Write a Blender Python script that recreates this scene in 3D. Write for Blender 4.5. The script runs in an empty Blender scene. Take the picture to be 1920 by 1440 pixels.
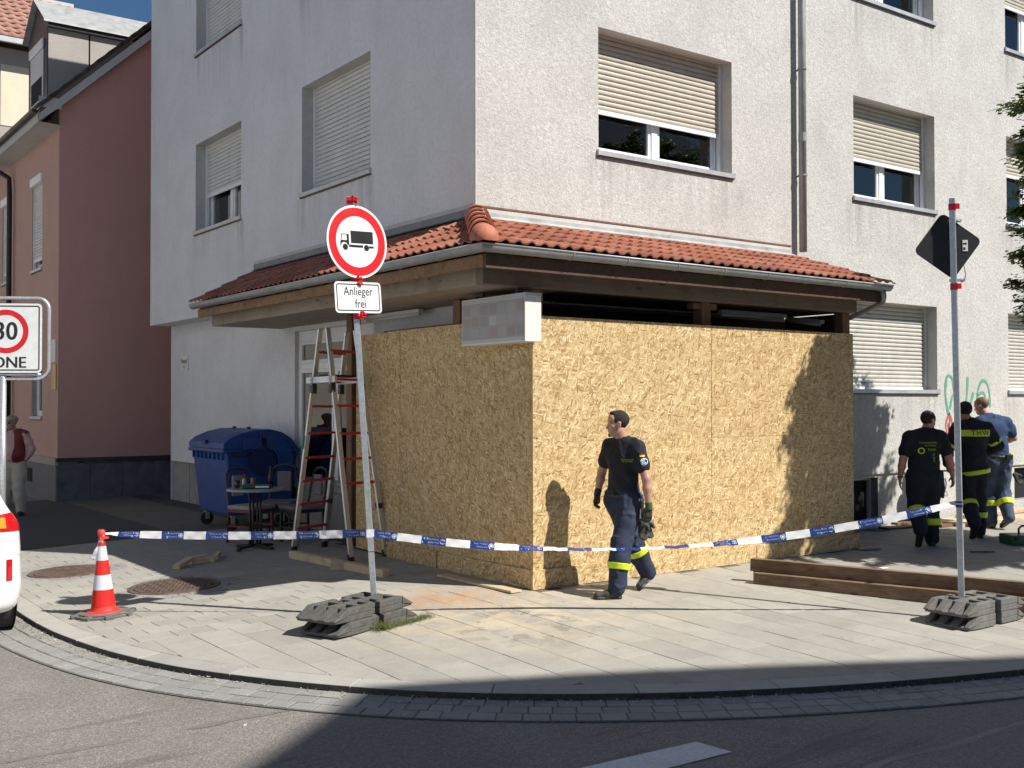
import bpy, bmesh, math, random
import numpy as np
from mathutils import Vector, Matrix, Euler
from mathutils.bvhtree import BVHTree

random.seed(7); RNG = np.random.RandomState(7)
SC = bpy.context.scene
COL = SC.collection
PI = math.pi

# ------------------------------------------------------------------ camera, light
CAM = Vector((-6.46252, -8.47408, 1.81423))
yaw, pit, rol = math.radians(53.8), math.radians(1.02), math.radians(-0.08)
Fv = Vector((math.cos(pit)*math.cos(yaw), math.cos(pit)*math.sin(yaw), math.sin(pit)))
R0 = Vector((math.sin(yaw), -math.cos(yaw), 0)); U0 = R0.cross(Fv)
Rv = math.cos(rol)*R0 + math.sin(rol)*U0
Uv = -math.sin(rol)*R0 + math.cos(rol)*U0
cam_d = bpy.data.cameras.new('camera'); cam = bpy.data.objects.new('camera', cam_d); COL.objects.link(cam)
cam_d.sensor_width = 36; cam_d.lens = 2038/1920*36; cam_d.clip_start = 0.05; cam_d.clip_end = 600
cam.matrix_world = Matrix(((Rv.x, Uv.x, -Fv.x, CAM.x), (Rv.y, Uv.y, -Fv.y, CAM.y), (Rv.z, Uv.z, -Fv.z, CAM.z), (0, 0, 0, 1)))
SC.camera = cam
LDIR = Vector((-0.447, 0.773, -1.0)).normalized()
W = bpy.data.worlds.new('World'); SC.world = W; W.use_nodes = True
wn = W.node_tree.nodes; wl = W.node_tree.links
sky = wn.new('ShaderNodeTexSky'); sky.sky_type = 'NISHITA'; sky.sun_disc = False
sky.sun_elevation = math.radians(48.2); sky.sun_rotation = math.radians(150)
sky.air_density = 1.0; sky.dust_density = 0.1; sky.ozone_density = 5.0
bg = wn['Background']; bg.inputs[1].default_value = 0.05
hs = wn.new('ShaderNodeHueSaturation'); hs.inputs['Saturation'].default_value = 1.12; wl.new(sky.outputs[0], hs.inputs['Color']); wl.new(hs.outputs[0], bg.inputs[0])
sun_d = bpy.data.lights.new('sun', 'SUN'); sun_d.energy = 5.0; sun_d.angle = math.radians(0.53); sun_d.color = (1.0, 0.96, 0.89)
sun = bpy.data.objects.new('sun', sun_d); COL.objects.link(sun)
sun.rotation_euler = LDIR.to_track_quat('-Z', 'Y').to_euler(); sun.location = (8, -14, 20)
SC.view_settings.view_transform = 'Standard'; SC.view_settings.look = 'None'
SC.view_settings.exposure = 0.50; SC.view_settings.gamma = 1.0; SC.view_settings.use_curve_mapping = False

# ------------------------------------------------------------------ helpers
def g(x, y):
    d = min(4.6, math.hypot(max(0, -x), max(0, -y)))
    return -0.035*d

class MB:
    def __init__(s): s.v = []; s.f = []; s.m = []; s.mi = 0
    def add(s, vs, fs):
        o = len(s.v); s.v += [tuple(p) for p in vs]; s.f += [tuple(i+o for i in f) for f in fs]; s.m += [s.mi]*len(fs)
    def box(s, a, b, M=None):
        x0, y0, z0 = a; x1, y1, z1 = b
        vs = [(x0,y0,z0),(x1,y0,z0),(x1,y1,z0),(x0,y1,z0),(x0,y0,z1),(x1,y0,z1),(x1,y1,z1),(x0,y1,z1)]
        if M is not None: vs = [M @ Vector(p) for p in vs]
        s.add(vs, [(0,3,2,1),(4,5,6,7),(0,1,5,4),(1,2,6,5),(2,3,7,6),(3,0,4,7)]); return s
    def cbox(s, c, sz, M=None):
        return s.box([c[i]-sz[i]/2 for i in range(3)], [c[i]+sz[i]/2 for i in range(3)], M)
    def bar(s, a, b, w, h, up=(0,0,1)):
        a = Vector(a); b = Vector(b); d = (b-a); L = d.length; d.normalize(); u = Vector(up)
        r = d.cross(u)
        if r.length < 1e-4: r = d.cross(Vector((1,0,0)))
        r.normalize(); u = r.cross(d)
        M = Matrix(((r.x,d.x,u.x,a.x),(r.y,d.y,u.y,a.y),(r.z,d.z,u.z,a.z),(0,0,0,1)))
        return s.box((-w/2,0,-h/2),(w/2,L,h/2),M)
    def tube(s, pts, r, n=10, caps=True, closed=False):
        P = [Vector(p) for p in pts]; rs = r if isinstance(r, (list, tuple)) else [r]*len(P)
        rings = []; prev = None
        for i, p in enumerate(P):
            if closed: t = P[(i+1) % len(P)]-P[i-1]
            else: t = (P[min(i+1,len(P)-1)]-P[max(i-1,0)])
            t.normalize()
            if prev is None:
                a = Vector((0,0,1)) if abs(t.z) < .9 else Vector((1,0,0))
                u = t.cross(a).normalized()
            else:
                u = (prev - t*prev.dot(t)).normalized()
            prev = u; w = t.cross(u)
            rings.append([p + (u*math.cos(2*PI*k/n) + w*math.sin(2*PI*k/n))*rs[i] for k in range(n)])
        vs = [q for rr in rings for q in rr]; fs = []
        m = len(P)
        for i in range(m if closed else m-1):
            j = (i+1) % m
            for k in range(n): fs.append((i*n+k, i*n+(k+1)%n, j*n+(k+1)%n, j*n+k))
        if caps and not closed: fs.append(tuple(range(n))[::-1]); fs.append(tuple((m-1)*n+k for k in range(n)))
        s.add(vs, fs); return s
    def lathe(s, prof, n=24, c=(0,0,0), M=None, sx=1, sy=1):
        vs = []; fs = []
        for (r, z) in prof:
            for k in range(n):
                p = Vector((c[0]+r*sx*math.cos(2*PI*k/n), c[1]+r*sy*math.sin(2*PI*k/n), c[2]+z))
                vs.append(M @ p if M is not None else p)
        for i in range(len(prof)-1):
            for k in range(n): fs.append((i*n+k, i*n+(k+1)%n, (i+1)*n+(k+1)%n, (i+1)*n+k))
        fs.append(tuple(range(n))[::-1]); fs.append(tuple((len(prof)-1)*n+k for k in range(n)))
        s.add(vs, fs); return s
    def prism(s, poly, z0, z1, M=None):
        n = len(poly)
        z0f = z0 if callable(z0) else (lambda x, y: z0); z1f = z1 if callable(z1) else (lambda x, y: z1)
        vs = [Vector((x, y, z0f(x, y))) for x, y in poly] + [Vector((x, y, z1f(x, y))) for x, y in poly]
        if M is not None: vs = [M @ p for p in vs]
        fs = [tuple(range(n))[::-1], tuple(range(n, 2*n))] + [(i, (i+1) % n, n+(i+1) % n, n+i) for i in range(n)]
        s.add(vs, fs); return s
    def quad(s, a, b, c, d): s.add([a,b,c,d], [(0,1,2,3)]); return s
    def mesh(s, name, smooth=False):
        me = bpy.data.meshes.new(name); me.from_pydata([tuple(p) for p in s.v], [], s.f)
        if smooth: me.polygons.foreach_set('use_smooth', [True]*len(me.polygons))
        if any(s.m): me.polygons.foreach_set('material_index', s.m)
        me.update(); return me

def link(name, me, mat, parent=None, loc=None, rot=None, bevel=0, auto=None, seg=2):
    o = bpy.data.objects.new(name, me); COL.objects.link(o)
    if mat is not None and len(me.materials) == 0:
        for m_ in (mat if isinstance(mat, (list, tuple)) else [mat]): me.materials.append(m_)
    if parent is not None: o.parent = parent
    if loc is not None: o.location = loc
    elif parent is not None and parent.get('_w'): o.location = -Vector(parent.location)
    if rot is not None: o.rotation_euler = rot
    if bevel:
        md = o.modifiers.new('bevel', 'BEVEL'); md.width = bevel; md.segments = seg; md.limit_method = 'ANGLE'; md.angle_limit = math.radians(40)
    return o
def part(name, mb, mat, parent=None, smooth=False, **kw):
    return link(name, mb.mesh(name, smooth) if isinstance(mb, MB) else mb, mat, parent, **kw)
def tag(o, label=None, cat=None, group=None, kind=None):
    if label: o['label'] = label
    if cat: o['category'] = cat
    if group: o['group'] = group
    if kind: o['kind'] = kind
    return o
def thing(name, label, cat, loc=(0,0,0), rotz=0, group=None, world=False):
    o = bpy.data.objects.new(name, None); COL.objects.link(o); o.empty_display_size = .2
    o.location = loc; o.rotation_euler = (0,0,rotz)
    if world: o['_w'] = 1
    return tag(o, label, cat, group)
def copy_tree(o, parent=None):
    c = o.copy(); COL.objects.link(c); c.parent = parent
    for ch in list(o.children): copy_tree(ch, c)
    return c
def smooth_by_angle(me, ang=40):
    me.polygons.foreach_set('use_smooth', [True]*len(me.polygons))
    try: me.set_sharp_from_angle(angle=math.radians(ang))
    except Exception: pass
    return me

# ------------------------------------------------------------------ materials
class NT:
    def __init__(s, name):
        s.m = bpy.data.materials.new(name); s.m.use_nodes = True; s.t = s.m.node_tree
        s.b = s.t.nodes['Principled BSDF']; s.out = s.t.nodes['Material Output']
    def n(s, typ, props=None, **inp):
        nd = s.t.nodes.new('ShaderNode'+typ)
        for k, v in (props or {}).items(): setattr(nd, k, v)
        for k, v in inp.items():
            key = k.replace('_', ' ')
            sock = nd.inputs[int(k[1:])] if (k[0] == 'i' and k[1:].isdigit()) else nd.inputs[key]
            s.set(sock, v)
        return nd
    def set(s, sock, v):
        if isinstance(v, bpy.types.NodeSocket): s.t.links.new(v, sock)
        elif isinstance(v, bpy.types.Node): s.t.links.new(v.outputs[0], sock)
        else:
            if isinstance(v, (tuple, list)) and len(v) == 3 and sock.type == 'RGBA': v = (*v, 1)
            sock.default_value = v
    def pos(s): return s.n('NewGeometry').outputs['Position']
    def obj(s): return s.n('TexCoord').outputs['Object']
    def map(s, vec, scale=(1,1,1), rot=(0,0,0), loc=(0,0,0)):
        return s.n('Mapping', None, Vector=vec, Scale=scale, Rotation=rot, Location=loc).outputs[0]
    def noise(s, vec, scale, detail=3, rough=.55, dist=0):
        return s.n('TexNoise', None, Vector=vec, Scale=scale, Detail=detail, Roughness=rough, Distortion=dist).outputs['Fac']
    def ramp(s, fac, stops, interp='LINEAR'):
        r = s.n('ValToRGB', None, Fac=fac); r.color_ramp.interpolation = interp; e = r.color_ramp.elements
        while len(e) < len(stops): e.new(.5)
        for i, (p, c) in enumerate(stops):
            e[i].position = p; e[i].color = (*c, 1) if isinstance(c, (tuple, list)) else (c, c, c, 1)
        return r.outputs[0]
    def mix(s, fac, a, b, mode='MIX'):
        nd = s.n('Mix', {'data_type': 'RGBA', 'blend_type': mode}); s.set(nd.inputs[0], fac); s.set(nd.inputs[6], a); s.set(nd.inputs[7], b)
        return nd.outputs[2]
    def math(s, op, a, b=0, clamp=False):
        nd = s.n('Math', {'operation': op, 'use_clamp': clamp}); s.set(nd.inputs[0], a); s.set(nd.inputs[1], b); return nd.outputs[0]
    def bump(s, h, strength=.3, dist=.01, normal=None):
        nd = s.n('Bump', None, Height=h, Strength=strength, Distance=dist)
        if normal is not None: s.set(nd.inputs['Normal'], normal)
        return nd.outputs[0]
    def fin(s, color=None, rough=None, metal=None, normal=None, **kw):
        if color is not None: s.set(s.b.inputs['Base Color'], color)
        if rough is not None: s.set(s.b.inputs['Roughness'], rough)
        if metal is not None: s.set(s.b.inputs['Metallic'], metal)
        if normal is not None: s.set(s.b.inputs['Normal'], normal)
        for k, v in kw.items(): s.set(s.b.inputs[k.replace('_', ' ')], v)
        return s.m

def speck(name, c1, c2, scale=8, rough=.6, metal=0, bump=.1, bscale=None, stretch=(1,1,1), dist=.003, dirt=0, dirtc=(.05,.045,.04), objc=True, detail=4, **kw):
    s = NT(name); v = s.map(s.obj() if objc else s.pos(), stretch)
    f = s.noise(v, scale, detail)
    c = s.ramp(f, [(.3, c1), (.7, c2)])
    if dirt:
        d = s.noise(s.map(s.pos(), (1,1,.4)), 3.1, 5, .65)
        c = s.mix(s.ramp(d, [(.5, 0.0), (.75, dirt)]), c, dirtc)
    h = s.noise(v, bscale or scale*4, 3)
    r = s.math('MULTIPLY_ADD', s.noise(s.pos(), 5, 4), .25); s.t.nodes[-1].inputs[2].default_value = rough-.12
    return s.fin(c, r, metal, s.bump(h, bump, dist), **kw)

M = {}
def plaster(name, c1, c2, stain, streak=.5, bumpd=.012, sills=(), ax='X', fleck=.0):
    s = NT(name); p = s.pos()
    a = s.noise(p, 26, 5, .7); b = s.noise(p, 1.1, 5, .6, .4); st = s.noise(s.map(p, (1.8,1.8,.4)), 1.5, 6, .7, .7)
    c = s.ramp(s.noise(p, 21, 5, .75, .8), [(.36, c1), (.62, c2)])
    c = s.mix(s.ramp(b, [(.42, 0.0), (.75, .4)]), c, stain)
    c = s.mix(s.ramp(st, [(.5, 0.0), (.78, streak)]), c, stain)
    if fleck:
        fl = s.noise(s.map(p, (1,1,.8), (0,.5,0)), 55, 4, .8, .6)
        c = s.mix(s.ramp(fl, [(.40, fleck), (.56, 0.0)]), c, stain)
    if sills:
        sx_ = s.n('SeparateXYZ', None, Vector=p); u = sx_.outputs[0 if ax == 'X' else 1]; z = sx_.outputs[2]; tot = None
        run = s.ramp(s.noise(s.map(p, (5,5,.35)), 1.7, 4, .7), [(.42, 0.0), (.62, 1.0)])
        for (u0, u1, zs) in sills:
            d = s.math('SUBTRACT', zs-.05, z); m1 = s.math('MULTIPLY', s.math('GREATER_THAN', d, 0.0), s.math('SUBTRACT', 1.0, s.math('MULTIPLY', d, 1.15), True), True)
            e0 = s.math('SUBTRACT', 1.0, s.math('MULTIPLY', s.math('ABSOLUTE', s.math('SUBTRACT', u, u0)), 3.2), True); e1_ = s.math('SUBTRACT', 1.0, s.math('MULTIPLY', s.math('ABSOLUTE', s.math('SUBTRACT', u, u1)), 3.2), True)
            ins_ = s.math('MULTIPLY', s.math('MULTIPLY', s.math('GREATER_THAN', u, u0-.03), s.math('LESS_THAN', u, u1+.03)), .45)
            m2 = s.math('MULTIPLY', m1, s.math('ADD', ins_, s.math('ADD', e0, e1_)), True); tot = m2 if tot is None else s.math('ADD', tot, m2, True)
        c = s.mix(s.math('MULTIPLY', s.math('MULTIPLY', tot, run), .55), c, tuple(q*.62 for q in stain))
    h1 = s.noise(p, 70, 2); h2 = s.noise(p, 28, 3)
    h = s.math('ADD', h1, h2)
    return s.fin(c, .93, 0, s.bump(h, .5, bumpd))
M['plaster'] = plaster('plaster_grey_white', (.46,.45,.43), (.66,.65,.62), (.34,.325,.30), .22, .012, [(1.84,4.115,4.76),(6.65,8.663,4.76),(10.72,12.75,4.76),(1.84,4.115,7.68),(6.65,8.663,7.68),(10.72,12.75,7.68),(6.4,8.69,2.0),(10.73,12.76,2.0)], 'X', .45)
M['plaster_lightened'] = plaster('plaster_side_lightened', (.70,.70,.70), (.80,.80,.80), (.52,.51,.50), .28, .007, [(3.48,5.45,4.73),(7.63,9.62,4.73),(3.48,5.45,7.78),(7.63,9.62,7.78)], 'Y', .25)  # same plaster as the front, lightened to stand in for bounced light
M['reveal'] = plaster('plaster_reveal', (.5,.49,.46), (.58,.57,.54), (.35,.33,.31), .2, .004)
M['pink_gable'] = plaster('plaster_mauve', (.56,.31,.26), (.60,.335,.28), (.50,.28,.235), .35, .003)
M['pink'] = plaster('plaster_pink', (.50,.31,.255), (.55,.345,.285), (.40,.26,.22), .3, .003)
M['cream'] = plaster('plaster_cream', (.72,.62,.46), (.78,.67,.51), (.6,.52,.42), .3, .003)
M['grey_wall'] = plaster('plaster_warm_grey', (.36,.33,.30), (.40,.37,.34), (.28,.26,.24), .3, .003)
M['opposite'] = plaster('plaster_opposite', (.70,.74,.80), (.76,.80,.86), (.55,.53,.5), .3, .003)
M['plinth'] = speck('plinth_render', (.27,.26,.24), (.35,.34,.32), 9, .9, bump=.5, bscale=90, objc=False, dirt=.5, stretch=(1,1,.5))
M['slate'] = speck('slate_cladding', (.09,.095,.11), (.15,.155,.17), 5, .55, bump=.3, objc=False, dirt=.3)
M['shutter_pale'] = speck('shutter_plastic_pale', (.48,.465,.42), (.55,.535,.485), 6, .5, bump=.02, objc=False, dirt=.25, dirtc=(.3,.28,.24))
M['shutter'] = speck('shutter_plastic', (.44,.40,.33), (.51,.47,.39), 6, .5, bump=.02, objc=False, dirt=.18, dirtc=(.3,.28,.24))
M['shutter_grey'] = speck('shutter_plastic_grey', (.60,.60,.57), (.66,.66,.63), 6, .5, bump=.02, objc=False, dirt=.18, dirtc=(.3,.28,.24))
M['pvc'] = speck('white_window_plastic', (.76,.77,.78), (.80,.81,.82), 4, .35, bump=.02, objc=False, dirt=.08)
M['sill'] = speck('aluminium_sill', (.50,.50,.51), (.58,.58,.59), 12, .45, .5, bump=.1, objc=False, dirt=.3)
M['dark_metal'] = speck('dark_brown_metal', (.05,.035,.03), (.07,.05,.045), 12, .5, .3, bump=.1)
M['zinc'] = speck('weathered_zinc', (.26,.27,.275), (.36,.37,.375), 7, .5, .3, bump=.08, objc=False, dirt=.15, dirtc=(.12,.12,.12))
M['zinc_light'] = speck('zinc_flashing', (.42,.43,.42), (.52,.53,.52), 6, .5, .4, bump=.12, objc=False, dirt=.35)
M['galv'] = speck('galvanised_steel', (.50,.52,.54), (.68,.70,.72), 30, .38, .7, bump=.06, objc=False, dirt=.15)
M['alu'] = speck('aluminium', (.62,.63,.64), (.72,.73,.74), 20, .35, .75, bump=.06, objc=False, dirt=.2)
M['red_metal'] = speck('red_rung_paint', (.42,.02,.02), (.55,.03,.03), 20, .45, bump=.05, objc=False, dirt=.15)
M['red_tape'] = speck('red_adhesive_tape', (.62,.01,.02), (.72,.015,.03), 20, .22, bump=.6, bscale=60, dist=.004)
M['black'] = speck('black_plastic', (.015,.015,.016), (.025,.025,.027), 20, .45, bump=.05)
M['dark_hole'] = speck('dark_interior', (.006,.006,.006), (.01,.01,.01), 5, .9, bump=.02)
M['rubber'] = speck('recycled_rubber', (.10,.098,.09), (.16,.156,.145), 18, .82, bump=.5, bscale=90, objc=False, dirt=.5, dirtc=(.25,.235,.2))
M['rubber_rust'] = speck('recycled_rubber_worn', (.065,.064,.06), (.115,.11,.10), 18, .85, bump=.5, bscale=90, objc=False, dirt=.3, dirtc=(.16,.09,.06))
M['tyre'] = speck('tyre_rubber', (.018,.018,.019), (.035,.035,.036), 30, .75, bump=.2)
M['curtain'] = speck('curtain_fabric', (.42,.44,.42), (.58,.60,.57), 6, .9, bump=.1, stretch=(1,1,.1))
M['steel_black'] = speck('black_steel_pipe', (.02,.02,.022), (.035,.035,.037), 10, .4, .3, bump=.04)
M['lamp_white'] = speck('lamp_housing', (.6,.6,.58), (.68,.68,.66), 8, .4, bump=.03)
M['sign_grey'] = speck('sign_box_sheet', (.50,.51,.52), (.56,.57,.58), 8, .4, bump=.03, dirt=.15)
M['sign_end'] = speck('sign_box_end_sheet', (.72,.71,.66), (.76,.75,.70), 8, .4, bump=.03, dirt=.1)
M['paper'] = speck('paper', (.74,.72,.66), (.8,.78,.72), 8, .8, bump=.05)
M['brass'] = speck('brass_plate', (.45,.33,.12), (.52,.4,.17), 8, .4, .7, bump=.05)

def wood(name, c1, c2, c3, stretch=(1,12,12), scale=3, rough=.75, knots=True, bump=.25):
    s = NT(name); v = s.map(s.obj(), stretch); w = s.noise(v, scale, 6, .6, 1.2)
    c = s.ramp(w, [(.3, c1), (.5, c2), (.72, c3)])
    k = s.n('TexVoronoi', None, Vector=s.map(s.obj(), tuple(1 if q == min(stretch) else 3.2 for q in stretch)), Scale=2.3).outputs['Distance']
    c = s.mix(s.ramp(k, [(.06, 1.0), (.13, 0.0)]), c, tuple(q*.35 for q in c1))
    blot = s.noise(s.obj(), 4, 5, .7)
    c = s.mix(s.ramp(blot, [(.5, 0.0), (.72, .55)]), c, tuple(q*.45 for q in c1))
    return s.fin(c, rough, 0, s.bump(w, bump, .004))
M['old_wood'] = wood('dark_old_timber', (.05,.026,.014), (.085,.045,.025), (.12,.07,.04), (12,1,12))
M['beam_wood'] = wood('painted_brown_beam', (.17,.13,.095), (.20,.155,.115), (.235,.185,.14), (1,9,9), 2, .7, bump=.1)
M['beam_wood_y'] = wood('painted_beige_beam', (.27,.225,.165), (.31,.26,.195), (.35,.30,.23), (9,1,9), 2, .7, bump=.1)
M['rafter'] = wood('raw_rafter_timber', (.16,.085,.04), (.24,.135,.065), (.32,.19,.10), (1,9,9), 2)
M['post_wood'] = wood('stained_post_timber', (.14,.07,.035), (.20,.105,.055), (.26,.15,.08), (9,9,1), 2)
M['pine'] = wood('pale_pine', (.50,.37,.22), (.60,.46,.29), (.68,.54,.36), (1,10,10), 3)
M['pine_y'] = wood('pale_pine_along', (.46,.35,.22), (.56,.44,.29), (.64,.52,.36), (10,1,10), 3)
M['beam_old'] = wood('used_formwork_timber', (.12,.072,.04), (.19,.12,.07), (.27,.18,.11), (10,1,10), 3, .8)
M['soffit'] = wood('soffit_boards', (.27,.22,.165), (.31,.255,.19), (.35,.29,.22), (8,1,8), 2, .7, bump=.05)

def osb():
    s = NT('osb_flakes'); rnd = s.n('ObjectInfo').outputs['Random']
    off = s.n('CombineXYZ', None, X=s.math('MULTIPLY', rnd, 37), Y=0.0, Z=s.math('MULTIPLY', rnd, 53)).outputs[0]
    va = s.n('VectorMath', {'operation': 'ADD'}); s.set(va.inputs[0], s.obj()); s.set(va.inputs[1], off)
    warp = s.n('TexNoise', None, Vector=va.outputs[0], Scale=7.0, Detail=2.0)
    vb = s.n('VectorMath', {'operation': 'MULTIPLY_ADD'}); s.set(vb.inputs[0], warp.outputs['Color']); vb.inputs[1].default_value = (.05,.05,.05); s.set(vb.inputs[2], va.outputs[0])
    v = vb.outputs[0]
    pal = [(0.0,(.27,.145,.05)), (.13,(.41,.255,.10)), (.34,(.53,.36,.16)), (.6,(.63,.455,.225)), (.82,(.70,.525,.275)), (1.0,(.81,.66,.40))]
    c = None; hh = None
    for i, (ang, sx, sz, th) in enumerate([(8,11,50,-1), (34,13,66,.30), (-22,13,60,.40), (58,14,72,.52), (18,12,66,.5), (-60,15,72,.62), (40,10,52,.62), (-5,11,60,.66), (75,14,66,.72)]):
        r1 = s.map(v, (1,1,1), (0, math.radians(ang), 0), (i*3.7, 0, i*1.9))
        vo = s.n('TexVoronoi', {'feature': 'F1'}, Vector=s.map(r1, (sx, 1, sz)), Scale=1.0, Randomness=1.0)
        sep = s.n('SeparateColor', None, Color=vo.outputs['Color'])
        col = s.ramp(sep.outputs[0], pal)
        mk = s.math('MULTIPLY', s.math('GREATER_THAN', sep.outputs[1], th), s.math('LESS_THAN', vo.outputs['Distance'], .56 if i else 9))
        if c is None: c = col; hh = sep.outputs[2]
        else:
            ed = s.ramp(vo.outputs['Distance'], [(.40, 1.0), (.56, .80)])
            c = s.mix(mk, c, s.mix(1.0, col, ed, 'MULTIPLY'))
            mh = s.n('Mix', {'data_type': 'FLOAT'}); s.set(mh.inputs[0], mk); s.set(mh.inputs[2], hh); s.set(mh.inputs[3], sep.outputs[2]); hh = mh.outputs[0]
    big = s.noise(va.outputs[0], 1.3, 4)
    c = s.mix(s.ramp(big, [(.4, 0.0), (.8, .25)]), c, (.40,.24,.10))
    c = s.mix(1.0, c, s.ramp(rnd, [(0.0, (.90,.88,.85)), (.5, (1,1,1)), (1.0, (.96,.98,1.0))]), 'MULTIPLY')
    return s.fin(c, .6, 0, s.bump(hh, .35, .0025))
M['osb'] = osb()

def asphalt():
    s = NT('asphalt'); p = s.pos()
    v = s.n('TexVoronoi', None, Vector=p, Scale=95.0); r = s.n('SeparateColor', None, Color=v.outputs['Color']).outputs[0]
    c = s.ramp(r, [(0.0,(.11,.10,.088)), (.5,(.20,.184,.162)), (.85,(.26,.24,.217)), (.97,(.38,.355,.32))])
    v2 = s.n('TexVoronoi', None, Vector=p, Scale=260.0); r2 = s.n('SeparateColor', None, Color=v2.outputs['Color']).outputs[1]
    c = s.mix(.45, c, s.ramp(r2, [(0.0,(.08,.073,.065)), (1.0,(.31,.29,.26))]))
    b = s.noise(p, .9, 5, .6, .5)
    c = s.mix(s.ramp(b, [(.4, 0.0), (.75, .35)]), c, (.075,.07,.065))
    # long bitumen joint streaks crossing the lane
    tr = s.noise(s.map(p, (.25,2.4,1), (0,0,math.radians(-38))), 1.5, 3, .5, .3)
    c = s.mix(s.ramp(tr, [(.60, 0.0), (.66, .4), (.70, 0.0)]), c, (.06,.055,.05))
    h = s.math('ADD', v.outputs['Distance'], s.noise(p, 180, 2))
    return s.fin(c, s.ramp(r2, [(0.0, .7), (1.0, .95)]), 0, s.bump(h, .6, .004))
M['asphalt'] = asphalt()
M['lane_asphalt'] = speck('lane_asphalt', (.045,.044,.043), (.075,.073,.07), 60, .9, bump=.6, bscale=160, objc=False, dirt=.3, dirtc=(.03,.03,.03))

def slabmat(name, c1, c2, dust=True):
    s = NT(name); p = s.pos(); rnd = s.n('ObjectInfo').outputs['Random']
    c = s.ramp(s.noise(p, 70, 4, .75), [(.3, c1), (.7, c2)])
    c = s.mix(s.ramp(s.noise(p, 3.2, 6, .7, .3), [(.40, 0.0), (.8, .5)]), c, tuple(q*.66 for q in c1))
    c = s.mix(1.0, c, s.ramp(rnd, [(0.0, .9), (1.0, 1.07)]), 'MULTIPLY')
    # irregular dark splashes, rust brown wash and pale sawdust lying around the hoarding corner
    if dust:
        d1 = s.n('VectorMath', {'operation': 'DISTANCE'}); s.set(d1.inputs[0], p); d1.inputs[1].default_value = (-.75,-.55,-.05)
        m1 = s.math('MULTIPLY', s.ramp(d1.outputs['Value'], [(.0, 1.0), (.2, .75)]), 1)
        m1 = s.ramp(s.math('MULTIPLY', d1.outputs['Value'], .4), [(.12, 1.0), (.8, 0.0)])
        c = s.mix(s.math('MULTIPLY', m1, s.ramp(s.noise(p, 2.6, 6, .7), [(.38, 0.0), (.62, .6)])), c, (.62,.49,.30))
        d2 = s.n('VectorMath', {'operation': 'DISTANCE'}); s.set(d2.inputs[0], p); d2.inputs[1].default_value = (-.85,.2,-.03)
        c = s.mix(s.math('MULTIPLY', s.ramp(d2.outputs['Value'], [(.2, .75), (.75, 0.0)]), s.ramp(s.noise(p, 5, 5, .7), [(.4, .1), (.6, 1.0)])), c, (.42,.22,.10))
        d3 = s.n('VectorMath', {'operation': 'DISTANCE'}); s.set(d3.inputs[0], p); d3.inputs[1].default_value = (-.95,-1.05,-.05)
        c = s.mix(s.math('MULTIPLY', s.ramp(d3.outputs['Value'], [(.35, 1.0), (.95, 0.0)]), s.ramp(s.noise(p, 4.2, 5, .65, .6), [(.56, 0.0), (.585, .62)])), c, (.20,.165,.13))
    gum = s.n('TexVoronoi', None, Vector=p, Scale=3.3).outputs['Distance']
    c = s.mix(s.ramp(gum, [(.05, .55), (.075, 0.0)]), c, (.16,.15,.14))
    h = s.math('ADD', s.noise(p, 120, 3), s.noise(p, 25, 3))
    return s.fin(c, .88, 0, s.bump(h, .35, .003))
M['slab'] = slabmat('paving_slab_concrete', (.30,.285,.25), (.38,.362,.32))
M['kerb'] = slabmat('kerb_concrete', (.32,.305,.275), (.40,.385,.35), False)
M['sett'] = slabmat('gutter_sett_concrete', (.22,.215,.20), (.30,.295,.28), False)
M['kerb_shade_dirt'] = speck('kerb_foot_shade_dirt', (.035,.033,.03), (.07,.065,.058), 30, .95, bump=.5, bscale=80, objc=False)  # near-black riser colour paints in the shade line and dirt at the kerb foot
M['joint'] = speck('joint_sand', (.10,.088,.07), (.16,.145,.12), 40, .95, bump=.5, bscale=90, objc=False, dirt=.5, dirtc=(.05,.055,.03))

def terracotta(name, pal):
    s = NT(name); rnd = s.n('ObjectInfo').outputs['Random']; p = s.pos()
    c = s.ramp(rnd, pal)
    c = s.mix(s.ramp(s.noise(p, 9, 5, .7), [(.45, 0.0), (.75, .6)]), c, (.13,.055,.035))
    c = s.mix(s.ramp(s.noise(p, 40, 3, .7), [(.55, 0.0), (.8, .35)]), c, (.45,.25,.16))
    c = s.mix(s.ramp(s.noise(p, 17, 6, .8), [(.60, 0.0), (.66, .75)]), c, (.075,.065,.045))
    return s.fin(c, .7, 0, s.bump(s.noise(p, 90, 3), .25, .002))
M['tile'] = terracotta('terracotta', [(0.0,(.21,.068,.042)), (.25,(.31,.10,.058)), (.6,(.36,.122,.07)), (.85,(.41,.16,.097)), (1.0,(.28,.12,.085))])
M['tile_ridge'] = terracotta('terracotta_ridge', [(0.0,(.42,.13,.07)), (1.0,(.50,.17,.095))])
M['tile_old'] = terracotta('terracotta_old', [(0.0,(.30,.15,.115)), (1.0,(.40,.21,.16))])
M['tile_dark'] = terracotta('tile_dark', [(0.0,(.05,.03,.028)), (1.0,(.075,.045,.04))])

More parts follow.
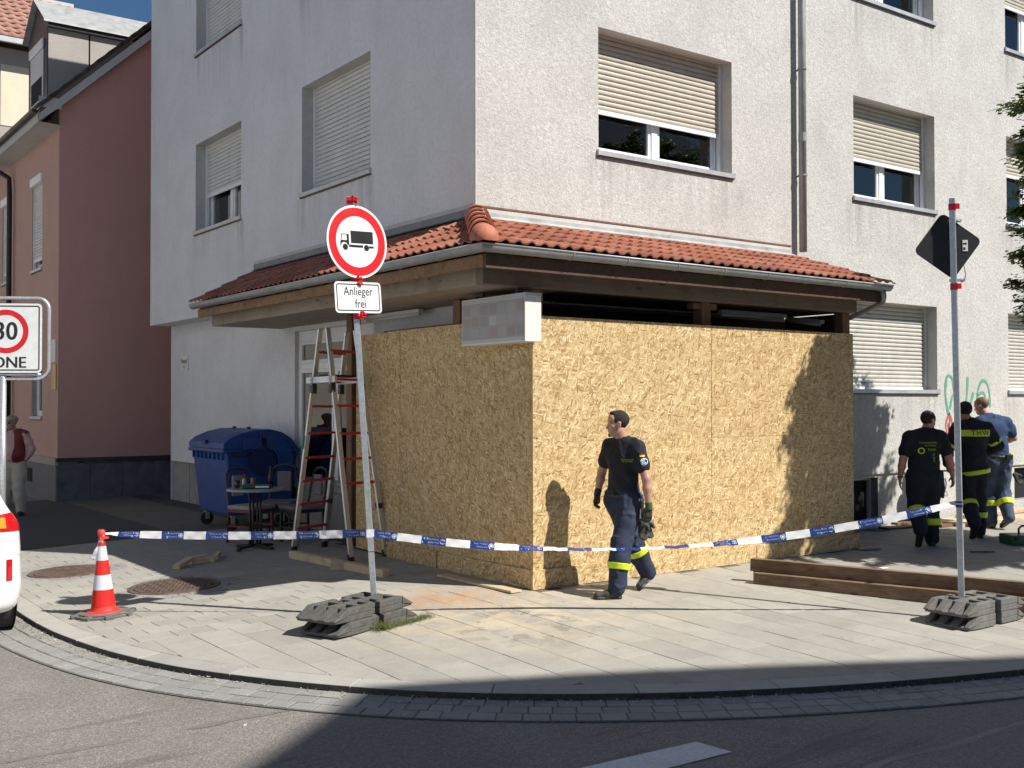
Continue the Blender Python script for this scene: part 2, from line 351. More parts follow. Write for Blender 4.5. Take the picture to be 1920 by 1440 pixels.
def glass(name, tint=(.03,.035,.04), op=.5):
    s = NT(name); gl = s.n('BsdfGlossy', None, Roughness=.01); gl.inputs[0].default_value = (1,1,1,1)
    tr = s.n('BsdfTransparent'); tr.inputs[0].default_value = (*[1-op*(1-t) for t in tint], 1)
    fr = s.n('Fresnel', None, IOR=1.52); f = s.math('MULTIPLY_ADD', fr.outputs[0], 1.1, True); s.t.nodes[-1].inputs[2].default_value = .03
    wv = s.bump(s.noise(s.pos(), 1.6, 2), .012, .05); s.set(gl.inputs['Normal'], wv)
    mx = s.n('MixShader'); s.set(mx.inputs[0], f); s.t.links.new(tr.outputs[0], mx.inputs[1]); s.t.links.new(gl.outputs[0], mx.inputs[2])
    s.t.links.new(mx.outputs[0], s.out.inputs[0]); s.t.nodes.remove(s.b); return s.m
M['glass'] = glass('window_glass')

def plain(name, c, rough=.5, metal=0, var=.06, bump=.03, **kw):
    c1 = tuple(max(0, q*(1-var)) for q in c); c2 = tuple(min(1, q*(1+var)) for q in c)
    return speck(name, c1, c2, 14, rough, metal, bump=bump, objc=True, **kw)
M['sign_white'] = plain('sign_white_film', (.74,.75,.74), .35)
M['sign_red'] = plain('sign_red_film', (.62,.012,.018), .35, dirt=.15, dirtc=(.5,.08,.08))
M['sign_black'] = plain('sign_black_film', (.014,.014,.015), .4)
M['sign_back'] = plain('sign_back_dark', (.014,.015,.017), .5, dirt=.1, dirtc=(.04,.04,.045))
M['cone_red'] = plain('cone_red_film', (.66,.02,.015), .4, dirt=.2, dirtc=(.35,.05,.04))
M['cone_white'] = plain('cone_white_film', (.62,.65,.70), .35, dirt=.15, dirtc=(.3,.3,.3))
M['cone_body'] = plain('cone_plastic', (.66,.04,.03), .5, dirt=.45, dirtc=(.25,.06,.05))
M['tape_white'] = plain('tape_white', (.78,.78,.78), .3, bump=.5)
M['tape_blue'] = plain('tape_blue', (.016,.045,.21), .35)
M['tape_print'] = plain('tape_print_white', (.65,.68,.75), .4)
M['bin_blue'] = plain('bin_blue_plastic', (.012,.058,.24), .48, dirt=.25, dirtc=(.03,.05,.11))
M['bin_dark'] = plain('bin_dark_blue', (.006,.02,.09), .5)
M['car_white'] = plain('car_white_paint', (.80,.80,.78), .22, var=.01, bump=0, Coat_Weight=.8, Coat_Roughness=.05)
M['car_red'] = plain('lamp_red_plastic', (.50,.006,.01), .12, Coat_Weight=.7)
M['car_orange'] = plain('lamp_orange_plastic', (.85,.30,.02), .12, Coat_Weight=.7)
M['rim'] = plain('rim_alloy', (.45,.45,.46), .35, .8)
M['green_box'] = plain('green_plastic', (.01,.085,.035), .4)
M['chair_wood'] = plain('mahogany_chair_wood', (.10,.022,.016), .35)
M['cushion'] = plain('pale_upholstery', (.33,.31,.27), .9)
M['cushion_dark'] = plain('purple_grey_upholstery', (.17,.15,.18), .9)
M['table_top'] = plain('grey_table_top', (.30,.31,.30), .4)
M['iron'] = plain('dark_table_iron', (.035,.035,.035), .45, .4)
M['cast_iron'] = speck('rusty_cast_iron', (.10,.065,.05), (.19,.135,.11), 14, .7, .35, bump=.4, bscale=60, objc=False, dirt=.5)
M['hi_vis'] = plain('hi_vis_yellow', (.62,.78,.03), .4, var=.04)
M['navy_cloth'] = speck('navy_work_cloth', (.014,.022,.048), (.026,.038,.075), 9, .85, bump=.5, bscale=30, dist=.006)
M['navy_dark'] = speck('dark_navy_cloth', (.008,.010,.018), (.014,.017,.028), 9, .88, bump=.4, bscale=26, dist=.006)
M['black_shirt'] = speck('black_navy_shirt', (.008,.009,.014), (.014,.015,.022), 9, .88, bump=.4, bscale=22, dist=.006)
M['blue_shirt'] = speck('blue_shirt_cloth', (.011,.033,.095), (.019,.048,.13), 9, .85, bump=.4, bscale=22, dist=.006)
M['blue_trouser'] = speck('faded_blue_trousers', (.035,.055,.10), (.06,.085,.14), 9, .85, bump=.5, bscale=26, dist=.006)
M['boot'] = speck('dusty_work_boot', (.022,.021,.02), (.06,.056,.05), 14, .75, bump=.4, bscale=60)
M['boot_brown'] = speck('light_work_boot', (.16,.13,.10), (.25,.2,.16), 14, .75, bump=.4, bscale=60)
M['glove'] = speck('black_work_glove', (.02,.021,.018), (.05,.055,.04), 25, .75, bump=.4, bscale=80)
M['glove_cuff'] = plain('green_glove_cuff', (.045,.10,.03), .85)
M['glove_red'] = plain('red_glove_palm', (.30,.03,.03), .7)
M['hair'] = speck('dark_brown_hair', (.012,.008,.006), (.035,.022,.015), 20, .85, bump=.8, bscale=70, stretch=(1,1,3))
M['hair_red'] = speck('reddish_short_hair', (.13,.075,.045), (.22,.14,.09), 20, .6, bump=.6, bscale=80)
M['cap'] = speck('beige_flat_cap', (.30,.24,.18), (.38,.31,.24), 12, .9, bump=.3)
M['vest_red'] = speck('quilted_dark_red_vest', (.16,.012,.014), (.22,.02,.02), 5, .6, bump=.8, bscale=14, dist=.01)
M['pink_shirt'] = speck('pale_pink_shirt', (.46,.31,.28), (.55,.38,.34), 8, .85, bump=.4, bscale=24)
M['beige_cloth'] = speck('light_beige_trousers', (.40,.37,.31), (.49,.45,.38), 8, .85, bump=.5, bscale=22, dist=.008)
M['eye'] = plain('eye_white', (.6,.58,.55), .2)
def skin(name, c):
    s = NT(name); p = s.obj(); f = s.noise(p, 14, 4)
    col = s.ramp(f, [(.3, tuple(q*.86 for q in c)), (.7, c)])
    return s.fin(col, .5, 0, s.bump(s.noise(p, 90, 3), .12, .002), Subsurface_Weight=.08, Subsurface_Radius=(.02,.008,.004))
M['skin'] = skin('skin_tanned', (.50,.27,.19)); M['skin2'] = skin('skin_reddish', (.52,.25,.18)); M['skin3'] = skin('skin_older', (.42,.24,.18))
def leaf(name, c1, c2):
    s = NT(name); rnd = s.noise(s.pos(), 3.5, 3); c = s.ramp(rnd, [(.3, c1), (.7, c2)])
    s.fin(c, .5); tl = s.n('BsdfTranslucent', None, Color=s.mix(.5, c, (.16,.22,.03))); mx = s.n('MixShader'); mx.inputs[0].default_value = .35
    s.t.links.new(s.b.outputs[0], mx.inputs[1]); s.t.links.new(tl.outputs[0], mx.inputs[2]); s.t.links.new(mx.outputs[0], s.out.inputs[0]); return s.m
M['leaf'] = leaf('hornbeam_leaf', (.055,.105,.022), (.105,.165,.038))
M['bark'] = speck('bark', (.10,.08,.06), (.18,.15,.12), 10, .9, bump=.8, stretch=(1,1,.2))
M['grass'] = leaf('grass_blade', (.09,.11,.03), (.20,.21,.07))
M['graf_green'] = plain('green_spray_paint', (.10,.33,.22), .8)
M['graf_red'] = plain('red_spray_paint', (.42,.09,.07), .8)
M['mark_white'] = speck('road_marking_paint', (.50,.51,.51), (.66,.67,.67), 30, .7, bump=.3, objc=False, dirt=.5, dirtc=(.3,.3,.3))

def text_mesh(txt, size, depth=.0006, sx=1.0, align='CENTER', spacing=1.0):
    cu = bpy.data.curves.new('lettering', 'FONT'); cu.body = txt; cu.size = size; cu.extrude = depth; cu.align_x = align; cu.align_y = 'CENTER'
    cu.space_character = spacing; cu.resolution_u = 3
    o = bpy.data.objects.new('lettering', cu); COL.objects.link(o)
    dg = bpy.context.evaluated_depsgraph_get(); dg.update()
    me = bpy.data.meshes.new_from_object(o.evaluated_get(dg)); bpy.data.objects.remove(o); bpy.data.curves.remove(cu)
    me.materials.clear()
    if sx != 1: me.transform(Matrix.Scale(sx, 4, (1,0,0)))
    return me
def face_M(origin, right, up):
    r = Vector(right).normalized(); u = Vector(up).normalized(); n = r.cross(u)
    return Matrix(((r.x,u.x,n.x,origin[0]),(r.y,u.y,n.y,origin[1]),(r.z,u.z,n.z,origin[2]),(0,0,0,1)))
# ================================================================== GROUND
KO = [(-4.14,14),(-4.14,9),(-4.14,5),(-4.14,3.2),(-4.14,2.07),(-4.10,1.42),(-4.02,.8),(-3.91,.24),(-3.75,-.32),(-3.53,-.84),(-3.31,-1.23),(-3.08,-1.6),(-2.84,-1.92),(-2.55,-2.25),(-2.16,-2.6),(-1.75,-2.91),(-1.24,-3.23),(-.8,-3.46),(-.28,-3.69),(.32,-3.91),(.77,-4.05),(1.33,-4.21),(2.5,-4.5),(4.5,-4.85),(8,-5.1),(14,-5.2),(24,-5.25)]
def catmull(P, step=.05):
    out = []
    P = [P[0]] + P + [P[-1]]
    for i in range(1, len(P)-2):
        p0, p1, p2, p3 = [np.array(q, float) for q in P[i-1:i+3]]
        n = max(2, int(np.linalg.norm(p2-p1)/step))
        for k in range(n):
            t = k/n
            out.append(.5*((2*p1)+(-p0+p2)*t+(2*p0-5*p1+4*p2-p3)*t*t+(-p0+3*p1-3*p2+p3)*t**3))
    out.append(np.array(P[-2], float)); return np.array(out)
KC = catmull(KO)
for _ in range(30): KC[1:-1] = (KC[:-2]+2*KC[1:-1]+KC[2:])/4
seg = np.r_[0, np.cumsum(np.linalg.norm(np.diff(KC, axis=0), axis=1))]
def kpt(s_, off=0.0):          # off > 0 : towards the building
    x = np.interp(s_, seg, KC[:,0]); y = np.interp(s_, seg, KC[:,1])
    e = .06; dx = np.interp(s_+e, seg, KC[:,0])-np.interp(s_-e, seg, KC[:,0]); dy = np.interp(s_+e, seg, KC[:,1])-np.interp(s_-e, seg, KC[:,1])
    L = math.hypot(dx, dy); return (x - dy/L*off, y + dx/L*off)
S0 = float(np.interp(4.8, -KC[:,1][:400], seg[:400])) if False else 0
KW = .2; ROADOFF = -.05
inner = [kpt(s_, KW+.004) for s_ in np.arange(.1, seg[-1]-.1, .25)]
CL = [( -3.936, 40)] + inner + [(60, inner[-1][1]), (60, 40)]
def clip(poly, region):
    out = list(poly)
    n = len(region)
    for i in range(n):
        a = region[i]; b = region[(i+1) % n]
        ex, ey = b[0]-a[0], b[1]-a[1]
        inp = out; out = []
        if not inp: break
        def side(p): return ex*(p[1]-a[1]) - ey*(p[0]-a[0])
        for j in range(len(inp)):
            p = inp[j]; q = inp[(j+1) % len(inp)]; sp, sq = side(p), side(q)
            if sp >= 0: out.append(p)
            if (sp >= 0) != (sq >= 0):
                t = sp/(sp-sq); out.append((p[0]+(q[0]-p[0])*t, p[1]+(q[1]-p[1])*t))
    return out
def area(p): return abs(sum(p[i][0]*p[(i+1) % len(p)][1]-p[(i+1) % len(p)][0]*p[i][1] for i in range(len(p))))/2
def inset(poly, d):
    cx = sum(p[0] for p in poly)/len(poly); cy = sum(p[1] for p in poly)/len(poly); out = []
    for x, y in poly:
        L = math.hypot(x-cx, y-cy) or 1; out.append((x-(x-cx)/L*d*1.3, y-(y-cy)/L*d*1.3))
    return out
def frustum(mb, poly, ztop, zbot, ch=.004, dz=.004, tx=0, ty=0):
    n = len(poly); ip = inset(poly, ch); cx = sum(p[0] for p in poly)/n; cy = sum(p[1] for p in poly)/n
    zt = lambda x, y: ztop(x, y)+tx*(x-cx)+ty*(y-cy)
    vs = [(x, y, zbot(x, y)) for x, y in poly]+[(x, y, zt(x, y)-dz) for x, y in poly]+[(x, y, zt(x, y)) for x, y in ip]
    fs = [tuple(range(2*n, 3*n))]
    for r in (0, 1):
        for i in range(n): fs.append((r*n+i, r*n+(i+1) % n, (r+1)*n+(i+1) % n, (r+1)*n+i))
    mb.add(vs, fs)

# road surface, one sheet to the horizon, following the fall of the pavement near the corner
xs = sorted(set([-300,-80,-30,-16] + list(np.arange(-10, 10.1, .5)) + [14,24,50,120,300])); ys = sorted(set([-300,-80,-30,-16] + list(np.arange(-9, 9.1, .5)) + [14,24,50,120,300]))
mb = MB(); nx, ny = len(xs), len(ys)
mb.add([(x, y, g(x, y)+ROADOFF-.004) for x in xs for y in ys], [(i*ny+j, (i+1)*ny+j, (i+1)*ny+j+1, i*ny+j+1) for i in range(nx-1) for j in range(ny-1)])
tag(part('road', mb, M['asphalt']), kind='structure')
# pavement bed (joint sand) under the slabs
mb = MB()
gx = list(np.arange(-4.25, 14.1, .35)); gy = list(np.arange(-5.3, 14.1, .35))
for i in range(len(gx)-1):
    for j in range(len(gy)-1):
        p = clip([(gx[i],gy[j]),(gx[i+1],gy[j]),(gx[i+1],gy[j+1]),(gx[i],gy[j+1])], CL)
        if len(p) > 2: mb.add([(x, y, g(x, y)-.007) for x, y in p], [tuple(range(len(p)))])
pave = tag(part('pavement', mb, M['joint']), kind='structure')
mb = MB(); mb.add([(-3.93,13.9,g(-4,10)-.003),(60,13.9,-.003),(60,60,-.003),(-3.93,60,g(-4,10)-.003)], [(0,1,2,3)])
tag(part('far_pavement', mb, M['lane_asphalt']), kind='structure')
# slabs
MH = [(-3.17,4.67,.43),(-2.58,2.82,.46)]
slabs = []
def add_slab(x0, y0, x1, y1):
    cx, cy = (x0+x1)/2, (y0+y1)/2
    if 0.02 < cx < 5.06 and cy > .02: return
    if cx > .3 and cy > 1.05: return
    for mx, my, r in MH:
        if math.hypot(cx-mx, cy-my) < r+.10: return
    p = clip([(x0,y0),(x1,y0),(x1,y1),(x0,y1)], CL)
    if len(p) < 3 or area(p) < .004: return
    slabs.append(((cx-CAM.x)**2+(cy-CAM.y)**2, p, area(p)))
gp = .0024
k = 0
x = -4.2
while x < 13.5:
    off = (k % 2)*.32 + (k*37 % 5)*.01
    y = -5.6+off
    while y < (.5 if x < -.05 else 1.1):
        y1 = y+.64
        if x < -.05: y1 = min(y1, .5)
        add_slab(x+gp, y+.0012, x+.32-gp, y1-.0012); y += .64
    x += .32; k += 1
k = 0; y = .5
while y < 6.9:
    x = -4.3+(k % 2)*.16
    while x < .45:
        x1 = min(x+.32, -.0 if y < 3.7 else .48)
        if x1-x > .05: add_slab(x+.0028, y+.0012, x1-.0028, min(y+.24, 6.9)-.0012)
        x += .32
    y += .24; k += 1
slabs.sort(key=lambda t: t[0])
rest = MB()
for i, (d, p, a_) in enumerate(slabs):
    dz = random.uniform(-.0012, .0012); tx = random.uniform(-.003, .003); ty = random.uniform(-.003, .003)
    if i < 298:
        m1 = MB(); frustum(m1, p, lambda x, y: g(x, y)+dz, lambda x, y: g(x, y)-.05, .003, .002, tx, ty)
        part('paving_slab', m1, M['slab'], pave)
    else: frustum(rest, p, lambda x, y: g(x, y)+dz, lambda x, y: g(x, y)-.05, .003, .002, tx, ty)
tag(part('distant_paving_slabs', rest, M['slab'], pave), kind='stuff')
# ring of small setts round the manholes
for mi, (mx, my, r) in enumerate(MH):
    ring = MB()
    for rr in (r+.02, r+.12):
        n = int(2*PI*(rr+.05)/.11)
        for q in range(n):
            a0 = 2*PI*q/n+.006+rr; a1 = 2*PI*(q+1)/n-.006+rr
            frustum(ring, [(mx+rr*math.cos(a0), my+rr*math.sin(a0)), (mx+(rr+.092)*math.cos(a0), my+(rr+.092)*math.sin(a0)), (mx+(rr+.092)*math.cos(a1), my+(rr+.092)*math.sin(a1)), (mx+rr*math.cos(a1), my+rr*math.sin(a1))], lambda x, y: g(x, y)+random.uniform(-.002, .001), lambda x, y: g(x, y)-.04, .004, .003)
    tag(part('sett_ring', ring, M['sett'], pave), kind='stuff')
    t = thing('manhole_cover', ['rusty round manhole cover nearer the white car and the striped cone', 'rusty round manhole cover half in the shade of the canopy'][mi], 'manhole cover', (mx, my, g(mx, my)), group='manhole covers in the pavement')
    sl = Euler((0, -.035 if mx < 0 else 0, 0)).to_matrix().to_4x4()
    sl = Matrix.Rotation(-math.atan(.035), 4, 'Y')
    m1 = MB(); m1.lathe([(r-.05,-.03),(r-.05,.001),(r-.045,.004),(r+.0,.004),(r+.006,-.0),(r+.006,-.03)], 40, M=sl)
    # lathe closes the middle: the ring carries a shallow tray
    part('frame_ring', m1, M['cast_iron'], t)
    m1 = MB(); m1.lathe([(r-.062,-.02),(r-.062,.004),(r-.07,.006)], 40, M=sl)
    part('lid', m1, M['cast_iron'], t)
    m1 = MB(); rr = .05; 
    for q in range(-7, 8):
        for w in range(-7, 8):
            px, py = q*.052+(w % 2)*.026, w*.047
            if math.hypot(px, py) < r-.09: 
                ang = (0 if (q+w) % 2 else PI/2)+mi*.4
                m1.cbox((0,0,0), (.034,.016,.006), sl @ Matrix.Translation((px,py,.008)) @ Matrix.Rotation(ang, 4, 'Z'))
    tag(part('tread_studs', m1, M['cast_iron'], t), kind='stuff')
# kerb stones
kerb = bpy.data.objects.new('kerb', None); COL.objects.link(kerb); tag(kerb, kind='structure')
s_ = .2
while s_ < seg[-1]-1.2:
    a = s_; b = s_+.99-.007; n = 7
    o_ = [kpt(a+(b-a)*i/n, 0) for i in range(n+1)]; i_ = [kpt(a+(b-a)*i/n, KW) for i in range(n+1)][::-1]
    m1 = MB(); frustum(m1, o_+i_, lambda x, y: g(x, y)+.001, lambda x, y: g(x, y)-.2, .004, .004)
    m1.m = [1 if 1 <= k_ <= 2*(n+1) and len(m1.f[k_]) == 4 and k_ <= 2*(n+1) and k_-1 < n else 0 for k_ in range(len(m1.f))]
    part('kerb_stone', m1, [M['kerb'], M['kerb_shade_dirt']], kerb); s_ += .99
# gutter setts, three rows following the kerb
gut = bpy.data.objects.new('gutter', None); COL.objects.link(gut); tag(gut, kind='structure')
mb = MB(); ss = np.arange(.2, 24, .2)
for i in range(len(ss)-1):
    a, b, c, d = kpt(ss[i], 0), kpt(ss[i+1], 0), kpt(ss[i+1], -.43), kpt(ss[i], -.43)
    mb.add([(p[0], p[1], g(*p)+ROADOFF+.003-.014*0) for p in (d, c, b, a)], [(0,1,2,3)])
part('gutter_bed', mb, M['joint'], gut)
far = MB(); cnt = 0
lo = 11.0; hi = 21.2
for row in range(3):
    s_ = lo-2.4+row*.055; k = 0
    while s_ < 24:
        L = .158+random.uniform(-.012, .012)
        a, b = s_+.005, s_+L-.005; o0, o1 = -(.010+row*.138), -(.010+row*.138+.128)
        jx = random.uniform(-.004, .004)
        p = [kpt(a, o1+jx), kpt((a+b)/2, o1+jx), kpt(b, o1+jx), kpt(b, o0+jx), kpt((a+b)/2, o0+jx), kpt(a, o0+jx)]
        dz = random.uniform(-.0018, .0018)+.008; tx, ty = random.uniform(-.018, .018), random.uniform(-.018, .018)
        tgt = MB() if (lo-2 < s_ < hi+.4 and cnt < 299) else far
        frustum(tgt, p, lambda x, y: g(x, y)+ROADOFF+dz, lambda x, y: g(x, y)+ROADOFF-.04, .004, .003, tx, ty)
        if tgt is not far: part('sett', tgt, M['sett'], gut); cnt += 1
        s_ += L
if far.v: tag(part('distant_setts', far, M['sett'], gut), kind='stuff')
# litter and dry leaves in the channel
mb = MB()
for i in range(520):
    s_ = random.uniform(11.5, 21.5); o_ = -abs(random.gauss(0, .05))-.004 if random.random() < .85 else -random.uniform(0, .4)
    x, y = kpt(s_, o_); z = g(x, y)+ROADOFF+.014; a = random.uniform(0, PI); l = random.uniform(.004, .017); w = l*random.uniform(.3, .6)
    mb.mi = random.choice([0,0,1])
    mb.cbox((0,0,0), (l,w,.003), Matrix.Translation((x,y,z)) @ Euler((random.uniform(-.5,.5), random.uniform(-.5,.5), a)).to_matrix().to_4x4())
M['litter'] = plain('dry_litter', (.30,.22,.13), .9); M['litter2'] = plain('pale_litter', (.62,.55,.45), .9)
tag(part('gutter_litter', mb, [M['litter'], M['litter2']]), 'dry leaf bits and crumbs lying along the kerb foot', 'litter', kind='stuff')
mb = MB()
for i in range(260):
    x = random.uniform(-3.8, 6.5); y = random.uniform(-3.6, 5)
    if (x > -.05 and y > -.05 and x < 5.2): continue
    if y < -1.6-.35*max(0, x) or x < -3.7: continue
    l = random.uniform(.003, .012)
    mb.cbox((0,0,0), (l,l*.6,.003), Matrix.Translation((x,y,g(x,y)+.003)) @ Matrix.Rotation(random.uniform(0,PI), 4, 'Z'))
for i in range(420):
    r_ = abs(random.gauss(0, .8)); a = random.uniform(0, 2*PI); x, y = -.7+r_*math.cos(a), -.4+r_*math.sin(a)*.7
    if x > -.04 and y > -.04: continue
    l = random.uniform(.003, .01); mb.cbox((0,0,0), (l,l*.4,.002), Matrix.Translation((x,y,g(x,y)+.002)) @ Matrix.Rotation(random.uniform(0,PI), 4, 'Z'))
tag(part('wood_shavings', mb, M['litter2']), 'fine wood shavings strewn on the slabs near the boarded corner', 'shavings', kind='stuff')
# side lane asphalt at the left, painted dash on the road
mb = MB(); mb.add([(x, y, g(x, y)+.0045) for x, y in [(-3.9,7.0),(.52,6.9),(.52,14),(-3.9,14)]], [(0,1,2,3)])
tag(part('side_lane', mb, M['lane_asphalt']), kind='structure')
mb = MB()
A_, B_, C_, D_ = (-1.75,-3.88), (-1.70,-4.12), (-3.3,-4.02), (-3.25,-3.74)
N_ = 12
for i in range(N_):
    t0, t1 = i/N_, (i+1)/N_
    f = lambda P, Q, t: (P[0]+(Q[0]-P[0])*t, P[1]+(Q[1]-P[1])*t)
    a, b, c, d = f(A_, D_, t0), f(B_, C_, t0), f(B_, C_, t1), f(A_, D_, t1)
    mb.add([(p[0], p[1], g(*p)+ROADOFF+.003) for p in (a, d, c, b)], [(0,1,2,3)])
tag(part('road_marking', mb, M['mark_white']), kind='structure')

# ================================================================== WALL BUILDER
def wall(mb, rv, P, u0, u1, z0, z1, ops, depth, flip=False):
    us = sorted({u0, u1} | {q for o in ops for q in o[:2]}); zs = sorted({z0, z1} | {q for o in ops for q in o[2:4]})
    us = [u for u in us if u0 <= u <= u1]; zs = [z for z in zs if z0 <= z <= z1]
    def q(m, pts): m.add(pts if not flip else pts[::-1], [(0,1,2,3)])
    for i in range(len(us)-1):
        for j in range(len(zs)-1):
            um, zm = (us[i]+us[i+1])/2, (zs[j]+zs[j+1])/2
            if any(o[0] < um < o[1] and o[2] < zm < o[3] for o in ops): continue
            q(mb, [P(us[i],zs[j],0), P(us[i+1],zs[j],0), P(us[i+1],zs[j+1],0), P(us[i],zs[j+1],0)])
    for o in ops:
        a, b, c, d = o[:4]
        r = MB(); q(r, [P(a,c,0), P(a,d,0), P(a,d,depth), P(a,c,depth)]); q(r, [P(b,d,0), P(b,c,0), P(b,c,depth), P(b,d,depth)])
        q(r, [P(a,d,0), P(b,d,0), P(b,d,depth), P(a,d,depth)]); q(r, [P(b,c,0), P(a,c,0), P(a,c,depth), P(b,c,depth)]); rv.append(r)

def revs(lst, m, par):
    for r in lst: part('reveal', r, m, par)

def slat_mesh(L, pitch=.062):
    mb = MB(); prof = [(0.0, .0015), (-.004, .004), (-.0105, pitch*.3), (-.0115, pitch*.5), (-.0105, pitch*.7), (-.004, pitch-.006), (0, pitch-.0035)]
    n = len(prof); vs = [(0, y, z) for y, z in prof]+[(L, y, z) for y, z in prof]
    mb.add(vs, [(i, n+i, n+i+1, i+1) for i in range(n-1)] + [tuple(range(n)), tuple(range(n, 2*n))[::-1]])
    return smooth_by_angle(mb.mesh('slat'), 50)
SLATS = {}
def place(o, par, x, y, z, rz=0):
    b = par.location if par.parent is None and par.type == 'EMPTY' else Vector((0,0,0))
    o.location = (x-b.x, y-b.y, z-b.z); o.rotation_euler = (0,0,rz); return o
def window(par, x, y, z, rz, w, h, drop=1.0, d=.2, mat='shutter', frame=True, sill=True, mull=True, over=.03, curtain=True, pitch=.062, boxed=False):
    """local frame: x along the wall, y into the wall, z up; drop = fraction covered by the roller shutter"""
    win = None
    if frame:
        fr = MB(); f0 = d+.05; f1 = d+.12
        fr.box((0,f0,0),(.055,f1,h)).box((w-.055,f0,0),(w,f1,h)).box((.055,f0,0),(w-.055,f1,.07)).box((.055,f0,h-.07),(w-.055,f1,h))
        if mull: fr.box((w/2-.05,f0-.002,.07),(w/2+.05,f1,h-.07))
        cells = [(.055, w/2-.05), (w/2+.05, w-.055)] if mull else [(.055, w-.055)]
        for a, b in cells:
            fr.box((a,f0+.012,.07),(a+.05,f1-.01,h-.07)).box((b-.05,f0+.012,.07),(b,f1-.01,h-.07)).box((a+.05,f0+.012,.07),(b-.05,f1-.01,.13)).box((a+.05,f0+.012,h-.13),(b-.05,f1-.01,h-.07))
        win = part('window', fr, M['pvc'], par, bevel=.006); place(win, par, x, y, z, rz)
        for a, b in cells:
            g_ = MB(); g_.box((a+.048,f0+.038,.125),(b-.048,f0+.046,h-.125)); part('pane', g_, M['glass'], win)
        if curtain:
            c = MB(); n = int(w/.035); vs = []; 
            for i in range(n+1):
                yy = d+.24+.022*math.sin(i*1.35)+.012*math.sin(i*.61+1); vs += [(w*i/n, yy, .0), (w*i/n, yy, h)]
            c.add(vs, [(2*i, 2*i+2, 2*i+3, 2*i+1) for i in range(n)]); part('curtain', c, M['curtain'], win, smooth=True)
    if drop > 0:
        zb = h*(1-drop); r = MB()
        r.box((0,d-.028,0),(.045,d+.03,h)).box((w-.045,d-.028,0),(w,d+.03,h))
        r.box((.04,d-.016,zb),(w-.04,d+.006,zb+.055))
        sh = part('roller_shutter', r, M['pvc'], par, bevel=.003); place(sh, par, x, y, z, rz)
        key = (round(w, 3), mat)
        if key not in SLATS: SLATS[key] = slat_mesh(w-.07, pitch); SLATS[key].materials.append(M[mat])
        zz = zb+.055
        while zz < h+.001:
            link('slat', SLATS[key], None, sh, loc=(.035, d+.001+random.uniform(-.0012,.0012), zz)); zz += pitch
    if sill:
        s2 = MB(); s2.box((-.02,-over,-.005),(w+.02,d+.05,.012)); s2.box((-.02,-over-.004,-.045),(w+.02,-over,.010)); s2.box((-.026,-over-.006,-.05),(-.02,.02,.022)); s2.box((w+.02,-over-.006,-.05),(w+.026,.02,.022))
        so = part('sill', s2, M['sill'], win or par)
        if not win: place(so, par, x, y, z, rz)
        s3 = MB(); s3.box((-.02,-over+.004,-.062),(w+.02,.006,-.047)); so2 = part('sill_underside', s3, M['dark_metal'], win or par)
        if not win: place(so2, par, x, y, z, rz)
    return win

# ================================================================== MAIN BUILDING
YR, XL, XG, YE = 1.15, .1, .5, 12.0
HT = 11.4
bld = thing('apartment_building', 'grey white roughcast corner apartment block with roller shutters above the boarded shop', 'building', (3, 3, 0), world=True)
PR = lambda u, z, d: (u, YR+d, z)
PL = lambda u, z, d: (XL+d, u, z)
PG = lambda u, z, d: (XG+d, u, z)
cA, cB, cC = (1.84, 4.115), (6.65, 8.663), (10.72, 12.75)
opsR = [(*c, 4.76, 6.23) for c in (cA, cB, cC)] + [(*c, 7.68, 9.15) for c in (cA, cB, cC)] + [(6.4, 8.69, 2.0, 3.29), (10.73, 12.76, 2.0, 3.29), (14.9, 16.9, 2.0, 3.29), (14.9, 16.9, 4.76, 6.23), (14.9, 16.9, 7.68, 9.15), (.4, 5.9, .3, 2.94)]
a = MB(); rv = []
wall(a, rv, PR, XL, 22, .78, HT, opsR, .45)
part('front_wall', a, M['plaster'], bld); revs(rv, M['reveal'], bld)
cL1, cL2 = (3.48, 5.45), (7.63, 9.62)
opsL = [(*c, 4.73, 6.23) for c in (cL1, cL2)] + [(*c, 7.78, 9.25) for c in (cL1, cL2)]
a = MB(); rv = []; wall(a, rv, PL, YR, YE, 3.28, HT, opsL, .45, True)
part('side_wall', a, M['plaster_lightened'], bld); revs(rv, M['reveal'], bld)
opsG = [(4.12, 6.53, .57, 2.89), (1.5, 3.85, .57, 2.75)]
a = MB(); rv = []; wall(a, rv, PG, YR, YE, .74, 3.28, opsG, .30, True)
part('ground_floor_side_wall', a, M['plaster_lightened'], bld); revs(rv, M['reveal'], bld)
a = MB(); a.add([(XL,YR,3.28),(XL,YE,3.28),(XG,YE,3.28),(XG,YR,3.28)], [(0,3,2,1)]); a.add([(XL,YE,3.28),(XL,YE,HT),(22,YE,HT),(22,YE,-.3),(XG,YE,-.3),(XG,YE,3.28)], [(0,1,2,3,4,5)]); a.add([(22,YR,-.3),(22,YE,-.3),(22,YE,HT),(22,YR,HT)], [(0,1,2,3)])
a.add([(XG,YR,.74),(XG,YR,3.28),(XL,YR,3.28),(XL,YR,.74)], [(0,1,2,3)])
part('rear_walls', a, M['plaster_lightened'], bld)
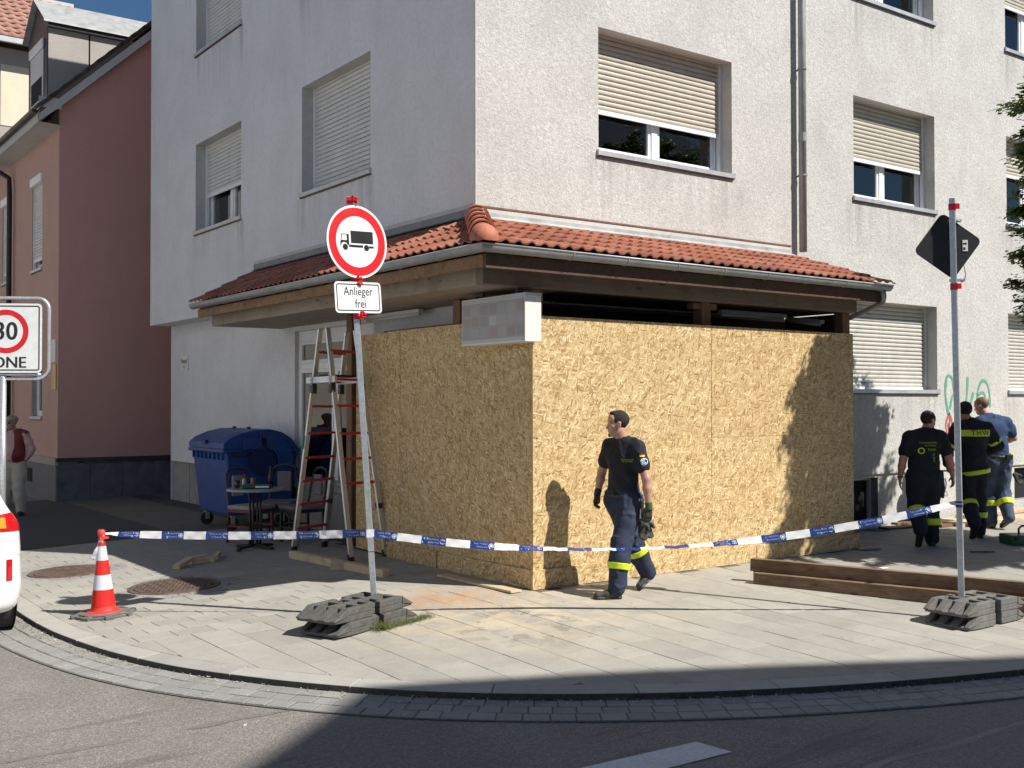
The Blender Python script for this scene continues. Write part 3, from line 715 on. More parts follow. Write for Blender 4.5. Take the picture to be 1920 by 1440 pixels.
# plinths, basement windows
a = MB(); rv = []; wall(a, rv, lambda u, z, d: (u, YR+.03+d, z), XL, 22, -.3, .78, [(6.2,7.21,.06,.73),(10.93,12.2,.2,.73)], .25)
part('front_plinth', a, M['plaster'], bld); revs(rv, M['plinth'], bld)
a = MB(); a.box((6.2,YR+.2,.06),(7.21,YR+.24,.73)); part('basement_window', a, M['dark_hole'], bld)
a = MB(); a.box((10.93,YR+.2,.2),(12.2,YR+.24,.73)); part('basement_window', a, M['dark_hole'], bld)
a = MB(); a.box((6.62,YR+.15,.06),(6.66,YR+.2,.73)).box((6.2,YR+.15,.69),(7.21,YR+.2,.73)).box((7.17,YR+.15,.06),(7.21,YR+.2,.69)); part('basement_window_frame', a, M['shutter_grey'], bld)
a = MB(); a.add([(XG+.05,YR,-.35),(XG+.05,YE,-.35),(XG+.05,YE,.74),(XG+.05,YR,.74)], [(3,2,1,0)]); a.add([(XG+.05,YE,-.35),(2,YE,-.35),(2,YE,.74),(XG+.05,YE,.74)], [(0,3,2,1)]); a.add([(XG,YR,.74),(XG,YE,.74),(XG+.05,YE,.74),(XG+.05,YR,.74)], [(0,1,2,3)])
part('side_plinth', a, M['plinth'], bld)
for u in (7.6, 8.7, 9.9, 11.1):
    a = MB(); a.box((XG+.046,u,-.3),(XG+.052,u+.008,.74)); part('plinth_joint', a, M['dark_hole'], bld)
# roof
a = MB(); o_ = .5
x0, x1, y0, y1 = XL-o_, 22.5, YR-o_, YE+.2
a.add([(x0,y0,HT),(x1,y0,HT),(x1,y1,HT),(x0,y1,HT),(x0+5.5,(y0+y1)/2,HT+2.9),(x1-5.5,(y0+y1)/2,HT+2.9)], [(0,3,2,1),(0,1,5,4),(1,2,5),(2,3,4,5),(3,0,4)])
part('roof', a, M['tile_dark'], bld)
# windows, right hand facade (rz 0)
for (c, z0, z1, drop) in [(cA,4.76,6.23,.655),(cB,4.76,6.23,.60),(cC,4.76,6.23,.42),(cA,7.68,9.15,.35),(cB,7.68,9.15,.4),(cC,7.68,9.15,.45),((14.9,16.9),4.76,6.23,.5),((14.9,16.9),7.68,9.15,.3)]:
    window(bld, c[0], YR, z0, 0, c[1]-c[0], z1-z0, drop)
for c in ((6.4, 8.69), (10.73, 12.76), (14.9, 16.9)): window(bld, c[0], YR, 2.0, 0, c[1]-c[0], 1.29, 1.0, mat='shutter_pale', pitch=.06)
# left hand facade (rz -90)
for (c, z0, z1, drop) in [(cL1,4.73,6.23,1.0),(cL2,4.73,6.23,.60),(cL1,7.78,9.25,.5),(cL2,7.78,9.25,1.0)]:
    window(bld, XL, c[1], z0, -PI/2, c[1]-c[0], z1-z0, drop, mat='shutter_grey')
# shop windows on the ground floor
def shopwin(u0, u1, z0, z1):
    w, h = u1-u0, z1-z0; fr = MB(); t = h*.77
    fr.box((0,.06,0),(.08,.14,h)).box((w-.08,.06,0),(w,.14,h)).box((.08,.06,0),(w-.08,.14,.10)).box((.08,.06,h-.16),(w-.08,.14,h)).box((.08,.055,t-.04),(w-.08,.14,t+.05)).box((w/2-.045,.06,.1),(w/2+.045,.14,t-.04))
    for a_, b_, c_, d_ in [(.08,w/2-.045,.10,t-.04),(w/2+.045,w-.08,.10,t-.04),(.08,w-.08,t+.05,h-.16)]:
        fr.box((a_,.05,c_),(a_+.05,.12,d_)).box((b_-.05,.05,c_),(b_,.12,d_)).box((a_+.05,.05,c_),(b_-.05,.12,c_+.05)).box((a_+.05,.05,d_-.05),(b_-.05,.12,d_))
    win = place(part('shop_window', fr, M['pvc'], bld, bevel=.006), bld, XG, u1, z0, -PI/2)
    for a_, b_, c_, d_ in [(.08,w/2-.045,.10,t-.04),(w/2+.045,w-.08,.10,t-.04),(.08,w-.08,t+.05,h-.16)]:
        g_ = MB(); g_.box((a_+.048,.082,c_+.048),(b_-.048,.09,d_-.048)); part('pane', g_, M['glass'], win)
    b = MB(); b.box((0,.295,0),(w,.3,h)); part('interior_backing', b, M['cushion'], win)
    return win, w, h
w1, w_, h_ = shopwin(4.12, 6.53, .57, 2.89)
p_ = MB(); p_.box((.55,.10,.12),(.98,.104,.82)); part('poster', p_, speck('purple_poster', (.16,.05,.14), (.05,.06,.16), 6, .5), w1)
p_ = MB(); p_.box((.2,.12,.95),(2.2,.16,1.02)).box((.2,.12,1.08),(2.2,.16,1.10)); part('window_shelf', p_, M['curtain'], w1)
shopwin(1.5, 3.85, .57, 2.75)
a = MB(); a.box((.4,YR+.35,.3),(5.9,YR+.40,2.94)); part('shop_front_shade_sheet', a, M['dark_hole'], bld)  # near-black sheet paints the deep shade behind the boards
a = MB(); a.box((.9,YR+.08,.35),(.98,YR+.14,2.75)).box((2.75,YR+.08,.35),(2.83,YR+.14,2.75)).box((4.62,YR+.08,.35),(4.7,YR+.14,2.75)).box((.98,YR+.08,.35),(4.62,YR+.14,.43)); part('shop_front_frame', a, M['dark_metal'], bld)
# rain pipe on the facade
a = MB(); a.tube([(5.40,1.05,3.86),(5.40,1.05,7.0),(5.40,1.05,HT)], .052, 16); dp = part('downpipe', a, M['zinc'], bld, smooth=True)
for z in (4.9, 6.35, 8.2, 10.0):
    b = MB(); b.lathe([(.054,-.012),(.062,-.010),(.062,.010),(.054,.012)], 16, (5.40,1.05,z)); b.box((5.39,1.05,z-.01),(5.41,1.16,z+.01)); part('pipe_clamp', b, M['zinc'], dp, smooth=False)
a = MB(); a.lathe([(.056,-.06),(.056,.06)], 16, (5.40,1.05,5.42)); part('pipe_sleeve', a, M['zinc'], dp)
# corner bead, drip line above the lean-to roof
a = MB(); a.box((XL-.004,YR-.004,3.94),(XL+.012,YR+.012,HT)); part('corner_bead', a, M['reveal'], bld)
a = MB(); a.box((XL-.02,YR-.025,3.925),(5.25,YR-.001,3.945)); part('drip_line', a, speck('dark_red_seal', (.13,.06,.05), (.2,.1,.08), 9, .8, bump=.1), bld)
a = MB(); a.box((XL-.018,YR-.018,3.86),(5.25,YR-.0015,3.922)); part('render_band', a, M['reveal'], bld)
# graffiti: spray strokes standing a hair proud of the plaster
def stroke(pts, w, m, name):
    P = [Vector((p[0], 0, p[1])) for p in catmull(pts, .04).tolist()] if False else [Vector((q[0], YR-.004, q[1])) for q in catmull(pts, .05)]
    mb = MB(); vs = []
    for i, p in enumerate(P):
        t = (P[min(i+1,len(P)-1)]-P[max(i-1,0)]).normalized(); n = Vector((t.z,0,-t.x)); ww = w*(.5+.12*math.sin(i*.9))
        vs += [p+n*ww, p-n*ww]
    mb.add(vs, [(2*i,2*i+1,2*i+3,2*i+2) for i in range(len(P)-1)]); return part(name, mb, M[m], bld)
for i_, (pts) in enumerate([[(8.98,1.62),(8.90,1.95),(8.95,2.22),(9.10,2.18),(9.16,1.95),(9.32,1.70),(9.40,1.62)], [(9.52,2.22),(9.50,1.98),(9.44,1.66),(9.58,1.78),(9.68,1.98)], [(9.78,1.70),(9.80,1.98),(9.92,2.16),(10.06,2.14),(10.14,1.98),(10.16,1.74)], [(9.80,1.92),(9.92,1.98),(10.02,1.92),(9.98,1.72)], [(9.02,1.72),(9.12,1.95),(9.26,1.70)]]):
    stroke(pts, .055-.004*i_, 'graf_green', 'graffiti_stroke')
for pts in [[(9.02,1.66),(8.90,1.48),(8.98,1.30),(9.02,1.62),(9.10,1.42),(9.20,1.24)], [(8.96,1.50),(9.04,1.18)], [(9.2,1.5),(9.3,1.2)]]: stroke(pts, .036, 'graf_red', 'graffiti_stroke')
a = MB(); a.box((XG-.02,11.05,2.42),(XG-.001,11.42,2.70)); hs = part('wall_plate', a, M['paper'], bld)
FM = face_M((XG-.0225,11.235,2.60), (0,-1,0), (0,0,1)); me = text_mesh('Haupt', .13, .0008); me.transform(FM); part('plate_text', me, M['sign_black'], hs)
me = text_mesh('9', .12, .0008); me.transform(face_M((XG-.0225,11.235,2.48), (0,-1,0), (0,0,1))); part('plate_text', me, M['sign_black'], hs)

# ================================================================== LEAN-TO SHOP CANOPY
ext = thing('shop_canopy', 'lean-to shop canopy with orange pantiles, zinc gutter and brown beams round the corner', 'canopy', (0, 0, 0), world=True)
ex, ey = -.86, -.39; xe, ye = 5.24, 7.06
PRF = [(.065*math.sin(t), -.065*math.cos(t)) for t in np.linspace(-PI/2, PI/2, 13)]
def gut_ring(kind, o, z):
    if kind == 0: return (ex-o, ye, z)
    if kind == 1: return (ex-o, ey-o, z)
    return (xe, ey-o, z)
a = MB(); ZG = 3.255; n = len(PRF)
for sc_ in (1.0, .93):
    vs = [gut_ring(kd, o*sc_, ZG+z*sc_) for kd in (0,1,2) for o, z in PRF]
    a.add(vs, [(r*n+i, r*n+i+1, (r+1)*n+i+1, (r+1)*n+i) for r in (0,1) for i in range(n-1)])
for kd in (0, 2): a.add([gut_ring(kd, o, ZG+z) for o, z in PRF], [tuple(range(n))])
gt = part('gutter', a, M['zinc'], ext); smooth_by_angle(gt.data, 50)
a = MB(); a.tube([(ex-.067,ye,ZG+.004),(ex-.067,ey-.067,ZG+.004),(xe,ey-.067,ZG+.004)], .009, 8); part('bead', a, M['zinc_light'], gt, smooth=True)
def bracket(pt):
    b = MB(); pr = []
    for o, z in PRF: pr.append(pt(o*1.05, ZG+z*1.05))
    b.tube(pr+[pt(.072, ZG+.012), pt(.05, ZG+.016)], .005, 5); part('bracket', b, M['zinc_light'], gt)
for x in np.arange(.15, 5.2, .70): bracket(lambda o, z, x=x: (x, ey-o, z))
for y in np.arange(.35, 7.0, .78): bracket(lambda o, z, y=y: (ex-o, y, z))
# outlet pipe at the right end
a = MB(); a.tube([(5.10,-.40,3.20),(5.12,-.40,3.12),(5.16,-.36,3.06),(5.20,-.05,2.965),(5.22,.18,2.90),(5.25,.40,2.84),(5.25,.48,2.70),(5.25,.48,.1)], .034, 12); part('outlet_pipe', a, M['zinc'], ext, smooth=True)
# tiled roof
hx0, hy0, hz0 = -.87, -.40, 3.29; topz = 3.80
Hd = Vector((XL-hx0, YR-hy0, 0)); Hn = Vector((Hd.y, -Hd.x, 0)).normalized()
a = MB()
a.add([(hx0,hy0,hz0-.03),(xe+.02,hy0,hz0-.03),(xe+.02,YR,topz-.03),(XL,YR,topz-.03)], [(0,1,2,3),(3,2,1,0)][:1]); a.add([(hx0,hy0,hz0-.03),(XL,YR,topz-.03),(XL,ye,topz-.03),(hx0,ye,hz0-.03)], [(0,1,2,3)])
roof = part('tiled_roof', a, M['old_wood'], ext)
def tile_mesh(L):
    mb = MB(); nx = 16; W_ = .30
    def zz(x): 
        u = (x/.15) % 1.0; return .026*(max(0, math.sin(PI*min(1, u/.62))))**1.2 if u < .62 else 0.0
    top = []; 
    for (y, lift) in [(-.02,.026),(L*.5,.014),(L+.05,.0)]:
        top.append([(x, y, zz(x)+lift) for x in np.linspace(0, W_*.999, nx+1)])
    vs = [p for r in top for p in r]; n = nx+1
    fs = [(r*n+i, r*n+i+1, (r+1)*n+i+1, (r+1)*n+i) for r in (0,1) for i in range(nx)]
    base = len(vs); vs += [(p[0], p[1]+.002, p[2]-.016) for p in top[0]]
    fs += [(base+i, base+i+1, i+1, i) for i in range(nx)]
    mb.add(vs, fs); return smooth_by_angle(mb.mesh('roof_tile'), 60)
def tiles(across, up, origin, ncol, nrow, L, W_=.30, side=1):
    A = Vector(across); U = Vector(up).normalized(); N = A.cross(U)
    me0 = tile_mesh(L); me0.materials.append(M['tile'])
    for r in range(nrow):
        for c in range(ncol):
            p = Vector(origin)+A*(c*W_)+U*(r*L)
            Mx = Matrix(((A.x,U.x,N.x,p.x),(A.y,U.y,N.y,p.y),(A.z,U.z,N.z,p.z),(0,0,0,1)))
            Mx = Mx @ Matrix.Rotation(random.uniform(-.006,.006), 4, 'Z') @ Matrix.Translation((0,0,random.uniform(0,.004)))
            cs = [Mx @ Vector((x, y, 0)) for x in (0, W_) for y in (0, L)]
            sd = [(q-Vector((hx0,hy0,0))).dot(Hn)*side for q in cs]
            if max(sd) < .02: continue
            if min(sd) < -.01:
                bm = bmesh.new(); bm.from_mesh(me0); bm.transform(Mx)
                bmesh.ops.bisect_plane(bm, geom=bm.verts[:]+bm.edges[:]+bm.faces[:], plane_co=(hx0,hy0,0), plane_no=-Hn*side, clear_outer=True)
                me = bpy.data.meshes.new('roof_tile'); bm.to_mesh(me); bm.free()
                if len(me.polygons) == 0: continue
                me.materials.append(M['tile']); me.polygons.foreach_set('use_smooth', [True]*len(me.polygons)); link('roof_tile', me, None, roof, loc=(0,0,0))
            else:
                o = link('roof_tile', me0, None, roof, loc=Mx.to_translation()); o.rotation_euler = Mx.to_euler()
uR = Vector((0, YR-hy0, topz-hz0)); uL = Vector((XL-hx0, 0, topz-hz0))
ncR = int((xe+.05-hx0)/.30)+1
tiles((1,0,0), uR, (xe+.06-ncR*.30, hy0-.02, hz0-.01), ncR, 5, uR.length/4.9)
tiles((0,-1,0), uL, (hx0-.02, ye+.02, hz0-.01), int((ye+.4)/.30)+1, 4, uL.length/3.95, side=-1)
# hip tiles
hp0 = Vector((hx0-.03, hy0-.05, hz0+.005)); hp1 = Vector((XL, YR, topz+.03)); hd = (hp1-hp0); HL = hd.length; hd.normalize()
side_ = hd.cross(Vector((0,0,1))).normalized(); upn = side_.cross(hd)
def hip_tile(i, n=6):
    mb = MB(); L = HL/n; rs = [(-.02,.135),(.03,.132),(L*.5,.118),(L+.04,.104)]; vs = []; m = 13
    for (t, r) in rs:
        for k in range(m):
            an = -.15+ (PI+.3)*k/(m-1); vs.append(side_*math.cos(an)*r + upn*math.sin(an)*r*.95 + hd*t)
    fs = [(q*m+k, q*m+k+1, (q+1)*m+k+1, (q+1)*m+k) for q in range(len(rs)-1) for k in range(m-1)]
    b0 = len(vs); vs += [v*1.0+hd*.0-(v-hd*(-.02))*.12 for v in vs[:m]]; fs += [(k, b0+k, b0+k+1, k+1) for k in range(m-1)]
    if i == 0:
        # rounded starter end
        for q in range(1, 6):
            ph = q/5*PI/2
            for k in range(m):
                an = -.15+(PI+.3)*k/(m-1); vs.append((side_*math.cos(an)+upn*math.sin(an)*.95)*.133*math.cos(ph) - hd*(.02+.12*math.sin(ph)))
        b1 = b0+m
        for k in range(m-1): fs.append((k+1, k, b1+k, b1+k+1))
        for q in range(4):
            for k in range(m-1): fs.append((b1+q*m+k+1, b1+q*m+k, b1+(q+1)*m+k, b1+(q+1)*m+k+1))
    mb.add(vs, fs); me = smooth_by_angle(mb.mesh('hip_tile'), 50)
    o = link('hip_tile', me, M['tile_ridge'], roof, loc=hp0+hd*(L*i)+upn*(.012+.002*i)); o.rotation_euler = (random.uniform(-.01,.01),)*3
for i in range(6): hip_tile(i)
# flashing against the walls
a = MB(); a.box((XL-.02,YR-.03,topz-.02),(2.95,YR-.002,topz+.075)); a.box((2.955,YR-.032,topz-.022),(5.22,YR-.002,topz+.078)); a.add([(XL,YR-.14,topz-.01),(5.24,YR-.14,topz-.01),(5.24,YR-.03,topz+.035),(XL,YR-.03,topz+.035)], [(0,1,2,3)]); part('front_flashing', a, M['zinc_light'], ext)
a = MB(); a.box((XL-.03,YR-.03,topz-.02),(XL-.002,ye,topz+.115)); a.add([(XL-.12,ye,topz),(XL-.12,YR,topz),(XL-.03,YR,topz+.04),(XL-.03,ye,topz+.04)], [(0,1,2,3)]); part('side_flashing', a, speck('dark_zinc', (.13,.14,.155), (.19,.2,.215), 7, .45, .5, bump=.12, objc=False), ext)
a = MB(); a.box((XL-.022,1.2,topz+.116),(XL-.002,ye,topz+.165)); part('side_render_lip', a, M['reveal'], ext)
# timber underneath
a = MB(); a.box((-.6,0,2.95),(5.13,.12,3.14)); part('front_beam', a, M['beam_wood'], ext, bevel=.004)
a = MB(); a.box((-.6,.122,2.952),(-.48,7.0,3.13)); part('side_beam', a, M['beam_wood_y'], ext, bevel=.004)
a = MB(); a.box((-.48,6.9,2.954),(.495,7.0,3.12)); part('end_beam', a, M['beam_wood_y'], ext)
a = MB(); a.box((-.48,.12,2.958),(.49,6.9,2.972)); part('side_soffit', a, M['soffit'], ext)
a = MB(); a.box((.49,.12,2.958),(5.1,1.14,2.972)); part('front_soffit', a, M['old_wood'], ext)
a = MB(); a.box((-.80,-.335,3.058),(5.2,-.295,3.19)); part('front_fascia', a, M['old_wood'], ext)
a = MB(); a.box((-.80,-.286,3.07),(-.765,7.03,3.185)); part('side_fascia', a, M['rafter'], ext)
for x in np.arange(-.3, 5.2, .68):
    a = MB(); a.bar((x,-.28,3.14),(x,1.1,3.60),.07,.11); part('rafter', a, M['old_wood'], ext)
for y in np.arange(.7, 7.0, .72):
    a = MB(); a.bar((-.75,y,3.14),(.05,y,3.57),.07,.11); part('rafter', a, M['old_wood'], ext)
a = MB(); a.add([(-.83,-.36,3.20),(5.22,-.36,3.20),(5.22,1.13,3.72),(.1,1.13,3.72)], [(0,3,2,1)]); a.add([(-.83,-.36,3.20),(.09,1.13,3.70),(.09,ye-.03,3.70),(-.83,ye-.03,3.20)], [(0,3,2,1)]); part('roof_boarding', a, M['old_wood'], ext)
a = MB(); a.add([(5.2,-.3,3.12),(5.2,1.12,3.12),(5.2,1.12,3.7),(5.2,-.3,3.2)], [(0,1,2,3)]); a.add([(-.79,6.99,3.1),(.08,6.99,3.1),(.08,6.99,3.68),(-.79,6.99,3.2)], [(0,3,2,1),(0,1,2,3)][:1]); part('gable_boards', a, M['rafter'], ext)
for (x, y, cap) in [(4.98,.1,0),(2.46,.1,1),(.06,3.9,0),(.06,1.40,0),(.06,.1,0)]:
    a = MB(); a.box((x,y,-.05),(x+.14,y+.14,2.95)); 
    if cap: a.box((x-.12,y+.02,2.87),(x+.26,y+.12,2.94))
    part('post', a, M['post_wood'], ext, bevel=.006)
a = MB(); a.box((5.125,.13,-.05),(5.15,1.14,2.95)); part('added_end_wall', a, M['old_wood'], ext)  # added dark wall, hides the lit facade so the gap stays black
# tube lamps below the soffit
def lamp(p0, p1):
    mb = MB(); mb.bar(p0, p1, .075, .05); d = (Vector(p1)-Vector(p0)).normalized()
    l = part('tube_lamp', mb, M['lamp_white'], ext, bevel=.008)
    t = MB(); t.tube([Vector(p0)+d*.04-Vector((0,0,.04)), Vector(p1)-d*.04-Vector((0,0,.04))], .016, 8); part('tube', t, M['sign_white'], l, smooth=True)
lamp((.30,3.95,2.92),(.30,2.6,2.92)); lamp((3.3,.62,2.92),(4.5,.62,2.92)); lamp((4.95,.95,2.93),(4.86,.32,2.84))

# ================================================================== HOARDING
hb = thing('plywood_hoarding', 'new oriented strand board hoarding closing the corner shop front', 'hoarding', (0,0,0), world=True)
def osb_board(w, h, x, y, z, rz, vert=False, name='strand_board', t=.018):
    mb = MB()
    if vert: mb.box((0,0,0),(h,t,w)); o = part(name, mb, M['osb'], hb, bevel=.001, seg=1); o.rotation_euler = (Matrix.Rotation(rz, 3, 'Z') @ Matrix.Rotation(-PI/2, 3, 'Y') @ Matrix.Scale(1, 3)).to_euler(); 
    else: mb.box((0,0,0),(w,t,h)); o = part(name, mb, M['osb'], hb, bevel=.001, seg=1); o.rotation_euler = (0,0,rz)
    o.location = (x,y,z); return o
zb = .18
osb_board(2.496,1.2495,-.02,-.018,zb,0); osb_board(2.538,1.2495,2.482,-.0160,zb,0)
osb_board(2.496,1.247,-.02,-.0172,zb+1.251,0); osb_board(2.538,1.247,2.482,-.018,zb+1.251,0)
a = MB()
for z_ in (zb+.03, zb+.42, zb+.83, zb+1.21, zb+1.29, zb+1.7, zb+2.1, zb+2.46):
    for x_ in np.arange(.03, 5.0, .612): a.tube([(x_+random.uniform(-.02,.02),-.0187,z_),(x_+.001,-.0160,z_)], .0055, 8)
tag(part('screw_heads', a, M['dark_metal'], hb), kind='stuff')
# side boards: face at x = 0, running back along y (rz -90, x local = -y)
def side_board(y0, y1, z0, h, xo=0):
    mb = MB(); mb.box((0,0,0),(h,.018,y1-y0)); o = part('strand_board', mb, M['osb'], hb, bevel=.001, seg=1)
    # local x -> up, local z -> +y, local y -> +x
    Mx = Matrix(((0,1,0),(0,0,1),(1,0,0))); o.rotation_euler = Mx.to_euler(); o.location = (xo,y0,z0)
side_board(.002, 1.33, .02, 2.65); side_board(1.337, 2.58, .02, 2.65, .004); side_board(2.585, 3.66, .02, 2.645, .0)
def skirt(p0, p1, h, z0=0.0, mat='osb', nm='skirting_board', th=.022):
    L = math.hypot(p1[0]-p0[0], p1[1]-p0[1]); mb = MB(); mb.box((0,0,0),(L,th,h)); o = part(nm, mb, M[mat], hb, bevel=.001, seg=1)
    o.location = (p0[0],p0[1],z0); o.rotation_euler = (0,0,math.atan2(p1[1]-p0[1], p1[0]-p0[0])); return o
skirt((-.045,-.045),(3.18,-.043),.19,-.003); skirt((3.185,-.048),(5.10,-.045),.185,-.002)
o = skirt((-.025,1.72),(-.026,-.02),.185,-.004, th=.02); o = skirt((-.032,2.95),(-.03,1.74),.185,-.006, th=.02)
M['pine_edge'] = plain('pine_edge', (.50,.36,.24), .8)
a = MB(); a.box((-.0225,-.0185,1.05),(-.0205,-.0005,2.66)); part('edge_strip', a, M['pine_edge'], hb)

# illuminated sign box hanging from the beam
sg = thing('shop_sign_box', 'pale grey box sign hanging at the canopy corner over the boards', 'shop sign', (-.1,.4,2.41))
a = MB(); a.box((-.1,-.53,0),(.1,.57,.475)); part('case', a, M['sign_end'], sg, bevel=.006)
a = MB(); a.box((-.1045,-.515,.015),(-.1005,.555,.46))
s = NT('sign_face_print'); v = s.obj(); 
ms = s.n('MapRange', None, Value=0.0)
vv = s.n('TexVoronoi', {'distance': 'CHEBYCHEV', 'feature': 'SMOOTH_F1'}, Vector=s.map(v, (0,6.4,8.6)), Scale=1.0, Randomness=.0, Smoothness=.35)
wn_ = s.n('TexWhiteNoise', {'noise_dimensions': '3D'}, Vector=vv.outputs['Position'])
cc = s.ramp(wn_.outputs['Value'], [(0.0,(.34,.35,.36)), (.3,(.38,.38,.37)), (.5,(.27,.28,.29)), (.62,(.36,.29,.30)), (.74,(.31,.28,.25)), (.85,(.29,.31,.33)), (1.0,(.44,.45,.47))], 'LINEAR')
sepn = s.n('SeparateXYZ', None, Vector=v)
edge = s.math('GREATER_THAN', s.math('ABSOLUTE', s.math('SUBTRACT', sepn.outputs[2], .235)), .185)
faceM = s.fin(s.mix(edge, cc, (.48,.49,.50)), .4, 0, s.bump(s.noise(v, 40, 2), .03, .002))
part('face_panel', a, faceM, sg)
a = MB(); a.box((-.02,-.3,.475),(.02,-.26,.56)); a.box((-.02,.3,.475),(.02,.34,.56)); part('hanger', a, M['dark_metal'], sg)
a = MB(); a.box((-.1,-.534,.445),(.1,-.5305,.475)); part('cap_strip', a, M['sign_grey'], sg)
# ================================================================== PINK HOUSE
pk = thing('pink_house', 'old rose painted house with dark gable wall, slate plinth and black dormer', 'building', (2,16,0), world=True)
PX, PY = -1.2, 13.41; EZ = 7.55; slope = .955
wz = lambda x: 7.60+slope*(x-PX)
opsP = [(14.72,15.6,4.56,6.32),(14.66,15.55,1.55,3.6),(17.6,18.5,4.56,6.32),(17.6,18.5,1.55,3.6)]
a = MB(); rv = []; wall(a, rv, lambda u, z, d: (PX+d, u, z), PY, 24, .78, EZ, opsP, .22, True)
part('street_wall', a, M['pink'], pk); revs(rv, M['grey_wall'], pk)
a = MB(); a.add([(PX,PY,.78),(8,PY,.78),(8,PY,wz(4)),(3.4,PY,wz(3.4)),(PX,PY,wz(PX))], [(0,1,2,3,4)]); part('gable_wall', a, M['pink_gable'], pk)
a = MB(); a.box((PX-.03,PY+.002,-.35),(PX+.5,24,.66)).box((PX+.5,PY+.02,-.35),(8,PY+.5,.70)); part('plinth', a, M['slate'], pk)
for i in range(9):
    x = PX-.02+i*.62; a = MB(); a.box((x+.004,PY-.03,-.3),(x+.614,PY-.002,.66)); part('plinth_slab', a, M['slate'], pk, bevel=.004, seg=1)
a = MB(); a.box((PX-.03,PY-.05,.70),(8,PY-.002,.78)); part('plinth_cap', a, speck('blue_black_cap', (.03,.032,.045), (.045,.05,.065), 8, .5, bump=.1), pk)
a = MB(); a.box((PX-.06,PY-.05,.64),(PX-.002,24,.78)); part('plinth_ledge', a, M['grey_wall'], pk)
a = MB(); a.box((PX-.034,15.3,.22),(PX-.031,15.75,.5)); part('cellar_opening', a, M['dark_hole'], pk)
for (y0, y1, z0, z1) in opsP:
    window(pk, PX, y1, z0, -PI/2, y1-y0, z1-z0, .9 if z0 > 4 else .0, d=.05, mat='shutter_grey', mull=False)
    b = MB(); b.box((PX-.05,y0-.03,z1-.02),(PX+.05,y1+.03,z1+.16)); part('shutter_box', b, M['pvc'], pk, bevel=.02)
a = MB(); a.box((PX-.02,13.55,2.62),(PX-.002,13.95,3.06)); part('notice_sheet', a, M['paper'], pk)
a = MB(); a.box((PX-.02,13.5,2.1),(PX-.002,13.8,2.58)); part('brass_plate', a, M['brass'], pk)
# roof
ov = .42; RX = 3.6
def rz_(x): return 7.78+slope*(x-PX)
a = MB(); x0_ = PX-ov; y0_ = PY-.22
a.add([(x0_,y0_,rz_(x0_)),(RX,y0_,rz_(RX)),(RX,24.5,rz_(RX)),(x0_,24.5,rz_(x0_))], [(0,1,2,3)]); a.add([(RX,y0_,rz_(RX)),(8.6,y0_,rz_(RX)-4.6),(8.6,24.5,rz_(RX)-4.6),(RX,24.5,rz_(RX))], [(0,1,2,3)])
rf = part('roof', a, M['tile_dark'], pk)
meV = MB().box((0,0,0),(.36,.24,.06)).mesh('verge_tile'); meV.materials.append(M['tile_dark'])
L_ = math.hypot(1, slope)
for i in range(17):
    x = x0_+i*.30/L_*1.0; o = link('verge_tile', meV, None, rf, loc=(x, y0_-.03, rz_(x)+.02-.0)); o.rotation_euler = (0, -math.atan(slope)+.05, 0)
a = MB(); a.add([(x0_,PY-.20,rz_(x0_)-.10),(RX,PY-.20,rz_(RX)-.10),(RX,PY-.20,rz_(RX)-.28),(PX-.02,PY-.20,rz_(PX)-.30),(x0_,PY-.20,rz_(x0_)-.24)], [(4,3,2,1,0)]); part('verge_board', a, M['reveal'], pk)
a = MB(); a.add([(x0_,PY-.198,rz_(x0_)-.24),(PX,PY-.198,rz_(x0_)-.26),(PX,24,rz_(x0_)-.26),(x0_,24,rz_(x0_)-.24)], [(0,1,2,3)]); a.add([(PX-.01,PY-.198,rz_(PX)-.3),(RX,PY-.198,rz_(RX)-.28),(RX,PY,rz_(RX)-.28),(PX-.01,PY,rz_(PX)-.3)], [(0,1,2,3)]); part('eaves_soffit', a, M['reveal'], pk)
a = MB(); a.box((PX-ov,PY-.199,7.42),(PX-.005,PY-.19,7.62)); a.box((x0_-.01,PY-.2,rz_(x0_)-.25),(x0_+.01,24.5,rz_(x0_)-.03)); part('eaves_return', a, M['reveal'], pk)
a = MB(); gx_, gz_ = x0_-.075, rz_(x0_)-.04; n = len(PRF)
vs = [(gx_-o, y, gz_+z) for y in (PY-.25, 24.5) for o, z in PRF]; a.add(vs, [(i, i+1, n+i+1, n+i) for i in range(n-1)]+[tuple(range(n))]); part('gutter', a, M['dark_metal'], pk, smooth=True)
a = MB(); a.tube([(gx_,17.6,gz_-.05),(gx_,17.6,gz_-.25),(PX-.1,17.35,gz_-.55),(PX-.1,17.3,gz_-.9),(PX-.1,17.3,0)], .055, 12); part('downpipe', a, M['steel_black'], pk, smooth=True)
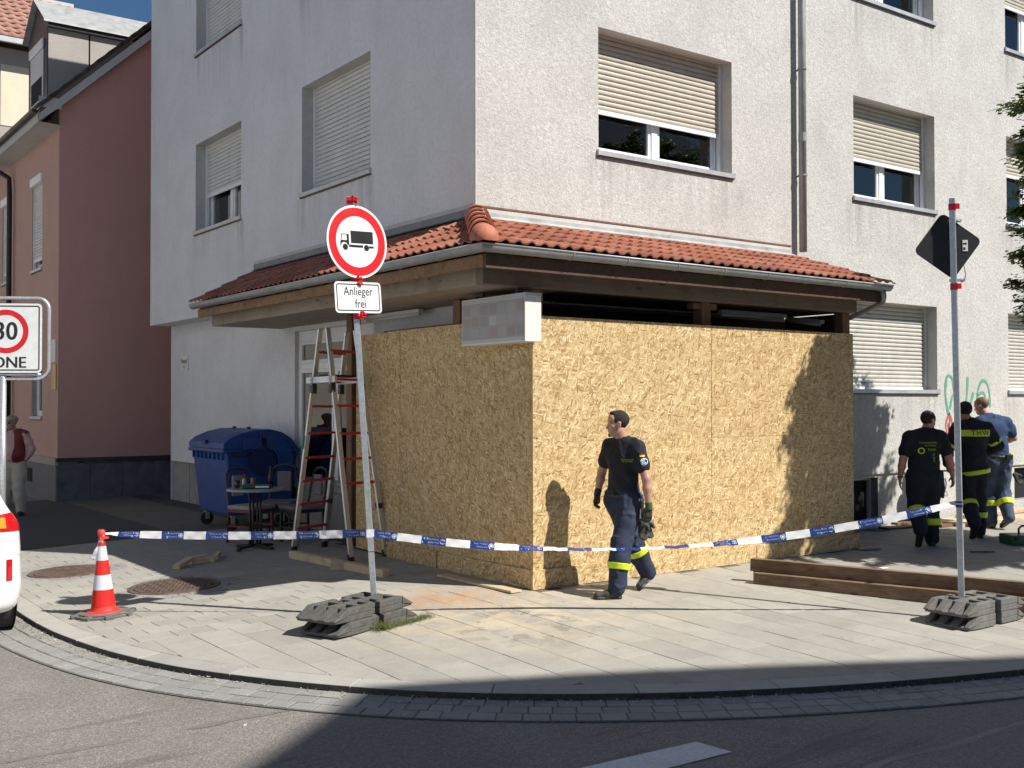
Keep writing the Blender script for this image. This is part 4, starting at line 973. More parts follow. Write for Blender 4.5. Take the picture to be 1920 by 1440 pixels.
# dormer
DX, DY0, DY1, DZ = -1.22, 14.3, 15.9, 9.42
zr = lambda x: rz_(x)
a = MB(); a.add([(DX,DY0,7.9),(DX,DY1,7.9),(DX,DY1,DZ),(DX,(DY0+DY1)/2,DZ+.62),(DX,DY0,DZ)], [(4,3,2,1,0)]); a.add([(DX,DY1,7.9),(1.5,DY1,10.3),(1.5,DY1,DZ+1),(DX,DY1,DZ)], [(3,2,1,0)]); dm = part('dormer', a, M['steel_black'], pk)
xs_ = [DX, -.42, .38, 1.2]
for i in range(3):
    xa, xb = xs_[i]+.015, xs_[i+1]-.015; za, zb2 = max(zr(xa), 0), zr(xb); top = DZ-.12
    if zr(xa) > top: continue
    pts = [(xa, za), (xb, min(zb2, top)), (xb, top), (xa, top)] if zb2 < top else [(xa, za), (PX+(top-7.78)/slope, top), (xa, top)]
    m1 = MB(); nn = len(pts); m1.add([(p[0], DY0-.012, p[1]) for p in pts]+[(p[0], DY0, p[1]) for p in pts], [tuple(range(nn)), tuple(range(nn,2*nn))[::-1]]+[(j, nn+j, nn+(j+1)%nn, (j+1)%nn) for j in range(nn)])
    part('cheek_panel', m1, M['grey_wall'], dm)
a = MB(); a.box((DX-.01,DY0-.10,DZ-.12),(2.2,DY0+.0,DZ+.02)); part('dormer_eave', a, M['steel_black'], dm)
a = MB(); yc = (DY0+DY1)/2; e0 = DY0-.14; e1 = DY1+.14
for sgn, ya in ((1, e0), (-1, e1)):
    a.add([(DX-.10,ya,DZ+.0),(3.2,ya,DZ+.0),(3.2,yc,DZ+.66),(DX-.10,yc,DZ+.66)], [(0,1,2,3) if sgn > 0 else (3,2,1,0)])
    a.add([(DX-.10,ya,DZ-.04),(3.2,ya,DZ-.04),(3.2,ya,DZ),(DX-.10,ya,DZ)], [(0,1,2,3)])
part('dormer_roof', a, M['zinc_light'], dm)
wd = MB(); wd.box((DX-.05,DY0+.25,DZ-.45),(DX+.0,DY1-.2,DZ-.25)); part('shutter_box', wd, M['pvc'], dm, bevel=.04, seg=3)
wd = MB(); wd.box((DX-.02,DY0+.28,7.95),(DX-.001,DY1-.25,DZ-.46)); part('dormer_window', wd, M['shutter_grey'], dm)
wd = MB(); wd.box((DX-.024,DY0+.36,7.98),(DX-.021,DY1-.33,8.42)); part('dormer_pane', wd, M['dark_hole'], dm)

# ================================================================== FAR HOUSE, OPPOSITE BUILDINGS
fh = thing('cream_house', 'distant cream rendered house with weathered tiled roof beyond the pink house', 'building', (-6,27,0), world=True)
FY = 26.0
a = MB(); a.box((-14,FY,0),(2.6,FY+8,12.3)); part('walls', a, M['grey_wall'], fh)
a = MB(); a.box((.18,FY-.02,10.0),(1.1,FY-.001,11.8)); a.box((-1.6,FY-.02,10.0),(-.35,FY-.001,11.8)); part('render_panel', a, M['cream'], fh)
a = MB(); a.box((-.18,FY-.025,0.3),(.03,FY-.001,12.1)); part('corner_strip', a, M['opposite'], fh)
a = MB(); a.add([(-14.4,FY-.5,12.45),(3.0,FY-.5,12.45),(3.0,FY+3.2,15.0),(-14.4,FY+3.2,15.0)], [(0,1,2,3)]); a.add([(3.0,FY-.5,12.45),(3.0,FY+3.2,15.0),(3.0,FY+8.5,12.4)], [(0,2,1)]); a.add([(-14.4,FY+3.2,15.0),(3.0,FY+3.2,15.0),(3.0,FY+8.5,12.4),(-14.4,FY+8.5,12.4)], [(0,1,2,3)])
fr_ = part('roof', a, M['tile_old'], fh)
a = MB(); a.box((-14.4,FY-.58,12.32),(3.0,FY-.45,12.47)); part('eaves_gutter', a, M['zinc_light'], fh)
a = MB(); a.box((-14.4,FY+3.1,14.98),(3.0,FY+3.3,15.1)); part('ridge', a, M['reveal'], fh)
U_ = Vector((0,3.7,2.55)).normalized(); A_ = Vector((1,0,0)); N_ = A_.cross(U_)
meF = MB(); nx_ = 6; 
vs = [(x, y, .05*math.sin(PI*x/.3)**2+l) for (y, l) in [(-.02,.05),(.46,.0)] for x in np.linspace(0, .3, nx_+1)]; b0 = len(vs); vs += [(x, .0, .0) for x in np.linspace(0, .3, nx_+1)]
meF.add(vs, [(i, i+1, nx_+2+i, nx_+1+i) for i in range(nx_)]+[(b0+i, b0+i+1, i+1, i) for i in range(nx_)]); meF = meF.mesh('roof_tile', True); meF.materials.append(M['tile_old'])
for r in range(10):
    for c in range(24):
        p = Vector((-4.2+c*.3, FY-.5, 12.48))+U_*(r*.44)
        o = link('roof_tile', meF, None, fr_, loc=p); o.rotation_euler = Matrix(((A_.x,U_.x,N_.x),(A_.y,U_.y,N_.y),(A_.z,U_.z,N_.z))).to_euler()
def block(name, label, x0, y0, x1, y1, h, faces, mat='opposite'):
    t = thing(name, label, 'building', ((x0+x1)/2,(y0+y1)/2,0), world=True)
    for f in faces: pass
    def P_(f):
        if f == 'E': return lambda u, z, d: (x1-d, u, z)
        if f == 'W': return lambda u, z, d: (x0+d, u, z)
        if f == 'N': return lambda u, z, d: (u, y1-d, z)
        return lambda u, z, d: (u, y0+d, z)
    for f in 'EWNS':
        u0, u1 = (y0, y1) if f in 'EW' else (x0, x1); ops = []
        if f in faces:
            u = u0+1.4
            while u+1.4 < u1:
                for z in np.arange(1.4, h-2, 2.9): ops.append((u, u+1.3, z, z+1.5))
                u += 3.0
        m1 = MB(); r1 = []; wall(m1, r1, P_(f), u0, u1, -.4, h, ops, .2); part('wall', m1, M[mat], t)
        if ops:
            revs(r1, M['reveal'], t)
            for o_ in ops:
                q = MB(); a_, b_ = P_(f)(o_[0], o_[2], .2), P_(f)(o_[1], o_[3], .23)
                q.box([min(a_[i], b_[i]) for i in range(3)], [max(a_[i], b_[i]) for i in range(3)]); part('window', q, M['dark_pane'], t)
    m1 = MB(); m1.box((x0-.4,y0-.4,h),(x1+.4,y1+.4,h+.35)); part('roof', m1, M['tile_dark'], t)
    return t
M['dark_pane'] = plain('dark_window_pane', (.03,.035,.045), .08)
block('bounce_town_house', 'unseen long pale town house across the side street, set to bounce light', -24, -5, -12.5, 30, 12.5, 'E')  # unseen house; nearness and pale tone set for light bounced onto the side wall
# building behind the camera whose roof throws the big shadow over the road
K_ = (-2.92+15.2*.447, -1.78-15.2*.773)
e1 = Vector((.903,-.43)).normalized(); e2 = Vector((-.78,-.626)).normalized()
t = thing('corner_building', 'tall pale corner building across the junction, shading the road', 'building', (8,-24,0), world=True)
poly = [K_, (K_[0]+e2.x*13, K_[1]+e2.y*13), (K_[0]+e2.x*13+8, K_[1]+e2.y*13-14), (K_[0]+e1.x*34+2, K_[1]+e1.y*34-10), (K_[0]+e1.x*34, K_[1]+e1.y*34)]
a = MB(); a.prism(poly, -.5, 15.0); part('walls', a, M['opposite'], t)
block('end_house', 'pale rendered house closing the side street', -17, 40, -5, 50, 10, 'S')

# ================================================================== TREES
def tree(name, label, base, H, crown_c, crown_r, n_leaf, seed, trunk_r=.11, leafL=.075, lobes=()):
    rnd = random.Random(seed); LB = [(crown_c, crown_r)]+list(lobes); bx, by, bz = base
    t = thing(name, label, 'tree', base, world=True)
    mb = MB(); mb.tube([(bx,by,bz-.1),(bx+.03,by,bz+1.2),(bx-.02,by+.04,bz+2.6),(crown_c[0],crown_c[1],crown_c[2]),(crown_c[0]+.05,crown_c[1],crown_c[2]+crown_r[2]*.9)], [trunk_r*1.25,trunk_r,trunk_r*.85,trunk_r*.5,.015], 12)
    br = []
    for i in range(60):
        zz = crown_c[2]+crown_r[2]*rnd.uniform(-.95, .8); f = math.sqrt(max(.03, 1-((zz-crown_c[2])/crown_r[2])**2))
        an = rnd.uniform(0, 2*PI); R_ = f*rnd.uniform(.75, 1.08)
        st = Vector((crown_c[0], crown_c[1], zz-crown_r[2]*.28)); en = Vector((crown_c[0]+math.cos(an)*crown_r[0]*R_, crown_c[1]+math.sin(an)*crown_r[1]*R_, zz+.1))
        md = st.lerp(en, .5)+Vector((0,0,.15)); mb.tube([st, md, en], [.03,.018,.005], 5); br.append((st, md, en))
    for (lc, lr) in lobes:
        for i in range(7):
            st = Vector((crown_c[0], crown_c[1], lc[2]-.5)).lerp(Vector(lc), .35); a1 = rnd.uniform(0, 2*PI); en = Vector((lc[0]+lr[0]*.8*math.cos(a1)*rnd.random(), lc[1]+lr[1]*.8*math.sin(a1)*rnd.random(), lc[2]+lr[2]*rnd.uniform(-.7,.7)))
            md = st.lerp(en, .5)+Vector((0,0,.12)); mb.tube([st, md, en], [.025,.014,.004], 5); br.append((st, md, en))
    tw = []
    for st, md, en in br:
        for k in range(9):
            u = rnd.uniform(.25, 1.0); p = st.lerp(en, u); an = rnd.uniform(0, 2*PI); l = rnd.uniform(.35, .9)*(1.2-.5*u)
            d = ((en-st).normalized()*.8+Vector((math.cos(an), math.sin(an), rnd.uniform(-.35,.35)))).normalized()
            q = p+d*l; mb.tube([p, p.lerp(q, .5)+Vector((0,0,.03)), q-Vector((0,0,.04))], [.006,.004,.002], 4); tw.append((p, q-Vector((0,0,.04)), d))
    part('trunk', mb, M['bark'], t, smooth=True)
    lf = MB(); per = max(1, n_leaf//len(tw)); V = []; F = []
    for p, q, d in tw:
        for k in range(per):
            c = p.lerp(q, rnd.uniform(.05, 1.05))+Vector((rnd.gauss(0,.05), rnd.gauss(0,.05), rnd.gauss(0,.035)))
            if min(sum(((c[i]-lc[i])/lr[i])**2 for i in range(3)) for lc, lr in LB) > 1.0+.25*rnd.random(): continue
            sd = Vector((-d.y, d.x, 0)).normalized()*(1 if k % 2 else -1)
            ld = (d*.55+sd*.8+Vector((0,0,rnd.uniform(-.5,.15)))).normalized(); L = leafL*rnd.uniform(.65, 1.25)
            up = Vector((rnd.gauss(0,.35), rnd.gauss(0,.35), 1)); w = ld.cross(up).normalized()*L*.30
            o = len(V); V += [c, c+ld*L*.45+w, c+ld*L+Vector((0,0,-.006)), c+ld*L*.45-w]; F.append((o, o+1, o+2, o+3))
    lf.v = [tuple(v) for v in V]; lf.f = F; lf.m = [0]*len(F)
    part('crown', lf, M['leaf'], t); return t
tree('hornbeam_tree', 'green street hornbeam whose leafy edge reaches in at the right, before the rear facade', (7.6,-3.1,-.12), 9, (7.5,-2.95,4.6), (2.15,2.1,1.85), 240000, 9, leafL=.075, lobes=[((6.75,-2.9,6.05),(.85,.8,.55)),((5.95,-2.15,3.95),(.80,.75,.62)),((6.05,-2.15,4.95),(.70,.65,.55)),((6.05,-2.2,3.05),(.75,.65,.5)),((6.5,-2.6,2.75),(1.1,.9,.55)),((7.6,-2.6,3.1),(1.8,1.4,.7))])

# ================================================================== SIGN POSTS
def sq_pole(mb, r, z0, z1): 
    mb.box((-r,-r,z0),(r,r,z1), Matrix.Rotation(PI/4+.12, 4, 'Z')); return mb
def pole_obj(t, z1, mat='galv'):
    mb = MB(); sq_pole(mb, .026, 0, z1); p = part('pole', mb, M[mat], t, bevel=.004)
    mb = MB(); sq_pole(mb, .0266, .55, .556); part('pole_seam', mb, M['dark_metal'], t); return p
def leaned(name, label, cat, base, head, lean_lat, H):
    """lean of lean_lat metres to the picture's left over H, heading of the sign face = head"""
    t = thing(name, label, cat, base); a_ = math.asin(lean_lat/H)
    # rotation about the viewing direction (horizontal)
    ax = Vector((Fv.x, Fv.y, 0)).normalized(); Rm = Matrix.Rotation(-a_, 3, -ax)
    R_ = Rm @ Matrix.Rotation(head, 3, 'Z'); t.rotation_euler = R_.to_euler(); return t
h1 = math.atan2(.136, .99)
z1b = g(-1.76, 0)
p1 = leaned('no_truck_sign_post', 'leaning steel post with round red no-lorries sign and Anlieger frei plate', 'road sign', (-1.76,0,z1b+.02), h1, -.226, 3.6)
pole_obj(p1, 3.70)
def disc(mb, r, y0, y1, n=48, cz=0, cx=0):
    vs = [(cx+r*math.cos(2*PI*k/n), y, cz+r*math.sin(2*PI*k/n)) for y in (y0, y1) for k in range(n)]
    mb.add(vs, [tuple(range(n)), tuple(range(n, 2*n))[::-1]]+[(k, n+k, n+(k+1) % n, (k+1) % n) for k in range(n)]); return mb
SCZ, SR = 3.29, .325; sx_ = .02
a = MB(); disc(a, SR, -.052, -.045, cz=SCZ, cx=sx_); rs = part('round_sign', a, M['sign_white'], p1)
a = MB(); disc(a, SR+.001, -.0448, -.042, cz=SCZ, cx=sx_); part('sign_rear', a, M['sign_back'], rs)
a = MB(); n = 64; ro, ri, yy = SR*.935, SR*.70, -.0528
a.add([(sx_+r*math.cos(2*PI*k/n), yy, SCZ+r*math.sin(2*PI*k/n)) for r in (ro, ri) for k in range(n)], [(k, (k+1) % n, n+(k+1) % n, n+k) for k in range(n)]); part('red_ring', a, M['sign_red'], rs)
# lorry symbol (metres relative to the sign centre)
a = MB(); 
def flat(mb, pts, y=-.0528, cx=0, cz=0): mb.add([(cx+x, y, cz+z) for x, z in pts], [tuple(range(len(pts)))])
lx, lz = sx_, SCZ
S_ = .00112
def LP(pts): return [((x-398)*.00104, -(z-586)*.00080) for x, z in pts]
flat(a, LP([(332,466),(564,466),(564,604),(332,604)]), cx=lx, cz=lz)
flat(a, LP([(222,608),(237,505),(312,505),(312,628),(296,628),(285,606),(262,596),(238,606),(226,630)]), cx=lx, cz=lz)
flat(a, LP([(306,622),(455,622),(455,650),(312,650)]), cx=lx, cz=lz); flat(a, LP([(515,628),(568,628),(566,650),(520,652)]), cx=lx, cz=lz); flat(a, LP([(222,608),(238,606),(226,640),(222,636)]), cx=lx, cz=lz)
for wx in (270, 490): 
    c = LP([(wx, 650)])[0]; flat(a, [(c[0]+.028*math.cos(2*PI*k/20), c[1]+.028*math.sin(2*PI*k/20)) for k in range(20)], cx=lx, cz=lz)
part('lorry_symbol', a, M['sign_black'], rs)
a = MB(); flat(a, LP([(232,575),(244,514),(289,514),(289,575)]), y=-.0533, cx=lx, cz=lz); part('cab_window', a, M['sign_white'], rs)
# supplementary plate with lettering
def rrect(w, h, r, n=5):
    out = []
    for cx, cz, a0 in [(w/2-r,h/2-r,0),(-w/2+r,h/2-r,PI/2),(-w/2+r,-h/2+r,PI),(w/2-r,-h/2+r,1.5*PI)]:
        out += [(cx+r*math.cos(a0+PI/2*k/n), cz+r*math.sin(a0+PI/2*k/n)) for k in range(n+1)]
    return out
def plate(par, name, w, h, r, cx, cz, y0, y1, m):
    mb = MB(); p = rrect(w, h, r); nn = len(p); mb.add([(cx+x, y0, cz+z) for x, z in p]+[(cx+x, y1, cz+z) for x, z in p], [tuple(range(nn))[::-1], tuple(range(nn, 2*nn))]+[(k, (k+1) % nn, nn+(k+1) % nn, nn+k) for k in range(nn)])
    return part(name, mb, m, par)
def outline(par, name, w, h, r, t_, cx, cz, y, m):
    p = rrect(w, h, r); q = rrect(w-2*t_, h-2*t_, max(.004, r-t_)); nn = len(p); mb = MB()
    mb.add([(cx+x, y, cz+z) for x, z in p]+[(cx+x, y, cz+z) for x, z in q], [(k, nn+k, nn+(k+1) % nn, (k+1) % nn) for k in range(nn)]); return part(name, mb, m, par)
PCZ = 2.795; pcx = -.005
pl = plate(p1, 'supplementary_plate', .50, .275, .035, pcx, PCZ, -.052, -.045, M['sign_white'])
outline(pl, 'black_border', .465, .24, .022, .010, pcx, PCZ, -.0526, M['sign_black'])
def put_text(par, txt, size, x, y, z, m, sx=1.0, name='lettering', spacing=1.0, depth=.0006, bold=0):
    me = text_mesh(txt, size, depth, sx, spacing=spacing); me.transform(Matrix(((1,0,0,x),(0,0,1,y),(0,1,0,z),(0,0,0,1)))); 
    me.flip_normals(); return part(name, me, M[m] if isinstance(m, str) else m, par)
put_text(pl, 'Anlieger', .108, pcx-.0, -.0530, PCZ+.052, 'sign_black', .86); put_text(pl, 'frei', .108, pcx+.02, -.0530, PCZ-.058, 'sign_black', .86)
def tape_wrap(par, z, h=.03, knot=True):
    mb = MB(); sq_pole(mb, .029, z-h, z+h); w = part('red_tape', mb, M['red_tape'], par)
    if knot:
        kb = MB(); rr = random.Random(int(z*1000))
        for i in range(14):
            c = Vector((.015+rr.gauss(0,.012), -.058+rr.gauss(0,.006), z+rr.gauss(0,.018))); kb.cbox((0,0,0), (.034,.003,.03), Matrix.Translation(c) @ Euler((rr.uniform(-1,1), rr.uniform(-1,1), rr.uniform(-1,1))).to_matrix().to_4x4())
        part('tape_knot', kb, M['red_tape'], w)
for z in (3.66, 2.955, 2.635): tape_wrap(p1, z)

h2 = math.atan2(Rv.y, Rv.x)
p2z = g(2.44, -3.04)
p2 = leaned('diamond_sign_post', 'steel post with a dark backed diamond sign, in front of the rear facade', 'road sign', (2.44,-3.04,p2z+.02), h2-.05, -.055, 3.6)
mb = MB(); mb.box((-.025,-.025,0),(.025,.025,3.72), Matrix.Rotation(PI/4+.35, 4, 'Z')); part('pole', mb, M['galv'], p2, bevel=.004)
a = MB(); rq = rrect(.43, .43, .05); cs, sn = math.cos(PI/4+.14), math.sin(PI/4+.14); p = [(-.035+x*cs-z*sn, 3.30+x*sn+z*cs) for x, z in rq]; nn = len(p)
a.add([(x, .034, z) for x, z in p]+[(x, .040, z) for x, z in p], [tuple(range(nn))[::-1], tuple(range(nn, 2*nn))]+[(k, (k+1) % nn, nn+(k+1) % nn, nn+k) for k in range(nn)]); ds = part('diamond_sign', a, M['sign_back'], p2)
a = MB(); p_ = [(x*.93-.0025, (z-3.3)*.93+3.3) for x, z in p]; a.add([(x, .0408, z) for x, z in p_], [tuple(range(nn))]); part('sign_front', a, M['sign_white'], ds)
a = MB(); a.box((.095,.030,3.25),(.14,.0335,3.35), Matrix.Identity(4)); part('sticker', a, M['paper'], ds)

a = MB(); a.box((.10,.0288,3.262),(.118,.0299,3.285)); a.box((.10,.0288,3.31),(.13,.0299,3.325)); part('sticker_mark', a, M['sign_black'], ds)
for z, cx in ((3.52,.05),(2.99,.07)):
    a = MB(); a.box((-.03,.0,z-.012),(cx+.03,.032,z+.012)); a.tube([(cx,.0,z),(cx+.01,-.01,z-.0)], .01, 8); part('bracket', a, M['galv'], ds)
a = MB(); a.tube([(.10,.02,3.12),(.105,.0,3.05),(.09,-.01,2.98),(.06,.0,2.97)], .006, 6); part('hanging_strap', a, M['galv'], ds)
for z in (3.64, 2.93):
    mb = MB(); mb.box((-.029,-.029,z-.028),(.029,.029,z+.03), Matrix.Rotation(PI/4+.35, 4, 'Z')); mb.box((.02,-.03,z-.02),(.055,-.02,z+.028)); part('red_tape', mb, M['red_tape'], p2)
mb = MB(); mb.box((-.028,-.028,.975),(.028,.028,1.0), Matrix.Rotation(PI/4+.35, 4, 'Z')); mb.box((-.028,-.028,1.015),(.028,.028,1.03), Matrix.Rotation(PI/4+.35, 4, 'Z')); part('blue_tape_wrap', mb, M['tape_blue'], p2)

# zone sign at the far left
zp = thing('zone_sign_post', '30 ZONE speed sign in a tube frame on the post beside the white car', 'road sign', (-3.66,5.8,g(-3.66,5.8)), math.atan2(Rv.y, Rv.x)+.10)
a = MB(); a.tube([(0,0,-.05),(0,0,2.28)], .038, 14); part('post', a, M['galv'], zp, smooth=True)
ZC = 2.74; zx = .045; zw = .84
zs = plate(zp, 'zone_plate', zw, zw, .05, zx, ZC, -.05, -.044, M['sign_white'])
outline(zs, 'black_border', zw-.05, zw-.05, .03, .016, zx, ZC, -.0505, M['sign_black'])
a = MB(); n = 64; rc = ZC+.08; a.add([(zx+r*math.cos(2*PI*k/n), -.0507, rc+r*math.sin(2*PI*k/n)) for r in (.265,.20) for k in range(n)], [(k, (k+1) % n, n+(k+1) % n, n+k) for k in range(n)]); part('red_ring', a, M['sign_red'], zs)
def thick_text(par, txt, size, x, y, z, m, sx, w):
    for q in range(3): put_text(par, txt, size, x+(q-1)*w, y-.0002*q, z, m, sx)
thick_text(zs, '30', .31, zx, -.0512, rc-.005, 'sign_black', .9, .006); thick_text(zs, 'ZONE', .19, zx-.02, -.0512, ZC-.30, 'sign_black', 1.0, .004)
a = MB(); fr_p = rrect(.98, .98, .14, 8); a.tube([(zx+x, .0, ZC+z) for x, z in fr_p], .021, 10, closed=True); a.tube([(zx-.4,.0,ZC-.44),(zx+.4,.0,ZC-.44)], .016, 8); part('tube_frame', a, M['galv'], zp, smooth=True)

# ------------------------------------------------------------------ rubber feet
def foot_plate(inv):
    """one recycled rubber foot: 0.98 x 0.43 x 0.11, long axis x; bevelled ends with ribbed pockets"""
    mb = MB(); L, Wd, H, bv = .49, .215, .105, .15
    # body between bevels, built from side rails, cross webs and deck with openings
    mb.box((-L+bv,-Wd,0),(-.05,Wd,.05)); mb.box((.05,-Wd,0),(L-bv,Wd,.05)); mb.box((-.05,-Wd+.05,0),(.05,Wd-.05,.05))
    for y0, y1 in ((-Wd, -Wd+.06), (Wd-.06, Wd)):
        mb.box((-L+bv,y0,.05),(-.05,y1,H)); mb.box((.05,y0,.05),(L-bv,y1,H))
    for x0, x1 in ((-L+bv, -L+bv+.04), (-.17,-.12), (-.03,.03), (.12,.17), (L-bv-.04, L-bv)):
        mb.box((x0,-Wd+.06,.05),(x1,Wd-.06,H-.001))
    mb.box((-.34+.04,-.04,.05),(.30,.04,H-.003)); mb.box((-.05,-Wd+.05,.05),(.05,-Wd+.09,H-.012)); mb.box((-.05,Wd-.09,.05),(.05,Wd-.05,H-.012))
    for sg_ in (-1, 1):
        # wedge base
        xa, xb = sg_*(L-bv), sg_*L
        mb.add([(xa,-Wd,0),(xb,-Wd+.02,0),(xb,Wd-.02,0),(xa,Wd,0),(xa,-Wd,.045),(xb,-Wd+.02,.022),(xb,Wd-.02,.022),(xa,Wd,.045)], [(0,3,2,1),(4,5,6,7),(0,1,5,4),(1,2,6,5),(2,3,7,6)])
        for k in range(4):
            yc = -Wd+.03+k*(2*Wd-.06)/3; w = .034 if k in (0,3) else .046
            mb.add([(xa,yc-w,.04),(xb,yc-w*.75,.015),(xb,yc+w*.75,.015),(xa,yc+w,.04),(xa,yc-w,H),(xb,yc-w*.75,.028),(xb,yc+w*.75,.028),(xa,yc+w,H)], [(0,3,2,1),(4,5,6,7),(0,1,5,4),(1,2,6,5),(2,3,7,6)])
    if inv: mb.v = [(x, y, H-z) for x, y, z in mb.v]; mb.f = [f[::-1] for f in mb.f]
    return mb
def foot(name, label, x, y, z, rz, inv, mat, s=1.0, grp='rubber feet holding the sign posts'):
    o = part(name, foot_plate(inv), M[mat], bevel=.006, seg=2); o.location = (x,y,z); o.rotation_euler = (0, 0, rz); o.scale = (s,1,1)
    tag(o, label, 'sign base', grp)
    # handle strap slots
    return o
r1 = math.atan2(.38, .98); c1 = (-2.02,-.215)
foot('rubber_sign_base', 'worn grey rubber foot on the paving, under the no-lorries post', c1[0], c1[1], g(*c1)+.0, r1, False, 'rubber_rust', 1.06)
foot('rubber_sign_base', 'upper worn rubber foot gripping the no-lorries post above the grass tuft', c1[0]-.03, c1[1]+.02, g(*c1)+.107, r1+.015, False, 'rubber_rust', 1.06)
r2 = math.atan2(.02, .9); c2 = (2.52,-3.12)
foot('rubber_sign_base', 'lower grey rubber foot on the slabs under the diamond sign post', c2[0], c2[1], g(*c2), r2, False, 'rubber', .95)
foot('rubber_sign_base', 'upper grey rubber foot around the diamond sign post, before the timber beams', c2[0]-.005, c2[1]+.0, g(*c2)+.107, r2-.02, False, 'rubber', .95)

# ================================================================== CONE AND TAPE
cx, cy = -3.57, 1.84; cz = g(cx, cy)
cone = thing('traffic_cone', 'red and white striped traffic cone on a black rubber foot at the kerb', 'traffic cone', (cx,cy,cz), .3)
cone.rotation_euler = (-.01, -.03, .3)
def rr_(z): return .112-.088*(z-.05)/.66
a = MB(); a.lathe([(.155,.034),(.145,.045),(.118,.05),(rr_(.07),.07),(rr_(.72),.72),(.03,.722),(.033,.73),(.033,.775),(.022,.785)], 40); b = part('cone_shell', a, M['cone_body'], cone); smooth_by_angle(b.data, 50)
for z0, z1, m in ((.09,.24,'cone_red'),(.24,.375,'cone_white'),(.375,.505,'cone_red'),(.505,.635,'cone_white'),(.635,.715,'cone_red')):
    a = MB(); n = 40; a.add([((rr_(z)+.0016)*math.cos(2*PI*k/n), (rr_(z)+.0016)*math.sin(2*PI*k/n), z) for z in (z0+.001, z1-.001) for k in range(n)], [(k, (k+1) % n, n+(k+1) % n, n+k) for k in range(n)]); part('reflective_sleeve', a, M[m], cone, smooth=True)
a = MB(); a.prism([(.27*math.cos(PI/8+k*PI/4), .27*math.sin(PI/8+k*PI/4)) for k in range(8)], 0, .022); a.prism([(.235*math.cos(PI/8+k*PI/4), .235*math.sin(PI/8+k*PI/4)) for k in range(8)], .022, .036)
for k in range(8):
    an = PI/8+k*PI/4; a.box((.17,-.035,.0),(.285,.035,.03), Matrix.Rotation(an, 4, 'Z'))
part('rubber_foot', a, M['rubber'], cone, bevel=.005)
a = MB(); a.box((-.045,-.048,.70),(.045,-.03,.725)); ktm = part('cone_top_band', a, M['cone_body'], cone)

barrier = thing('barrier_tape', 'blue and white tape strung from the cone past both sign posts', 'barrier tape', (cx,cy,cz), world=True)
T0 = Vector((cx+.03, cy-.02, cz+.745)); dl1 = Vector((-1.76,0,.79)); 
leanv = Vector((-Rv.x, -Rv.y, 0))*.226/3.6
T1 = Vector((-1.76,0,0))+leanv*.75+Vector((0,0,.67)); T2 = Vector((2.44,-3.04,.935))
def ribbon(pts_fn, L, wfn, twist, name, par, m, seg_=.02, off=0.0, s0=0, s1=None):
    s1 = L if s1 is None else s1; n = max(2, int((s1-s0)/seg_)); vs = []
    for i in range(n+1):
        s_ = s0+(s1-s0)*i/n; p, tn = pts_fn(s_); th = twist(s_)
        sidev = Vector((-tn.y, tn.x, 0)).normalized(); up = tn.cross(sidev); 
        if up.z < 0: up = -up
        w = up*math.cos(th)+sidev*math.sin(th); nrm = tn.cross(w).normalized()
        hw = wfn(s_)/2
        c = .0035*math.sin(s_*37)+.002*math.sin(s_*91)
        vs += [p+w*hw+nrm*(off+c), p+nrm*(off-c*.8), p-w*hw+nrm*(off+c)]
    mb = MB(); mb.add(vs, [(3*i+k, 3*i+k+1, 3*i+4+k, 3*i+3+k) for i in range(n) for k in (0,1)]); return part(name, mb, M[m], par, smooth=True)
